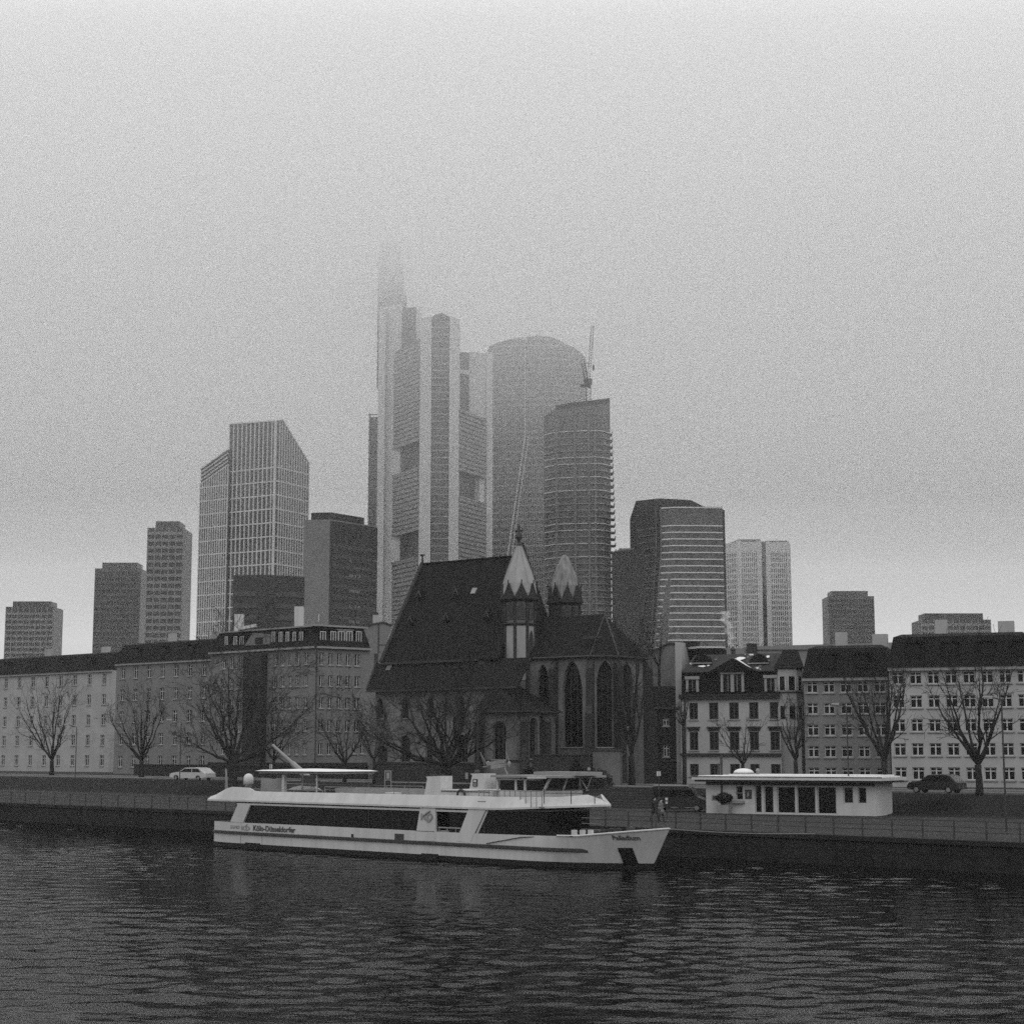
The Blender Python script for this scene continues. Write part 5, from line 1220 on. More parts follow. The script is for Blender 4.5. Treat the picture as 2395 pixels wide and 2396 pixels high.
# T6 round topped glass tower half in cloud
Y6 = 960; t6 = tower('round_tower', W(1240, 1400, Y6), 'huge round topped glass tower fading into the cloud behind', 'skyscraper'); t6.location.z = GZ
xl, xr = W(1135, 1000, Y6).x, W(1373, 1000, Y6).x; xk = W(1228, 1000, Y6).x
mb = MB(); prof = []
for px, py in ((1138, 826), (1146, 812), (1165, 805), (1195, 799), (1253, 793), (1286, 795), (1307, 802), (1320, 810), (1338, 815), (1355, 825), (1366, 835), (1371, 848)): q_ = W(px, py, Y6); prof.append((q_.x, q_.z))
n6 = len(prof); fy = lambda x: Y6 - 8*math.cos((x-(xl+xr)/2)/((xr-xl)/2)*1.35)
ring1 = [(x, fy(x), GZ) for x, z in prof]; ring2 = [(x, fy(x), z) for x, z in prof]; bk = [(x, Y6+28, z) for x, z in prof]; bk0 = [(x, Y6+28, GZ) for x, z in prof]
mb.rings([ring1, ring2, bk, bk0], cap=False, closed=False)
mb.f.append(mb.P([ring1[0], ring2[0], bk[0], bk0[0]])); mb.f.append(mb.P([ring1[-1], ring2[-1], bk[-1], bk0[-1]])); mb.build('glass_body', M['tower_glass'], t6)
mb = MB(); N6 = 46
zcr_ = W(0, 985, Y6).z
for k in range(N6+1):
    x = xl+(xr-xl)*k/N6; y = fy(x); zt6 = max([z1+(z2-z1)*(x-x1)/(x2-x1) for (x1, z1), (x2, z2) in zip(prof, prof[1:]) if x1 <= x+.01 <= x2+.1] or [prof[-1][1]])-6
    mb.box(x-.22, x+.22, y-.6, y-.02, GZ, zt6)
mb.build('mullion', M['tower_slat'], t6)
mb = MB(); z = 30
zt6f = lambda x: max([z1+(z2-z1)*(x-x1)/(x2-x1) for (x1, z1), (x2, z2) in zip(prof, prof[1:]) if x1 <= x <= x2] or [0])
while z < zcr_+60:
    pts = [(xl+(xr-xl)*k/14, fy(xl+(xr-xl)*k/14)-.35) for k in range(15)]
    if abs(z-zcr_) > 7:
        for (a, b), (c, d) in zip(pts, pts[1:]):
            if min(zt6f(a+.01), zt6f(c-.01)) > z+1.5: mb.prism([(a, b), (c, d), (c, d+.3), (a, b+.3)], z, z+1.0)
    z += 3.8
mb.build('band_cladding', M['tower_slat'], t6)
mb = MB(); p_ = [W(1228, 800, Y6-10), W(1228, 1020, Y6-10), W(1186, 1310, Y6-10)]
mb.tube(p_[0], p_[1], .35, n=4); mb.tube(p_[1], p_[2], .5, n=4); mb.tube(p_[1]+Vector((2, 0, 0)), p_[2]+Vector((2.2, 0, 0)), .35, n=4)
mb.build('edge_strip', M['tower_white'], t6)  # pale tubes along the front edge and the slanting crease

# T7 residential tower under construction with balconies
Y7 = 780; t7 = tower('residential_tower', W(1350, 1400, Y7), 'tall apartment tower with rows of curved balconies and a crane on its roof', 'skyscraper'); t7.location.z = GZ
K = lambda px, Y, py=1150: W(px, py, Y)
A7 = Frame(K(1301, Y7), -38); A7.n *= 1
Lf = Frame(K(1301, Y7), 55); u7 = Lf.U(1273, 1150)
fp = [xy(Lf.p(u7, 0, 0)), xy(K(1301, Y7)), xy(K(1345, Y7-3)), xy(K(1390, Y7-4)), xy(K(1412, Y7-2)), xy(K(1428, Y7+5))]
fpb = [(fp[-1][0], Y7+24), (fp[0][0], Y7+30)]
z71, z72 = W(1301, 952, Y7).z, W(1420, 936, Y7).z; z70 = W(1273, 972, Y7+8).z
tops7 = [W(px, y, Y).z for px, y, Y in ((1273, 974, fp[0][1]), (1301, 955, Y7), (1345, 948, Y7-3), (1390, 943, Y7-4), (1412, 940, Y7-2), (1428, 938, Y7+5))]
mb = MB(); mb.prism(fp+fpb, GZ, tops7+[tops7[-1], tops7[0]]); mb.build('body', M['tower_dim'], t7)
mb = MB(); fo = [(x, y-.5) for x, y in fp]
zt7 = tops7
for (a, b, za, zb7) in zip(fo, fo[1:], zt7, zt7[1:]):
    if a == fo[0]: continue
    mb.prism([a, b, (b[0], b[1]+.4), (a[0], a[1]+.4)], [za-.6, zb7-.6, zb7-.6, za-.6], [za+1.3, zb7+1.3, zb7+1.3, za+1.3])
mb.build('roof_screen', M['tower_dark'], t7)
mb = MB(); z = z71-12; fl7 = 0
random.seed(11)
gl7 = MB(); grey = MB()
while z > 12:
    slabs = MB()
    for j, (a, b) in enumerate(zip(fp, fp[1:])):
        o_ = 1.5 if j in (0, 3, 4) else .7
        ex = 0.0; 
        slabs.prism([(a[0], a[1]-o_), (b[0]+(1.2 if j == 4 else 0), b[1]-o_), (b[0], b[1]-.02), (a[0], a[1]-.02)], z-.14, z+.2)
        m_ = 5 if j else 3
        for k in range(m_):
            if random.random() < .5:
                xa, xb = a[0]+(b[0]-a[0])*(k+.12)/m_, a[0]+(b[0]-a[0])*(k+.88)/m_; ya, yb = a[1]+(b[1]-a[1])*(k+.12)/m_, a[1]+(b[1]-a[1])*(k+.88)/m_
                gl7.prism([(xa, ya-.12), (xb, yb-.12), (xb, yb-.02), (xa, ya-.02)], z+.5, z+2.9)
            elif random.random() < .55:
                xa, xb = a[0]+(b[0]-a[0])*k/m_, a[0]+(b[0]-a[0])*(k+1)/m_; ya, yb = a[1]+(b[1]-a[1])*k/m_, a[1]+(b[1]-a[1])*(k+1)/m_
                grey.prism([(xa, ya-.6), (xb, yb-.6), (xb, yb-.5), (xa, ya-.5)], z+.28, z+1.3)
    slabs.build('floor_slab', M['tower_slat'] if random.random() < .6 else M['tower_white'], t7); z -= 3.05
gl7.build('glazing', M['tower_glass'], t7); grey.build('balustrade_cladding', M['tower_core'], t7)
mb = MB()
for px in (1301, 1345, 1377, 1392): q_ = K(px, Y7-2); mb.box(q_.x-.5, q_.x+.5, Y7-5.1, Y7-3, GZ, W(px, 965, Y7).z)
mb.build('pier', M['tower_core'], t7)
mb = MB(); z = z71-12
xr7 = fp[-1][0]; k = 0
while z > 20:                                # projecting balconies on the right side, deeper lower down
    t = 1-(z-20)/(z71-32); ext = 1.0+2.4*min(1, t*1.3)
    mb = MB(); mb.prism([(xr7-2, fp[-1][1]-3.5), (xr7+ext, fp[-1][1]-1.5), (xr7+ext, fp[-1][1]+5), (xr7-.05, fp[-1][1]+5)], z-.2, z+.2)
    mb.prism([(xr7+ext-.15, fp[-1][1]-1.4), (xr7+ext, fp[-1][1]-1.4), (xr7+ext, fp[-1][1]+5), (xr7+ext-.15, fp[-1][1]+5)], z+.2, z+1.5)
    mb.build('balcony', M['tower_dim'], t7); z -= 3.05
# tower crane on that roof
cr_ = tower('tower_crane', W(1376, 932, Y7+6), 'thin luffing tower crane standing on the unfinished apartment tower', 'crane')
mb = MB(); c0_, c1_ = W(1371, 932, Y7+6), W(1381, 868, Y7+6)
def lattice(mb, p, q, w, n, r=.16, r2=.1):
    p, q = Vector(p), Vector(q); d = (q-p).normalized(); a = Vector((0, 1, 0)); b = d.cross(a).normalized(); 
    cs = [a*w/2+b*w/2, a*w/2-b*w/2, -a*w/2-b*w/2, -a*w/2+b*w/2]
    for c in cs: mb.tube(p+c, q+c, r, n=4)
    for k in range(n):
        s0, s1 = p+(q-p)*k/n, p+(q-p)*(k+1)/n
        for i in range(4): mb.tube(s0+cs[i], s1+cs[(i+1) % 4], r2, n=3)
x_ = (c0_.x+c1_.x)/2; zb7 = z72-3; zt_c = W(1376, 905, Y7+6).z
lattice(mb, (x_, Y7+6, zb7), (x_, Y7+6, zt_c), 2.2, 8); mb.build('mast', M['crane'], cr_)
mb = MB(); q0 = W(1358, 905, Y7+6); q1 = W(1382, 893, Y7+6)
mb.box(q0.x, q1.x, Y7+5, Y7+7.5, zt_c, zt_c+1.2); mb.box(W(1362, 0, Y7).x, W(1380, 0, Y7).x, Y7+4.6, Y7+7.8, zt_c+1.2, zt_c+3.6); mb.box(q1.x-1.6, q1.x, Y7+4, Y7+5.4, zt_c-.6, zt_c+1.9); mb.build('machinery_deck', M['crane'], cr_)
mb = MB(); lattice(mb, W(1376, 895, Y7+6), W(1386, 762, Y7+6), 1.2, 22, .13, .07); mb.build('jib', M['crane'], cr_)
mb = MB(); lattice(mb, W(1372, 890, Y7+6), W(1364, 850, Y7+6), 1.6, 5, .2, .1); mb.tube(W(1364, 850, Y7+6), W(1379, 850, Y7+6), .1); mb.tube(W(1364, 850, Y7+6), W(1383, 795, Y7+6), .06, n=3); mb.build('back_frame', M['crane'], cr_)
mb = MB(); mb.tube(W(1387, 762, Y7+6), W(1388, 860, Y7+6), .07, n=3); h_ = W(1388, 860, Y7+6); mb.lathe((h_.x, h_.y), [(.2, h_.z+1.5), (.6, h_.z), (.2, h_.z-1.5)], 6); mb.build('hook', M['crane'], cr_)

# T8 banded office tower with a leaning fold, T9 dark block
Y8 = 750; t8 = tower('banded_tower', W(1600, 1450, Y8), 'broad office tower with pale wavy floor bands and a slanting left fold', 'tower'); t8.location.z = GZ
K8 = lambda px, Y=Y8, py=1330: W(px, py, Y)
zt8 = W(1600, 1186, Y8).z; zb8 = W(1540, 1168, Y8+10).z
fb = [xy(K8(1489, Y8+16)), xy(K8(1545, Y8+5)), xy(K8(1618, Y8+8)), xy(K8(1648, Y8+14)), (K8(1648).x, Y8+40), (K8(1489).x, Y8+40)]
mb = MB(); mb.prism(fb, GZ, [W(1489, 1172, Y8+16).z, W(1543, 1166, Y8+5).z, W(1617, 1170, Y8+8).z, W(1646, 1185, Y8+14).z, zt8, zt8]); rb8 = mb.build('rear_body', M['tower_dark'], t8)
xT, xB = K8(1545, py=1200).x, K8(1517, py=1490).x; zK = W(1545, 1285, Y8).z; xR0, xR1 = K8(1690, py=1200).x, K8(1698, py=1500).x
mb = MB(); top_ = [(xT, Y8+1), (K8(1575).x, Y8-1.6), (K8(1640).x, Y8-1), (xR0, Y8), (xR0, Y8+30), (xT, Y8+30)]
mid_ = [(xT, Y8+1)] + top_[1:3] + [((xR0+xR1)/2-.2, Y8), ((xR0+xR1)/2-.2, Y8+30), (xT, Y8+30)]
bot_ = [(xB-1, Y8+1)] + top_[1:3] + [(xR1, Y8), (xR1, Y8+30), (xB-1, Y8+30)]
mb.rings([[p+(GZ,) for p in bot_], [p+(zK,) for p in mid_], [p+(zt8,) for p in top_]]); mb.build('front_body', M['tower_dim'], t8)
mb = MB(); z = zt8-8.5; gl8 = MB(); random.seed(21)
def xl8(z): return xT if z > zK else xT+(xB-1-xT)*(zK-z)/(zK-GZ)
def xr8(z): return xR0+(xR1-xR0)*(zt8-z)/(zt8-GZ)
zs8 = []
while z > 8: zs8.append(z); z -= 2.95
for z in zs8 + [zt8-.5]:
    a, b = xl8(z)+.3, xr8(z)-.1
    mb = MB(); pts = [(a, Y8+.6), (K8(1575).x, Y8-1.9), (K8(1640).x, Y8-1.4), (b, Y8-.4)]
    for p_, q_ in zip(pts, pts[1:]): mb.prism([p_, q_, (q_[0], q_[1]+.8), (p_[0], p_[1]+.8)], z-.25, z+.25)
    mb.build('floor_band', M['tower_white'], t8)
    n8 = 18
    for k in range(n8):
        if random.random() < .45:
            xa, xb = a+(b-a)*(k+.1)/n8, a+(b-a)*(k+.9)/n8
            f8 = lambda x: (Y8+.6+(Y8-1.9-Y8-.6)*(x-a)/(K8(1575).x-a)) if x < K8(1575).x else Y8-1.75+1.2*max(0, (x-K8(1575).x)/(b-K8(1575).x))
            gl8.prism([(xa, f8(xa)+.05), (xb, f8(xb)+.05), (xb, f8(xb)+.3), (xa, f8(xa)+.3)], z-2.3, z-.4)
gl8.build('glazing', M['tower_glass'], t8)
mb = MB()
for z in zs8:
    p_, q_ = fb[0], fb[1]; mb.prism([(p_[0]+.4, p_[1]-.6), (q_[0]-1.2, q_[1]-.3), (q_[0]-1.2, q_[1]), (p_[0]+.4, p_[1])], z-.2, z+.15)
mb.build('band_cladding', M['tower_core'], rb8)
mb = MB(); mb.tube((xT+.1, Y8+.4, zt8), (xT+.1, Y8+.4, zK), .3, n=4); mb.tube((xT+.1, Y8+.4, zK), (xB-1, Y8+.4, GZ), .3, n=4)
mb.tube((xT-1.8, Y8+4, zt8+1), (xT-1.8, Y8+4, zK), .3, n=4); mb.tube((xT-1.8, Y8+4, zK), (xB-2.2, Y8+4, GZ), .22, n=4)
q_ = K8(1493); mb.tube((K8(1485, py=1300).x, Y8+10, W(0, 1310, Y8+10).z), (K8(1487, py=1420).x, Y8+10, W(0, 1430, Y8+10).z), .22, n=4); mb.tube((K8(1487, py=1420).x, Y8+10, W(0, 1430, Y8+10).z), (K8(1500).x, Y8+10, GZ), .22, n=4)
mb.build('edge_fin', M['tower_core'], t8)
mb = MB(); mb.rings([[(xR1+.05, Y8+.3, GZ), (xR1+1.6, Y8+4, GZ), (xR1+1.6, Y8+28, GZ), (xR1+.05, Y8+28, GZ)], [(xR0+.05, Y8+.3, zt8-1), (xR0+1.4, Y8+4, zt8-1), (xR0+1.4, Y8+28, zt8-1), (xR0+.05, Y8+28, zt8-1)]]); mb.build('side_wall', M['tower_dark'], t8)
Y9 = 690; t9 = tower('dark_office_block', W(1470, 1450, Y9), 'low dark block wedged between the balcony tower and the banded tower', 'building'); t9.location.z = GZ
a, b = W(1436, 1400, Y9), W(1508, 1400, Y9)
mb = MB(); mb.prism([xy(a), (b.x, b.y-3), (b.x, Y9+14), (a.x, Y9+14)], GZ, [W(1440, 1290, Y9).z, W(1490, 1285, Y9).z, W(1490, 1285, Y9).z, W(1490, 1285, Y9).z]); mb.build('wall', M['tower_dark'], t9)
mb = MB(); p_ = W(1441, 1291, Y9-.6); q_ = W(1451, 1287, Y9-.6); mb.tube(p_, q_, .4, n=5); q_ = W(1466, 1284, Y9+3); mb.box(q_.x-3, q_.x+3, Y9+3, Y9+6, q_.z-2, q_.z+.2); mb.build('roof_plant', M['tower_dim'], t9)

# T10 far twin slabs with light window grids
YA = 1250; tA = tower('twin_slab_tower', W(1770, 1450, YA), 'pale twin slab tower far off in the haze with fine window grid', 'tower'); tA.location.z = GZ
KA = lambda px, py=1400: W(px, py, YA)
ztA_ = W(1760, 1262, YA).z
mb = MB(); xs = [KA(1697).x, KA(1730).x, KA(1782).x, KA(1794).x, KA(1843).x]
mb.prism([(xs[0], YA+14), (xs[1], YA), (xs[2], YA), (xs[2], YA+40), (xs[0], YA+40)], GZ, [ztA_-3, ztA_, ztA_, ztA_, ztA_-3])
mb.build('glass_body', M['tower_glass'], tA)
mb = MB(); mb.prism([(xs[3], YA), (xs[4], YA), (xs[4]+3, YA+8), (xs[4]+3, YA+40), (xs[3], YA+40)], GZ, ztA_-1); mb.build('glass_body', M['tower_glass'], tA)
mb = MB(); mb.box(xs[2], xs[3], YA+5, YA+30, GZ, ztA_-1); mb.build('recess', M['tower_dark'], tA)
mb = MB(); FA = Frame((xs[0], YA+14), -0); 
def gridxy(p, q, nv, mb, wv=.8, wh=1.1):
    p, q = Vector(p+(0,)), Vector(q+(0,)); L_ = (q-p).length; fr = Frame(p, -math.degrees(math.atan2(q.y-p.y, q.x-p.x)))
    z = 20; g_ = MB(fr)
    for k in range(nv+1): u = L_*k/nv; g_.box(u-wv/2, u+wv/2, -.8, -.02, GZ, ztA_-2)
    while z < ztA_-3: g_.box(0, L_, -.6, -.02, z, z+wh); z += 3.9
    g_.box(0, L_, -.7, -.02, ztA_-9, ztA_-2); i = len(mb.v); mb.v += g_.v; mb.f += [[x+i for x in f_] for f_ in g_.f]
gridxy((xs[0], YA+14), (xs[1], YA), 7, mb); gridxy((xs[1], YA-.1), (xs[2], YA-.1), 11, mb); gridxy((xs[3], YA-.1), (xs[4], YA-.1), 10, mb, .7, 1.0); gridxy((xs[4], YA-.1), (xs[4]+3, YA+8), 2, mb)
for x in (xs[1], xs[2]-1.5, xs[3]+1.3): mb.box(x-1.6, x+1.6, YA-1.2, YA-.15, GZ, ztA_-1)
mb.build('facade_grid', M['tower_white'], tA)

# ------------------------------------------------------------------ continuation of the city either side of the picture
def plain_house(px0, px1, Y, ang, ytop, label, m='plaster', floors=5, cols=8, roof=True, name='town_house', cat='building'):
    fr = Frame(W(px0, 1800, Y), ang); L_ = fr.U(px1, 1700); zt_ = fr.Z((px0+px1)/2, ytop)
    h = thing(name, fr.p(L_/2, 5, GZ), label, cat)
    fh = (zt_-GZ)/floors; hs_ = []
    for f_ in range(floors):
        for c in range(cols):
            u = L_*(c+.5)/cols; hs_.append((u-.6, u+.6, GZ+f_*fh+fh*.3, GZ+f_*fh+fh*.82))
    facade(fr, 0, L_, GZ-.3, zt_, hs_, M[m], h, style='cross')
    mb = MB(fr); mb.box(.01, L_-.01, .51, 11, GZ, zt_-.02); mb.build('wall', M[m], h)
    mb = MB(fr); mb.box(-.1, L_+.1, -.35, -.01, zt_-.35, zt_); mb.build('cornice', M['trim'], h)
    mb = MB(fr); zr = zt_+3.6; mb.rings([[(-.1, -.45, zt_), (L_+.1, -.45, zt_), (L_+.1, 11.3, zt_), (-.1, 11.3, zt_)], [(.4, 1.0, zr-.4), (L_-.4, 1.0, zr-.4), (L_-.4, 10, zr-.4), (.4, 10, zr-.4)], [(1, 3, zr), (L_-1, 3, zr), (L_-1, 8, zr), (1, 8, zr)]]); rf = mb.build('roof', M['slate'], h)
    for c in range(1, cols, 2):
        u = L_*(c+.5)/cols; mb = MB(fr); mb.box(u-.8, u+.8, -.1, 1.6, zt_+.8, zt_+2.5); mb.box(u-.95, u+.95, -.25, 1.6, zt_+2.5, zt_+2.65); d = mb.build('dormer', M['slate'], h)
        mb = MB(fr); mb.box(u-.55, u+.55, -.13, -.101, zt_+1.0, zt_+2.3); mb.build('pane', M['glass'], d)
    mb = MB(fr); mb.box(L_*.3, L_*.3+1.2, 5, 6, zr-.1, zr+1.6); mb.box(L_*.75, L_*.75+1.6, 5, 6, zr-.1, zr+1.3); mb.build('chimney', M['plaster_white'], h)
    return h
uEp = LL.p(uEnd, 0, 0)
pxE = CX+uEp.x/uEp.y*F
plain_house(265, pxE-3, 300, 40, 1548, 'dark plastered house left of the corner apartment block', 'plaster', 5, 7)
plain_house(-40, 258, 350, 40, 1575, 'long pale house at the far left end of the river front', 'plaster_white', 5, 9)
plain_house(1884, 2080, 187, 20, 1585, 'plain pale house just right of the bay windowed town house', 'plaster', 5, 5)
plain_house(2086, 2420, 178, 20, 1560, 'wide grey house at the far right end of the river front', 'plaster_white', 5, 8)
def far_slab(px0, px1, Y, ytop, label, m='tower_dim', name='far_tower'):
    a, b = W(px0, 1300, Y), W(px1, 1300, Y); z1 = W(0, ytop, Y).z; t = tower(name, Vector(((a.x+b.x)/2, Y, GZ)), label)
    mb = MB(); mb.box(a.x, b.x, Y, Y+25, GZ, z1); mb.box(a.x+3, b.x-3, Y+4, Y+20, z1, z1+4); mb.build('wall', M['tower_glass'], t)
    mb = MB(); z = 14
    while z < z1-2: mb.box(a.x, b.x, Y-.5, Y-.02, z, z+1.5); z += 3.7
    n = int((b.x-a.x)/3.6)
    for k in range(n+1): x = a.x+(b.x-a.x)*k/n; mb.box(x-.3, x+.3, Y-.6, Y-.03, GZ, z1)
    mb.build('facade_grid', M[m], t)
far_slab(225, 330, 1050, 1330, 'faint hazy slab tower above the far left houses')
far_slab(345, 428, 900, 1235, 'gridded slab tower just left of the stepped wing tower', 'tower_slat')
far_slab(20, 130, 1150, 1420, 'lowest pale office slab on the far left skyline', 'tower_slat')
far_slab(1935, 2040, 1200, 1395, 'faint slab tower right of the twin slab tower')
far_slab(2150, 2310, 1000, 1450, 'broad low office slab on the far right skyline', 'tower_slat')

# ------------------------------------------------------------------ bare winter trees
def bare_tree(name, base, fork_z, rt, limbs, seed, label, group=None, depth=5, rmin=.014, twig=1.0, upb=.05, pale=(), dens=1.0, lean=(0, 0)):
    """limbs: list of (target Vector, radius) reached from the fork"""
    rnd = random.Random(seed); root = thing(name, base, label, 'tree', group)
    tr = MB(); fork = Vector((base[0]+lean[0], base[1]+lean[1], fork_z)); B_ = Vector(base)
    n = 6
    rings = []
    for i in range(n+1):
        t = i/n; c = B_.lerp(fork, t)+Vector((.12*rt*math.sin(t*5), 0, 0)); r_ = rt*(1.35-.5*t if t < .3 else 1.2-.22*t) * (1.12 if i == n else 1)
        rings.append([tuple(c+Vector((math.cos(2*math.pi*k/10), math.sin(2*math.pi*k/10), 0))*r_*(1+.08*math.sin(3*k+seed))) for k in range(10)])
    tr.rings(rings); cw = MB(); pl = MB()
    def branch(p, d, L, r, lev, mbb):
        seg = 5 if lev == 0 else (4 if lev < 3 else 3); pts = [p]; dd = d.copy(); cur = p
        for i in range(seg):
            dd = (dd+Vector((rnd.uniform(-1, 1), rnd.uniform(-1, 1), rnd.uniform(-1, 1)))*(.11+.05*lev)+Vector((0, 0, upb))).normalized()
            cur = cur+dd*L/seg; pts.append(cur)
        for i in range(seg):
            r0 = r*(1-.62*i/seg); r1_ = r*(1-.62*(i+1)/seg)
            mbb.tube(pts[i], pts[i+1], max(r0, rmin), max(r1_, rmin), n=7 if lev == 0 else (5 if lev == 1 else 3))
        if lev >= depth: return
        kids = int(round((6, 6, 5, 4, 3, 3)[lev]*dens*rnd.uniform(.75, 1.25)))
        for k in range(kids):
            t = rnd.uniform(.22, 1.0) if k else 1.0; i = min(int(t*seg), seg-1); q = pts[i].lerp(pts[i+1], t*seg-i)
            ax = (pts[i+1]-pts[i]).normalized(); o_ = ax.orthogonal().normalized(); o_.rotate(Matrix.Rotation(rnd.uniform(0, 2*math.pi), 3, ax))
            an = R(rnd.uniform(22, 62)) if k else R(12); nd = (ax*math.cos(an)+o_*math.sin(an)).normalized()
            branch(q, nd, L*rnd.uniform(.42, .68)*(1 if lev else .8), max(r*(1-.62*t)*.62, rmin), lev+1, mbb)
    for j, (tg, r_) in enumerate(limbs):
        tg = Vector(tg); d = tg-fork; L = d.length; d.normalize()
        # gentle curve: leaves the fork steeper, then bends towards the target
        sv = upb; mbb = pl if j in pale else cw
        seg = 7; pts = []; 
        for i in range(seg+1):
            t = i/seg; c = fork.lerp(tg, t)+Vector((0, 0, -1))*math.sin(math.pi*t)*L*.07*(1 if j % 2 else .5)+Vector((rnd.uniform(-1, 1), rnd.uniform(-1, 1), rnd.uniform(-1, 1)))*L*.018*(0 < i < seg); pts.append(c)
        for i in range(seg): mbb.tube(pts[i], pts[i+1], r_*(1-.68*i/seg), r_*(1-.68*(i+1)/seg), n=8)
        for k in range(int(10*dens)):
            t = rnd.uniform(.25, 1.0) if k > 1 else 1.0; i = min(int(t*seg), seg-1); q = pts[i].lerp(pts[i+1], min(1, t*seg-i))
            ax = (pts[i+1]-pts[i]).normalized(); o_ = ax.orthogonal().normalized(); o_.rotate(Matrix.Rotation(rnd.uniform(0, 2*math.pi), 3, ax)); an = R(rnd.uniform(18, 60)) if k > 1 else R(15)
            branch(q, (ax*math.cos(an)+o_*math.sin(an)+Vector((0, 0, .12))).normalized(), L*rnd.uniform(.28, .5)*twig, r_*(1-.68*t)*.6, 2 if depth < 5 else 1, cw)
    t_ = tr.build('trunk', M['bark'], root, smooth=True)
    if pl.f: pl.build('pale_limb', M['bark_pale'], root)
    cw.build('crown', M['bark'], root); return root
def tgt(lst, Y): return [(tuple(W(px, py, Y+dy)), r_*1.3) for px, py, dy, r_ in lst]
g0 = GP(1045, 1850, 1.0) if False else None
Yb = 176
bb = W(1045, 1850, Yb); bb.z = 2.0
bare_tree('plane_tree', bb, W(1045, 1792, Yb).z, .55, tgt([(905, 1735, 2, .17), (880, 1722, -5, .15), (948, 1672, 3, .2), (975, 1640, 7, .14), (1012, 1640, -2, .18), (1043, 1625, 2, .17), (1075, 1650, 7, .16), (1120, 1690, 0, .2), (1158, 1730, -4, .17), (1105, 1610, 2, .19), (1000, 1700, -7, .15), (1090, 1720, -8, .13)], Yb), 4,
          'big many limbed bare plane tree standing before the church nave', dens=.66, twig=1.05, rmin=.014)
bp = W(1100, 1700, Yb+4); q_ = MB()
Yl = 222; bb = W(543, 1850, Yl); bb.z = 2.2
bare_tree('plane_tree', bb, W(543, 1785, Yl).z, .52, tgt([(500, 1690, 3, .2), (470, 1640, 4, .16), (515, 1660, -3, .2), (585, 1650, 4, .2), (560, 1610, 0, .17), (640, 1640, 4, .17), (655, 1740, -3, .17), (690, 1690, 0, .13), (460, 1745, -4, .16), (610, 1580, 6, .12), (535, 1570, 0, .14)], Yl), 9,
          'broad bare tree in front of the dark stair tower of the corner block', dens=.68, twig=1.0, rmin=.016)
def small_tree(px, ytop, Y, rt, yfork, spread, seed, label, dens=.55, group='young bare street trees', n=6, zb=None):
    b_ = W(px, 1830, Y); b_.z = zb if zb is not None else GZ; rnd = random.Random(seed); fz = W(px, yfork, Y).z; tz = W(px, ytop, Y).z; L_ = []
    for k in range(n):
        a = 2*math.pi*k/n+rnd.uniform(-.3, .3); rr = spread*rnd.uniform(.5, 1) if k else spread*.15
        L_.append(((b_.x+rr*math.cos(a), b_.y+rr*math.sin(a), fz+(tz-fz)*rnd.uniform(.55, .8) if k else fz+(tz-fz)*.88), rt*.55))
    return bare_tree('street_tree', b_, fz, rt, L_, seed, label, group, depth=4, dens=dens, twig=.75, rmin=.016)
small_tree(1478, 1500, 186, .3, 1770, 3.4, 31, 'dark leaning bare tree between the apse and the brick house', n=7, dens=.75)
small_tree(1600, 1620, 180, .16, 1700, 1.6, 32, 'slim straight bare tree at the left corner of the town house')
small_tree(1738, 1690, 176, .17, 1790, 2.6, 33, 'low bare tree before the third window column of the town house', n=6)
small_tree(1862, 1640, 178, .2, 1780, 2.6, 34, 'bare tree under the polygonal bay behind the kiosk roof', n=7)
small_tree(1545, 1470, 205, .16, 1560, 2.2, 35, 'thin bare tree top rising beside the blank gable', n=5, dens=.45)
small_tree(875, 1690, 196, .16, 1780, 2.6, 36, 'small bare tree by the arched church door', n=6)
small_tree(806, 1660, 206, .2, 1790, 3.6, 37, 'bare tree in front of the right face of the corner block', n=7, dens=.7)
small_tree(640, 1660, 226, .2, 1780, 3.6, 38, 'bare tree between the stair tower and the block corner', n=7, dens=.7)
small_tree(330, 1620, 250, .3, 1780, 5, 39, 'bare tree before the dark house left of the ship', n=8, dens=.75)
small_tree(120, 1600, 275, .3, 1780, 6, 40, 'bare tree at the far left end of the quay road', n=8, dens=.75)
small_tree(2070, 1560, 150, .26, 1780, 4, 41, 'bare tree right of the kiosk behind the railing', n=8, dens=.75)
small_tree(2290, 1540, 140, .26, 1790, 4, 42, 'bare tree at the far right end of the promenade', n=8, dens=.75)
mb = MB()
# ivy-like shrubs in the churchyard corner
def shrub(px, py, Y, w, h, seed, label):
    rnd = random.Random(seed); b_ = W(px, py, Y); b_.z = GZ; r_ = thing('shrub', b_, label, 'shrub', 'dark churchyard shrubs'); mb = MB()
    for k in range(1300):
        a = rnd.uniform(0, 2*math.pi); el = rnd.uniform(0, 1.45); rr = rnd.uniform(.55, 1.0)**.5*(1+.2*math.sin(3*a+seed)); c = b_+Vector((w*rr*math.cos(a)*math.cos(el), w*rr*math.sin(a)*math.cos(el), h*rr*math.sin(el)))
        d = Vector((rnd.uniform(-1, 1), rnd.uniform(-1, 1), rnd.uniform(-1, 1))).normalized(); e = d.orthogonal().normalized(); s_ = rnd.uniform(.08, .17)
        mb.f.append(mb.P([tuple(c-d*s_), tuple(c+e*s_*.6), tuple(c+d*s_), tuple(c-e*s_*.6)]))
    mb.build('foliage', M['bank'], r_)
    mb = MB()
    for k in range(5): a = k*1.25; mb.tube(b_, b_+Vector((w*.5*math.cos(a), w*.5*math.sin(a), h*.6)), .05, .02)
    mb.build('stem', M['bark'], r_)
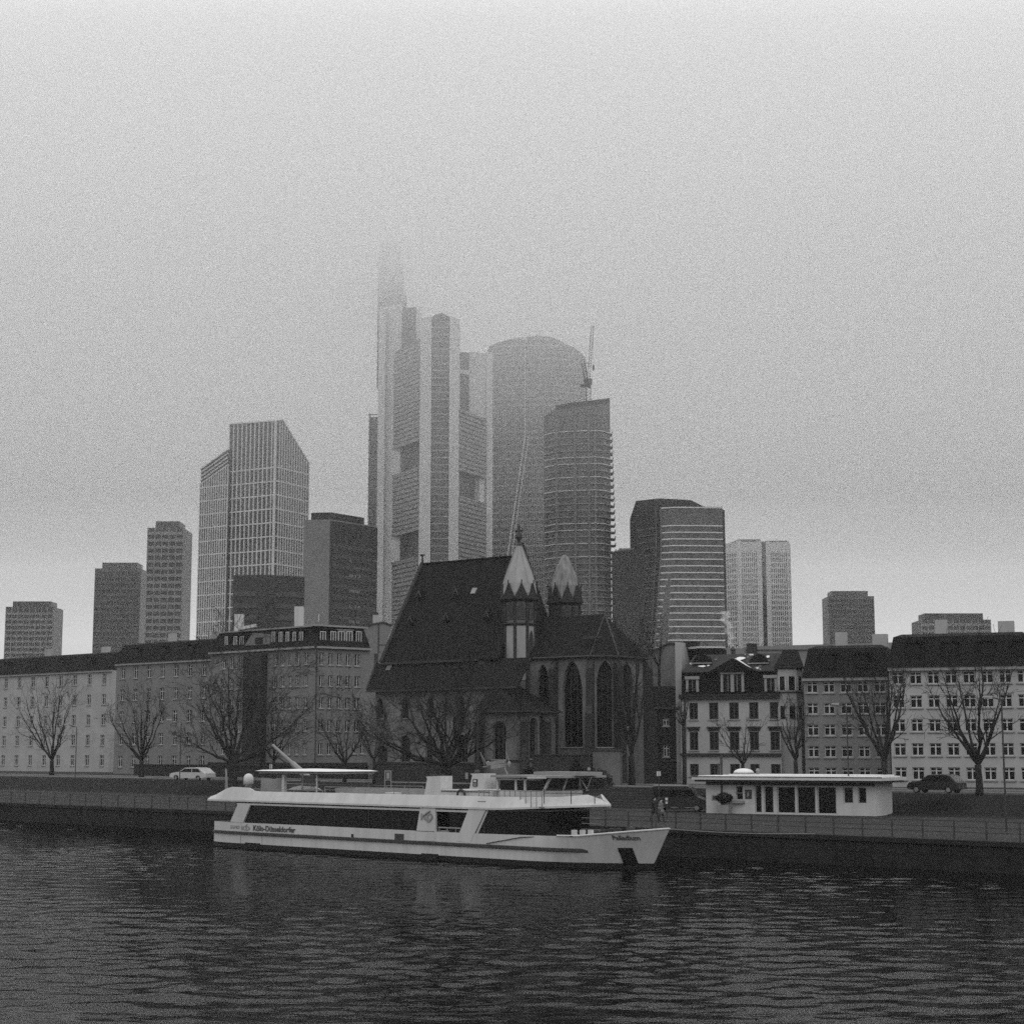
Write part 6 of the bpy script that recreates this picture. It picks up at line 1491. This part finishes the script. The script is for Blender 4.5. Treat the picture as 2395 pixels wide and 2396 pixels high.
shrub(1352, 1800, 184, 1.6, 2.6, 1, 'tall dark shrub at the foot of the choir window'); shrub(1392, 1810, 181, 1.7, 1.6, 2, 'rounded dark shrub before the plastered outbuilding'); shrub(1235, 1800, 178, .9, 1.8, 3, 'small dark shrub under the chapel buttress')

# ------------------------------------------------------------------ kiosk on the quay
KO = GP(1652, 1903, QZ); KF = Frame(KO, 30)
ks = lambda x, y, v=0.0: KF.solve(*r3(x, y), v)
kiosk = thing('quay_kiosk', KF.p(6, 3, QZ), 'low white flat roofed ticket kiosk with glass doors and snow on its roof', 'kiosk')
zk = ks(1300, 262)[1]; uk1 = ks(2500, 400)[0]
hw = [(ks(1232, 0)[0], ks(1298, 0)[0], ks(1265, 436)[1], ks(1265, 300)[1])]
hdoor = [(ks(1402, 0)[0], ks(1466, 0)[0], QZ+.08, ks(1430, 296)[1]), (ks(1484, 0)[0], ks(1572, 0)[0], QZ+.08, ks(1520, 302)[1]), (ks(1603, 0)[0], ks(1768, 0)[0], QZ+.08, ks(1700, 308)[1]), (ks(1780, 0)[0], ks(1950, 0)[0], QZ+.08, ks(1850, 308)[1]), (ks(1965, 0)[0], ks(2140, 0)[0], QZ+.08, ks(1850, 308)[1]), (ks(2200, 0)[0], ks(2290, 0)[0], QZ+1.0, ks(1850, 308)[1]), (ks(2330, 0)[0], ks(2410, 0)[0], QZ+1.0, ks(1850, 308)[1])]
wall('wall', KF, 0, uk1, QZ-.1, zk, hw+hdoor, M['kiosk_white'], kiosk, 0, .18, .4)
for h in hw: window(KF, h, kiosk, 0, .18, 'none'); 
mb = MB(KF); h = hw[0]; zm_ = ks(1265, 370)[1]; mb.box(h[0], h[1], .05, .1, zm_-.03, zm_+.03); mb.box(h[0]-.35, h[1]+.15, -.35, -.01, ks(1265, 462)[1], ks(1265, 447)[1]); mb.build('service_shelf', M['ship_grey'], kiosk)
for h in hdoor: window(KF, h, kiosk, 0, .18, 'none' if h[1]-h[0] < 1.5 else 'none', sill=False)
mb = MB(KF); mb.box(-.0, .3, .41, 4.5, QZ-.1, zk-.01); mb.box(uk1-.3, uk1, .41, 4.5, QZ-.1, zk-.01); mb.box(.3, uk1-.3, 4.2, 4.5, QZ-.1, zk-.01); mb.build('wall', M['kiosk_white'], kiosk)
mb = MB(KF); a = ks(1108, 0)[0]; mb.box(a-.07, a+.07, -.1, -.01, QZ, zk); mb.build('downpipe', M['metal'], kiosk)
zr0_, zr1_ = ks(1300, 250)[1], ks(1300, 222)[1]; ur0 = ks(840, 230, -1.2)[0]
mb = MB(KF); mb.box(ur0, uk1+1, -1.2, 5.5, zr0_, zr1_); kr = mb.build('roof', M['kiosk_white'], kiosk)
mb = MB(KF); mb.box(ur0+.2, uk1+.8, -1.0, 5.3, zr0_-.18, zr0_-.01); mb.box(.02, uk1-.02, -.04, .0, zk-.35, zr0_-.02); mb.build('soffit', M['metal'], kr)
mb = MB(KF); mb.box(ur0+.4, uk1+.6, -.7, 5.0, zr1_+.002, zr1_+.09); mb.box(ur0+2.6, uk1+.2, 1.0, 4.6, zr1_+.09, zr1_+.2); mb.build('snow_cover', M['snow'], kr)
mb = MB(KF); mb.path([(ur0-.02, -1.22, zr1_+.01), (uk1+1, -1.22, zr1_+.01)], .035, 4); mb.build('flashing', M['metal'], kr)
c_ = KF.solve(*r3(1310, 195), 2.0); mb = MB(KF); mb.lathe((c_[0], 2.0), [(.95, zr1_+.1), (.95, zr1_+.3)], 20); mb.build('skylight_kerb', M['ship_grey'], kr)
mb = MB(KF); mb.lathe((c_[0], 2.0), [(.9*math.cos(t), zr1_+.3+.4*math.sin(t)) for t in (0, .3, .6, .9, 1.2, 1.5)], 20); mb.build('skylight_dome', M['snow'], kr, smooth=True)
c_ = KF.solve(*r3(1438, 195), 1.5); mb = MB(KF); mb.lathe((c_[0], 1.5), [(.14, zr1_), (.14, zr1_+.45), (.2, zr1_+.5), (.12, zr1_+.7)], 10); mb.build('vent_cowl', M['railm'], kr)
c_ = KF.solve(*r3(1112, 195), 2.5); mb = MB(KF)
for du in (-.28, -.0): mb.box(c_[0]+du-.1, c_[0]+du+.06, 2.4, 2.6, zr1_, zr1_+(1.1 if du else 1.9))
mb.build('flue', M['metal'], kr)
mb = MB(KF); a = ks(1022, 435); b = ks(1083, 388); mb.box(a[0], b[0], -.04, -.005, a[1], b[1]); nb = mb.build('notice_board', M['ship_grey'], kiosk)
a = ks(1034, 428); b = ks(1075, 397); mb = MB(KF); mb.box(a[0], b[0], -.06, -.041, a[1], b[1]); mb.build('notice_sheet', M['metal'], nb)
mb = MB(KF); a = ks(1326, 422); b = ks(1382, 340); mb.box(a[0], b[0], -.06, -.005, a[1], b[1]); pb_ = mb.build('poster', M['metal'], kiosk)
mb = MB(KF); c_ = ((a[0]+b[0])/2, (a[1]+b[1])/2); mb.slab([(c_[0]-.12, c_[1]-.25), (c_[0]+.1, c_[1]-.1), (c_[0]+.02, c_[1]+.28), (c_[0]-.08, c_[1]+.1)], -.08, -.061); mb.build('poster_picture', M['ship_grey'], pb_)
# potted shrub in front of the kiosk
pp = KF.p(ks(1165, 540)[0], -.7, QZ)
pot = thing('potted_shrub', pp, 'dark clipped shrub in a pale planter before the kiosk window', 'plant'); f_ = Frame(pp, 30)
mb = MB(f_); mb.rings([[(-.5, -.35, QZ), (.5, -.35, QZ), (.5, .35, QZ), (-.5, .35, QZ)], [(-.56, -.4, QZ+.75), (.56, -.4, QZ+.75), (.56, .4, QZ+.75), (-.56, .4, QZ+.75)]]); mb.build('planter', M['ship_grey'], pot)
mb = MB(); rnd = random.Random(7); cc = pp+Vector((0, 0, 1.35))
for k in range(1500):
    d = Vector((rnd.gauss(0, 1), rnd.gauss(0, 1), rnd.gauss(0, .8))).normalized(); c = cc+Vector((d.x*.72, d.y*.55, d.z*.5))*rnd.uniform(.7, 1.05); e = d.orthogonal().normalized(); g_ = d.cross(e); s_ = .07
    e.rotate(Matrix.Rotation(rnd.uniform(0, 6), 3, d)); mb.f.append(mb.P([tuple(c-e*s_), tuple(c+d*.03+g_*s_*.5), tuple(c+e*s_), tuple(c-g_*s_*.5)]))
mb.build('foliage', M['bank'], pot)
mb = MB(); mb.tube(pp+Vector((0, 0, .7)), cc, .06); mb.build('stem', M['bark'], pot)

# ------------------------------------------------------------------ vehicles
def wheel(fr, u, v, z, r, parent, w=.24):
    mb = MB(fr)
    def disc(rr, v0, v1): mb.rings([[(u+rr*math.cos(2*math.pi*k/20), vv, z+rr*math.sin(2*math.pi*k/20)) for k in range(20)] for vv in (v0, v1)])
    mb.rings([[(u+rr*math.cos(2*math.pi*k/20), vv, z+rr*math.sin(2*math.pi*k/20)) for k in range(20)] for rr, vv in ((r*.8, v), (r*.96, v), (r, v+.05), (r, v+w-.05), (r*.96, v+w), (r*.8, v+w))])
    t = mb.build('wheel', M['tyre'], parent)
    mb = MB(fr); mb.rings([[(u+rr*math.cos(2*math.pi*k/12), vv, z+rr*math.sin(2*math.pi*k/12)) for k in range(12)] for rr, vv in ((r*.62, v-.01), (r*.6, v+.01))]); mb.build('rim', M['railm'], t)
def car(fr, prof, cab, L_, W_, z0, label, paint='car', cat='car', name='parked_car', roofm=None, lights='right'):
    """prof: body side outline (u,z) in metres; cab: window outline"""
    root = thing(name, fr.p(L_/2, W_/2, z0), label, cat)
    mb = MB(fr); n = len(prof); P_ = [(u, z0+z) for u, z in prof]; cu = L_/2
    def ring(v, s_, dz=0): return [(cu+(u-cu)*s_, v, z0+.28+(z-z0-.28)*s_ if z > z0+.3 else z) for u, z in P_]
    mb.rings([ring(.12, .97), ring(0, 1), ring(W_, 1), ring(W_-.12, .97)][0:0] + [ring(.0, .975), ring(.1, 1.0), ring(W_-.1, 1.0), ring(W_, .975)]); body = mb.build('body', M[paint], root)
    for i, poly in enumerate(cab):
        mb = MB(fr); q = [(u, z0+z) for u, z in poly]; mb.slab(q, -.02, .02); mb.slab(q, W_-.02, W_+.02); mb.build('side_window', M['glass'], root)
    return root, body
VF = Frame(GP(1523, 1899, QZ), 14); VL = VF.U(1652, 1870); vs_ = VL/5.3
vprof = [(0, .35), (0, 1.9), (.12, 2.25), (.5, 2.33), (3.5, 2.3), (3.9, 2.15), (4.45, 1.35), (5.15, 1.12), (5.3, .8), (5.3, .35), (4.75, .3), (4.6, .62), (4.15, .62), (4.0, .3), (1.25, .3), (1.1, .62), (.65, .62), (.5, .3)]
vprof = [(a*vs_, b) for a, b in vprof]
van, vbody = car(VF, vprof, [[(a*vs_, b) for a, b in p_] for p_ in ([(.3, 1.35), (1.5, 1.35), (1.5, 1.95), (.35, 1.95)], [(1.6, 1.35), (2.9, 1.35), (2.9, 1.95), (1.6, 1.95)], [(3.0, 1.35), (4.3, 1.35), (3.85, 1.98), (3.0, 1.98)])], VL, 1.95, QZ, 'dark van parked beside the white kiosk, snow along its roof edge', cat='van', name='parked_van')
for u in (.87*vs_, 4.37*vs_):
    wheel(VF, u, .0, QZ+.34, .34, van); wheel(VF, u, 1.71, QZ+.34, .34, van)
mb = MB(VF); mb.box(.15, 3.5*vs_, .12, 1.8, QZ+2.31, QZ+2.36); mb.build('roof_snow', M['ship_grey'], van)
mb = MB(VF); mb.box(-.05, 0.02, .2, 1.75, QZ+.4, QZ+.6); mb.box(VL-.02, VL+.06, .15, 1.8, QZ+.38, QZ+.62); mb.build('bumper', M['metal'], van)
for v in (.15, 1.5): mb = MB(VF); mb.box(VL-.3, VL-.02, v, v+.3, QZ+.8, QZ+.98); mb.build('headlight', M['lamp'], van)
mb = MB(VF)
for a, b in ((.8, 1.3), (1.9, 2.6), (3.2, 4.4)): mb.box(a*vs_, b*vs_, -.015, .0, QZ+.36, QZ+.41)
mb.build('side_strip', M['ship_grey'], van)
SV = Frame(W(752, 1838, 172), 16); SV.o.z = 0; sl = SV.U(860, 1820); k_ = sl/4.7; zsv = 2.1
sprof = [(0, .4), (0, .95), (.25, 1.1), (.75, 1.62), (1.2, 1.72), (2.7, 1.66), (3.5, 1.12), (4.5, .95), (4.7, .7), (4.7, .4), (4.2, .32), (4.05, .66), (3.6, .66), (3.45, .32), (1.3, .32), (1.15, .66), (.7, .66), (.55, .32)]
suv, sb = car(SV, [(a*k_, b) for a, b in sprof], [[(a*k_, b) for a, b in p_] for p_ in ([(.6, 1.1), (1.7, 1.1), (1.7, 1.55), (.95, 1.55)], [(1.8, 1.1), (3.3, 1.1), (2.65, 1.55), (1.8, 1.55)])], sl, 1.85, zsv, 'dark estate car parked behind the ship under the bare trees')
for u in (.92*k_, 3.82*k_): wheel(SV, u, 0, zsv+.33, .33, suv); wheel(SV, u, 1.61, zsv+.33, .33, suv)
for v in (.12, 1.4): mb = MB(SV); mb.box(sl-.35, sl-.08, v, v+.32, zsv+.72, zsv+.88); mb.build('headlight', M['lamp'], suv)
mb = MB(SV); mb.tube((2.75*k_, .02, zsv+1.62), (3.45*k_, .0, zsv+1.16), .03, n=4); mb.build('windscreen_pillar', M['ship_grey'], suv)
def snd(px, px2, Y, z0, ang, label, paint): 
    fr = Frame(W(px, 1838, Y), ang); L_ = fr.U(px2, 1820); k = L_/4.2; pr_ = [(4.2-a*4.2/4.7, b*.95) for a, b in sprof]
    c, b = car(fr, [(a*k, b_) for a, b_ in pr_], [[((4.2-a*.89)*k, b_*.95) for a, b_ in p_] for p_ in ([(.6, 1.1), (1.7, 1.1), (1.7, 1.55), (.95, 1.55)], [(1.8, 1.1), (3.3, 1.1), (2.65, 1.55), (1.8, 1.55)])], L_, 1.75, z0, label, paint)
    for a in (.8, 3.4): wheel(fr, a*k, 0, z0+.31, .31, c); wheel(fr, a*k, 1.51, z0+.31, .31, c)
    for v in (.12, 1.3): mb = MB(fr); mb.box(.02, .22, v, v+.3, z0+.68, z0+.82); mb.build('headlight', M['lamp'], c)
snd(1137, 1230, 168, 2.0, 12, 'white rounded car seen behind the wheelhouse of the ship', 'car_pale')
snd(395, 480, 225, GZ, 42, 'pale car parked on the quay road left of the ship', 'car_pale')
snd(2120, 2240, 150, GZ, 40, 'dark car parked on the road right of the kiosk', 'car')

# ------------------------------------------------------------------ people on the promenade
def person(px, py, label, coat, hgt=1.72, face=0.0, step=.25, bag=False):
    b_ = GP(px, py, QZ); root = thing('person', b_, label, 'person', None); s_ = hgt/1.72
    J = {'pel': (0, 0, .93), 'sp': (0, .01, 1.15), 'ch': (0, .0, 1.36), 'nk': (0, -.01, 1.47), 'hd0': (0, -.02, 1.56), 'hd1': (0, -.03, 1.66),
         'hl': (.10, 0, .88), 'kl': (.11, -step*.55, .49), 'al': (.11, -step*.8, .09), 'tl': (.12, -step*.8-.16, .04),
         'hr': (-.10, 0, .88), 'kr': (-.11, step*.3, .49), 'ar': (-.11, step*.95, .11), 'tr': (-.12, step*.95-.14, .03),
         'sl': (.19, 0, 1.38), 'el': (.25, .07, 1.12), 'wl': (.26, -.07, .90), 'sr': (-.19, 0, 1.38), 'er': (-.25, .0, 1.12), 'wr': (-.27, -.16, .93)}
    Rr = {'pel': .155, 'sp': .145, 'ch': .16, 'nk': .06, 'hd0': .085, 'hd1': .095, 'hl': .1, 'kl': .062, 'al': .045, 'tl': .04, 'hr': .1, 'kr': .062, 'ar': .045, 'tr': .04, 'sl': .075, 'el': .052, 'wl': .038, 'sr': .075, 'er': .052, 'wr': .038}
    ed = [('pel', 'sp'), ('sp', 'ch'), ('ch', 'nk'), ('nk', 'hd0'), ('hd0', 'hd1'), ('pel', 'hl'), ('hl', 'kl'), ('kl', 'al'), ('al', 'tl'), ('pel', 'hr'), ('hr', 'kr'), ('kr', 'ar'), ('ar', 'tr'), ('ch', 'sl'), ('sl', 'el'), ('el', 'wl'), ('ch', 'sr'), ('sr', 'er'), ('er', 'wr')]
    ks_ = list(J); me = bpy.data.meshes.new('body'); ro = Matrix.Rotation(face, 3, 'Z')
    me.from_pydata([ro @ (Vector(J[k])*s_) for k in ks_], [(ks_.index(a), ks_.index(b)) for a, b in ed], []); o = bpy.data.objects.new('body', me); scene.collection.objects.link(o); o.parent = root
    m_ = o.modifiers.new('s', 'SKIN'); 
    for i, k in enumerate(ks_): d = me.skin_vertices[0].data[i]; d.radius = (Rr[k]*s_,)*2; d.use_root = (k == 'pel')
    sd = o.modifiers.new('d', 'SUBSURF'); sd.levels = 2; sd.render_levels = 2
    dg = bpy.context.evaluated_depsgraph_get(); ev_ = o.evaluated_get(dg); nm = bpy.data.meshes.new_from_object(ev_); o.modifiers.clear(); o.data = nm
    nm.materials.clear(); nm.materials.append(M['coat_dark']); nm.materials.append(M['skin'])
    for p in nm.polygons:
        p.use_smooth = True; p.material_index = 1 if p.center.z > 1.5*s_ else 0
    fr = Frame(b_, -math.degrees(face)); z = QZ
    def lth(nm_, prof_, m__, cx_=0, cy_=0, el=.75, n=16):
        mb = MB(fr); mb.rings([[(cx_+r__*s_*math.cos(2*math.pi*k/n), cy_+r__*s_*el*math.sin(2*math.pi*k/n), z+zz_*s_) for k in range(n)] for r__, zz_ in prof_]); return mb.build(nm_, m__, root, smooth=True)
    lth('coat', [(.24, .62), (.235, .8), (.2, 1.0), (.2, 1.2), (.225, 1.36), (.17, 1.45), (.08, 1.5)], M[coat])
    for sd_, e_, w_ in (('sl', 'el', 'wl'), ('sr', 'er', 'wr')):
        mb = MB(fr); mb.tube(tuple(Vector(J[sd_])*s_+Vector((0, 0, z))), tuple(Vector(J[e_])*s_+Vector((0, 0, z))), .088*s_, .07*s_, n=8); mb.tube(tuple(Vector(J[e_])*s_+Vector((0, 0, z))), tuple(Vector(J[w_])*s_+Vector((0, 0, z))), .07*s_, .055*s_, n=8); mb.build('sleeve', M[coat], root, smooth=True)
    lth('hair', [(.06, 1.78), (.09, 1.75), (.105, 1.69), (.1, 1.62)][::-1], M['coat_dark'], 0, .015, 1.0, 12)
    for sx in (1, -1):
        mb = MB(fr); w = Vector(J['wl' if sx > 0 else 'wr'])*s_
        for k in range(4): mb.tube((w.x+(k-1.5)*.018, w.y-.01, z+w.z-.05), (w.x+(k-1.5)*.02, w.y-.03, z+w.z-.14+.01*abs(k-1.5)), .009, n=4)
        mb.tube((w.x-sx*.03, w.y-.01, z+w.z-.03), (w.x-sx*.05, w.y-.04, z+w.z-.09), .01, n=4); mb.box(w.x-.036, w.x+.036, w.y-.03, w.y+.01, z+w.z-.07, z+w.z+.02); mb.build('hand', M['skin'], root)
    if bag:
        mb = MB(fr); mb.rings([[(.3, -.15, z+.55), (.4, -.15, z+.55), (.4, .15, z+.55), (.3, .15, z+.55)], [(.31, -.12, z+.85), (.39, -.12, z+.85), (.39, .12, z+.85), (.31, .12, z+.85)]]); mb.build('bag', M['coat_pale'], root)
    return root
person(1531, 1922, 'person in a dark coat striding past the dark van', 'coat_dark', 1.84, R(70), .34)
person(1546, 1926, 'person in a paler coat walking close beside the one in dark', 'coat_pale', 1.80, R(60), .22, True)
# info sign on a pole by the van, other street furniture
def sign(px, Yd, zb, ytop, label, boards, name='signpost', cat='sign', m='metal', r_=.045, kind_='board', bm='ship_white'):
    a = W(px, 1840, Yd); t = W(px, ytop, Yd); rt_ = thing(name, (a.x, Yd, zb), label, cat); mb = MB(); mb.tube((a.x, Yd, zb), (a.x, Yd, t.z), r_, r_*.8, n=6); mb.build('pole', M[m], rt_)
    for (x0, x1, y0, y1) in boards:
        p, q = W(x0, y1, Yd-.08), W(x1, y0, Yd-.08); mb = MB(); mb.box(p.x, q.x, Yd-.1, Yd-.06, p.z, q.z); mb.build(kind_, M[bm], rt_)
    return rt_
sign(1541, 146, QZ, 1803, 'tall pole with two small white boards behind the walkers', [(1536, 1540, 1805, 1816), (1541.5, 1545, 1805, 1816)])
sign(1559, 140, QZ, 1866, 'short post with one pale round head beside the van', [(1556, 1562, 1867, 1873), (1556.5, 1561.5, 1876, 1881)])
sign(955, 172, 2.0, 1796, 'dark pole carrying a wide dark board left of the plane tree', [(948, 962, 1796, 1801)], bm='metal')
sign(886, 168, 1.9, 1804, 'thin bare pole beside the framed sign near the church door', [], name='thin_pole', cat='pole')
sign(1091, 172, 2.0, 1806, 'narrow pale panel post right of the plane tree trunk', [(1088, 1095, 1808, 1823)], bm='ship_grey')
sign(1225, 172, 2.0, 1748, 'dark lantern post in front of the chapel wall', [(1221, 1230, 1750, 1760), (1220, 1233, 1790, 1800)], bm='metal', name='lantern_post', cat='lamp post')
sign(633, 200, 2.2, 1780, 'low post with two short white reflector bars left of the boom arm', [(630.5, 633, 1788, 1799), (634.5, 637, 1788, 1799)], name='marker_post', cat='marker post')
sign(1378, 172, 2.0, 1750, 'lamp post with a small pale tilted head before the choir', [(1374, 1381, 1796, 1803)], name='lamp_post', cat='lamp post', bm='ship_grey')
fs = thing('framed_sign', W(907, 1838, 168), 'standing white framed information sign left of the plane tree', 'sign'); fs.location.z = 1.9
mb = MB(); a, b = W(899, 1842, 168), W(916, 1803, 168)
mb.box(a.x, a.x+.09, 168, 168.08, 1.9, b.z); mb.box(b.x-.09, b.x, 168, 168.08, 1.9, b.z); mb.box(a.x+.09, b.x-.09, 168, 168.08, b.z-.12, b.z); mb.box(a.x+.09, b.x-.09, 168, 168.08, b.z-.95, b.z-.87); mb.build('frame', M['railm'], fs)
mb = MB(); mb.box(a.x+.18, b.x-.18, 168.02, 168.06, b.z-.8, b.z-.2); mb.build('panel', M['ship_grey'], fs)
for px_, Y_l, yt_, lb_ in ((175, 230, 1700, 'street lamp near the far left trees'), (420, 195, 1690, 'street lamp just behind the stern of the ship'), (1985, 148, 1655, 'street lamp rising behind the right end of the kiosk'), (2350, 118, 1640, 'street lamp at the far right end of the quay')):
    lp_ = sign(px_, Y_l, QZ if Y_l < 200 else 2.0, yt_, 'dark '+lb_, [], name='street_lamp', cat='street lamp', r_=.07); t_ = W(px_, yt_, Y_l)
    mb = MB(); mb.tube(t_, t_+Vector((-.9, 0, .25)), .045, n=6); mb.build('arm', M['metal'], lp_)
    mb = MB(); mb.rings([[(t_.x-1.5, Y_l-.15, t_.z+.22), (t_.x-.85, Y_l-.15, t_.z+.2), (t_.x-.85, Y_l+.15, t_.z+.2), (t_.x-1.5, Y_l+.15, t_.z+.22)], [(t_.x-1.4, Y_l-.1, t_.z+.36), (t_.x-.85, Y_l-.1, t_.z+.34), (t_.x-.85, Y_l+.1, t_.z+.34), (t_.x-1.4, Y_l+.1, t_.z+.36)]]); mb.build('lamp_head', M['railm'], lp_)
# raised boom arm behind the stern canopy
Yo = 158
bo = thing('boom_arm', W(722, 1838, Yo), 'pale slanting boom arm rising over the ship stern canopy', 'boom'); bo.location.z = QZ
p0_, p1_ = W(722, 1822, Yo), W(637, 1743, Yo+1); mb = MB(); mb.tube(p0_, p0_.lerp(p1_, .45), .34, .26, n=8); mb.tube(p0_.lerp(p1_, .43), p1_, .2, .13, n=8); mb.build('arm', M['ship_grey'], bo)
mb = MB(); mb.tube(p0_+Vector((.3, 0, -.3)), p0_.lerp(p1_, .8)+Vector((-.15, 0, -.5)), .08, n=5); mb.tube(p1_, p1_+Vector((-1.0, 0, -3.0)), .03, n=4); mb.build('stay', M['metal'], bo)
mb = MB(); mb.box(p0_.x-1.2, p0_.x+.9, Yo-.9, Yo+1.2, QZ, p0_.z-.2); mb.box(p0_.x-.6, p0_.x+.5, Yo-.5, Yo+.6, p0_.z-.2, p0_.z+.3); mb.build('base', M['metal'], bo)
# steam from the town house chimney
sa = H.solve(1713, 1524, 4); spt = H.p(sa[0], 4, sa[1]); random.seed(17); mb = MB(); rr_ = []
for k in range(14):
    t = k/13; c = spt+Vector((-.9*t**1.4+.25*math.sin(k*1.7), .1, 4.6*t)); r_ = .12+.62*t*(1.05-.5*t)+.12*random.random()
    rr_.append([(c.x+r_*(1+.25*math.sin(3*q_+k))*math.cos(2*math.pi*q_/10), c.y+r_*math.sin(2*math.pi*q_/10), c.z) for q_ in range(10)])
mb.rings(rr_); ms = bpy.data.materials.new('steam'); ms.use_nodes = True; ms.node_tree.nodes.clear(); so_ = ms.node_tree.nodes.new('ShaderNodeOutputMaterial'); sv_ = ms.node_tree.nodes.new('ShaderNodeVolumePrincipled')
sv_.inputs['Color'].default_value = (1, 1, 1, 1); sv_.inputs['Density'].default_value = .45; ms.node_tree.links.new(sv_.outputs[0], so_.inputs['Volume'])
mb.build('steam', ms, kind='stuff', smooth=True)
# dark barrier wall below the apartment block
bw_ = MB(Q); a_ = Q.U(500, 1800, 52); bw_.box(a_-20, Q.U(850, 1800, 52)+1, 51.6, 52.0, GZ, GZ+1.7); w_ = bw_.build('garden_wall', M['brick'], label='long dark wall along the road below the corner block', cat='wall')
bw_ = MB(Q); bw_.box(a_-20.1, Q.U(850, 1800, 52)+1.1, 51.5, 52.1, GZ+1.7, GZ+1.82); bw_.build('coping', M['sandstone'], w_)

# ------------------------------------------------------------------ the air: haze and low cloud
def volume(name, x0, x1, y0, y1, z0, z1, dens, g=.3, c=.98):
    m = bpy.data.materials.new(name); m.use_nodes = True; nt = m.node_tree; nt.nodes.clear(); o_ = nt.nodes.new('ShaderNodeOutputMaterial'); v = nt.nodes.new('ShaderNodeVolumePrincipled')
    v.inputs['Color'].default_value = (c, c, c, 1); v.inputs['Density'].default_value = dens; v.inputs['Anisotropy'].default_value = g
    nt.links.new(v.outputs[0], o_.inputs['Volume'])
    mb = MB(); mb.box(x0, x1, y0, y1, z0, z1); ob = mb.build(name, m, kind='stuff'); return ob
volume('haze', -2500, 2500, -60, 1700, -9.5, 112, .00011, g=.0, c=1.0)
volume('low_cloud', -2500, 2500, 520, 1600, 112.5, 178, .0010, g=.0, c=1.0)
volume('low_cloud', -2500, 2500, 520, 1600, 178.5, 222, .0032, g=.0, c=1.0)
volume('low_cloud', -2500, 2500, 520, 1600, 222.5, 238, .0058, g=.0, c=1.0)
volume('low_cloud', -2500, 2500, 520, 1600, 238.5, 290, .020, g=.0, c=1.0)
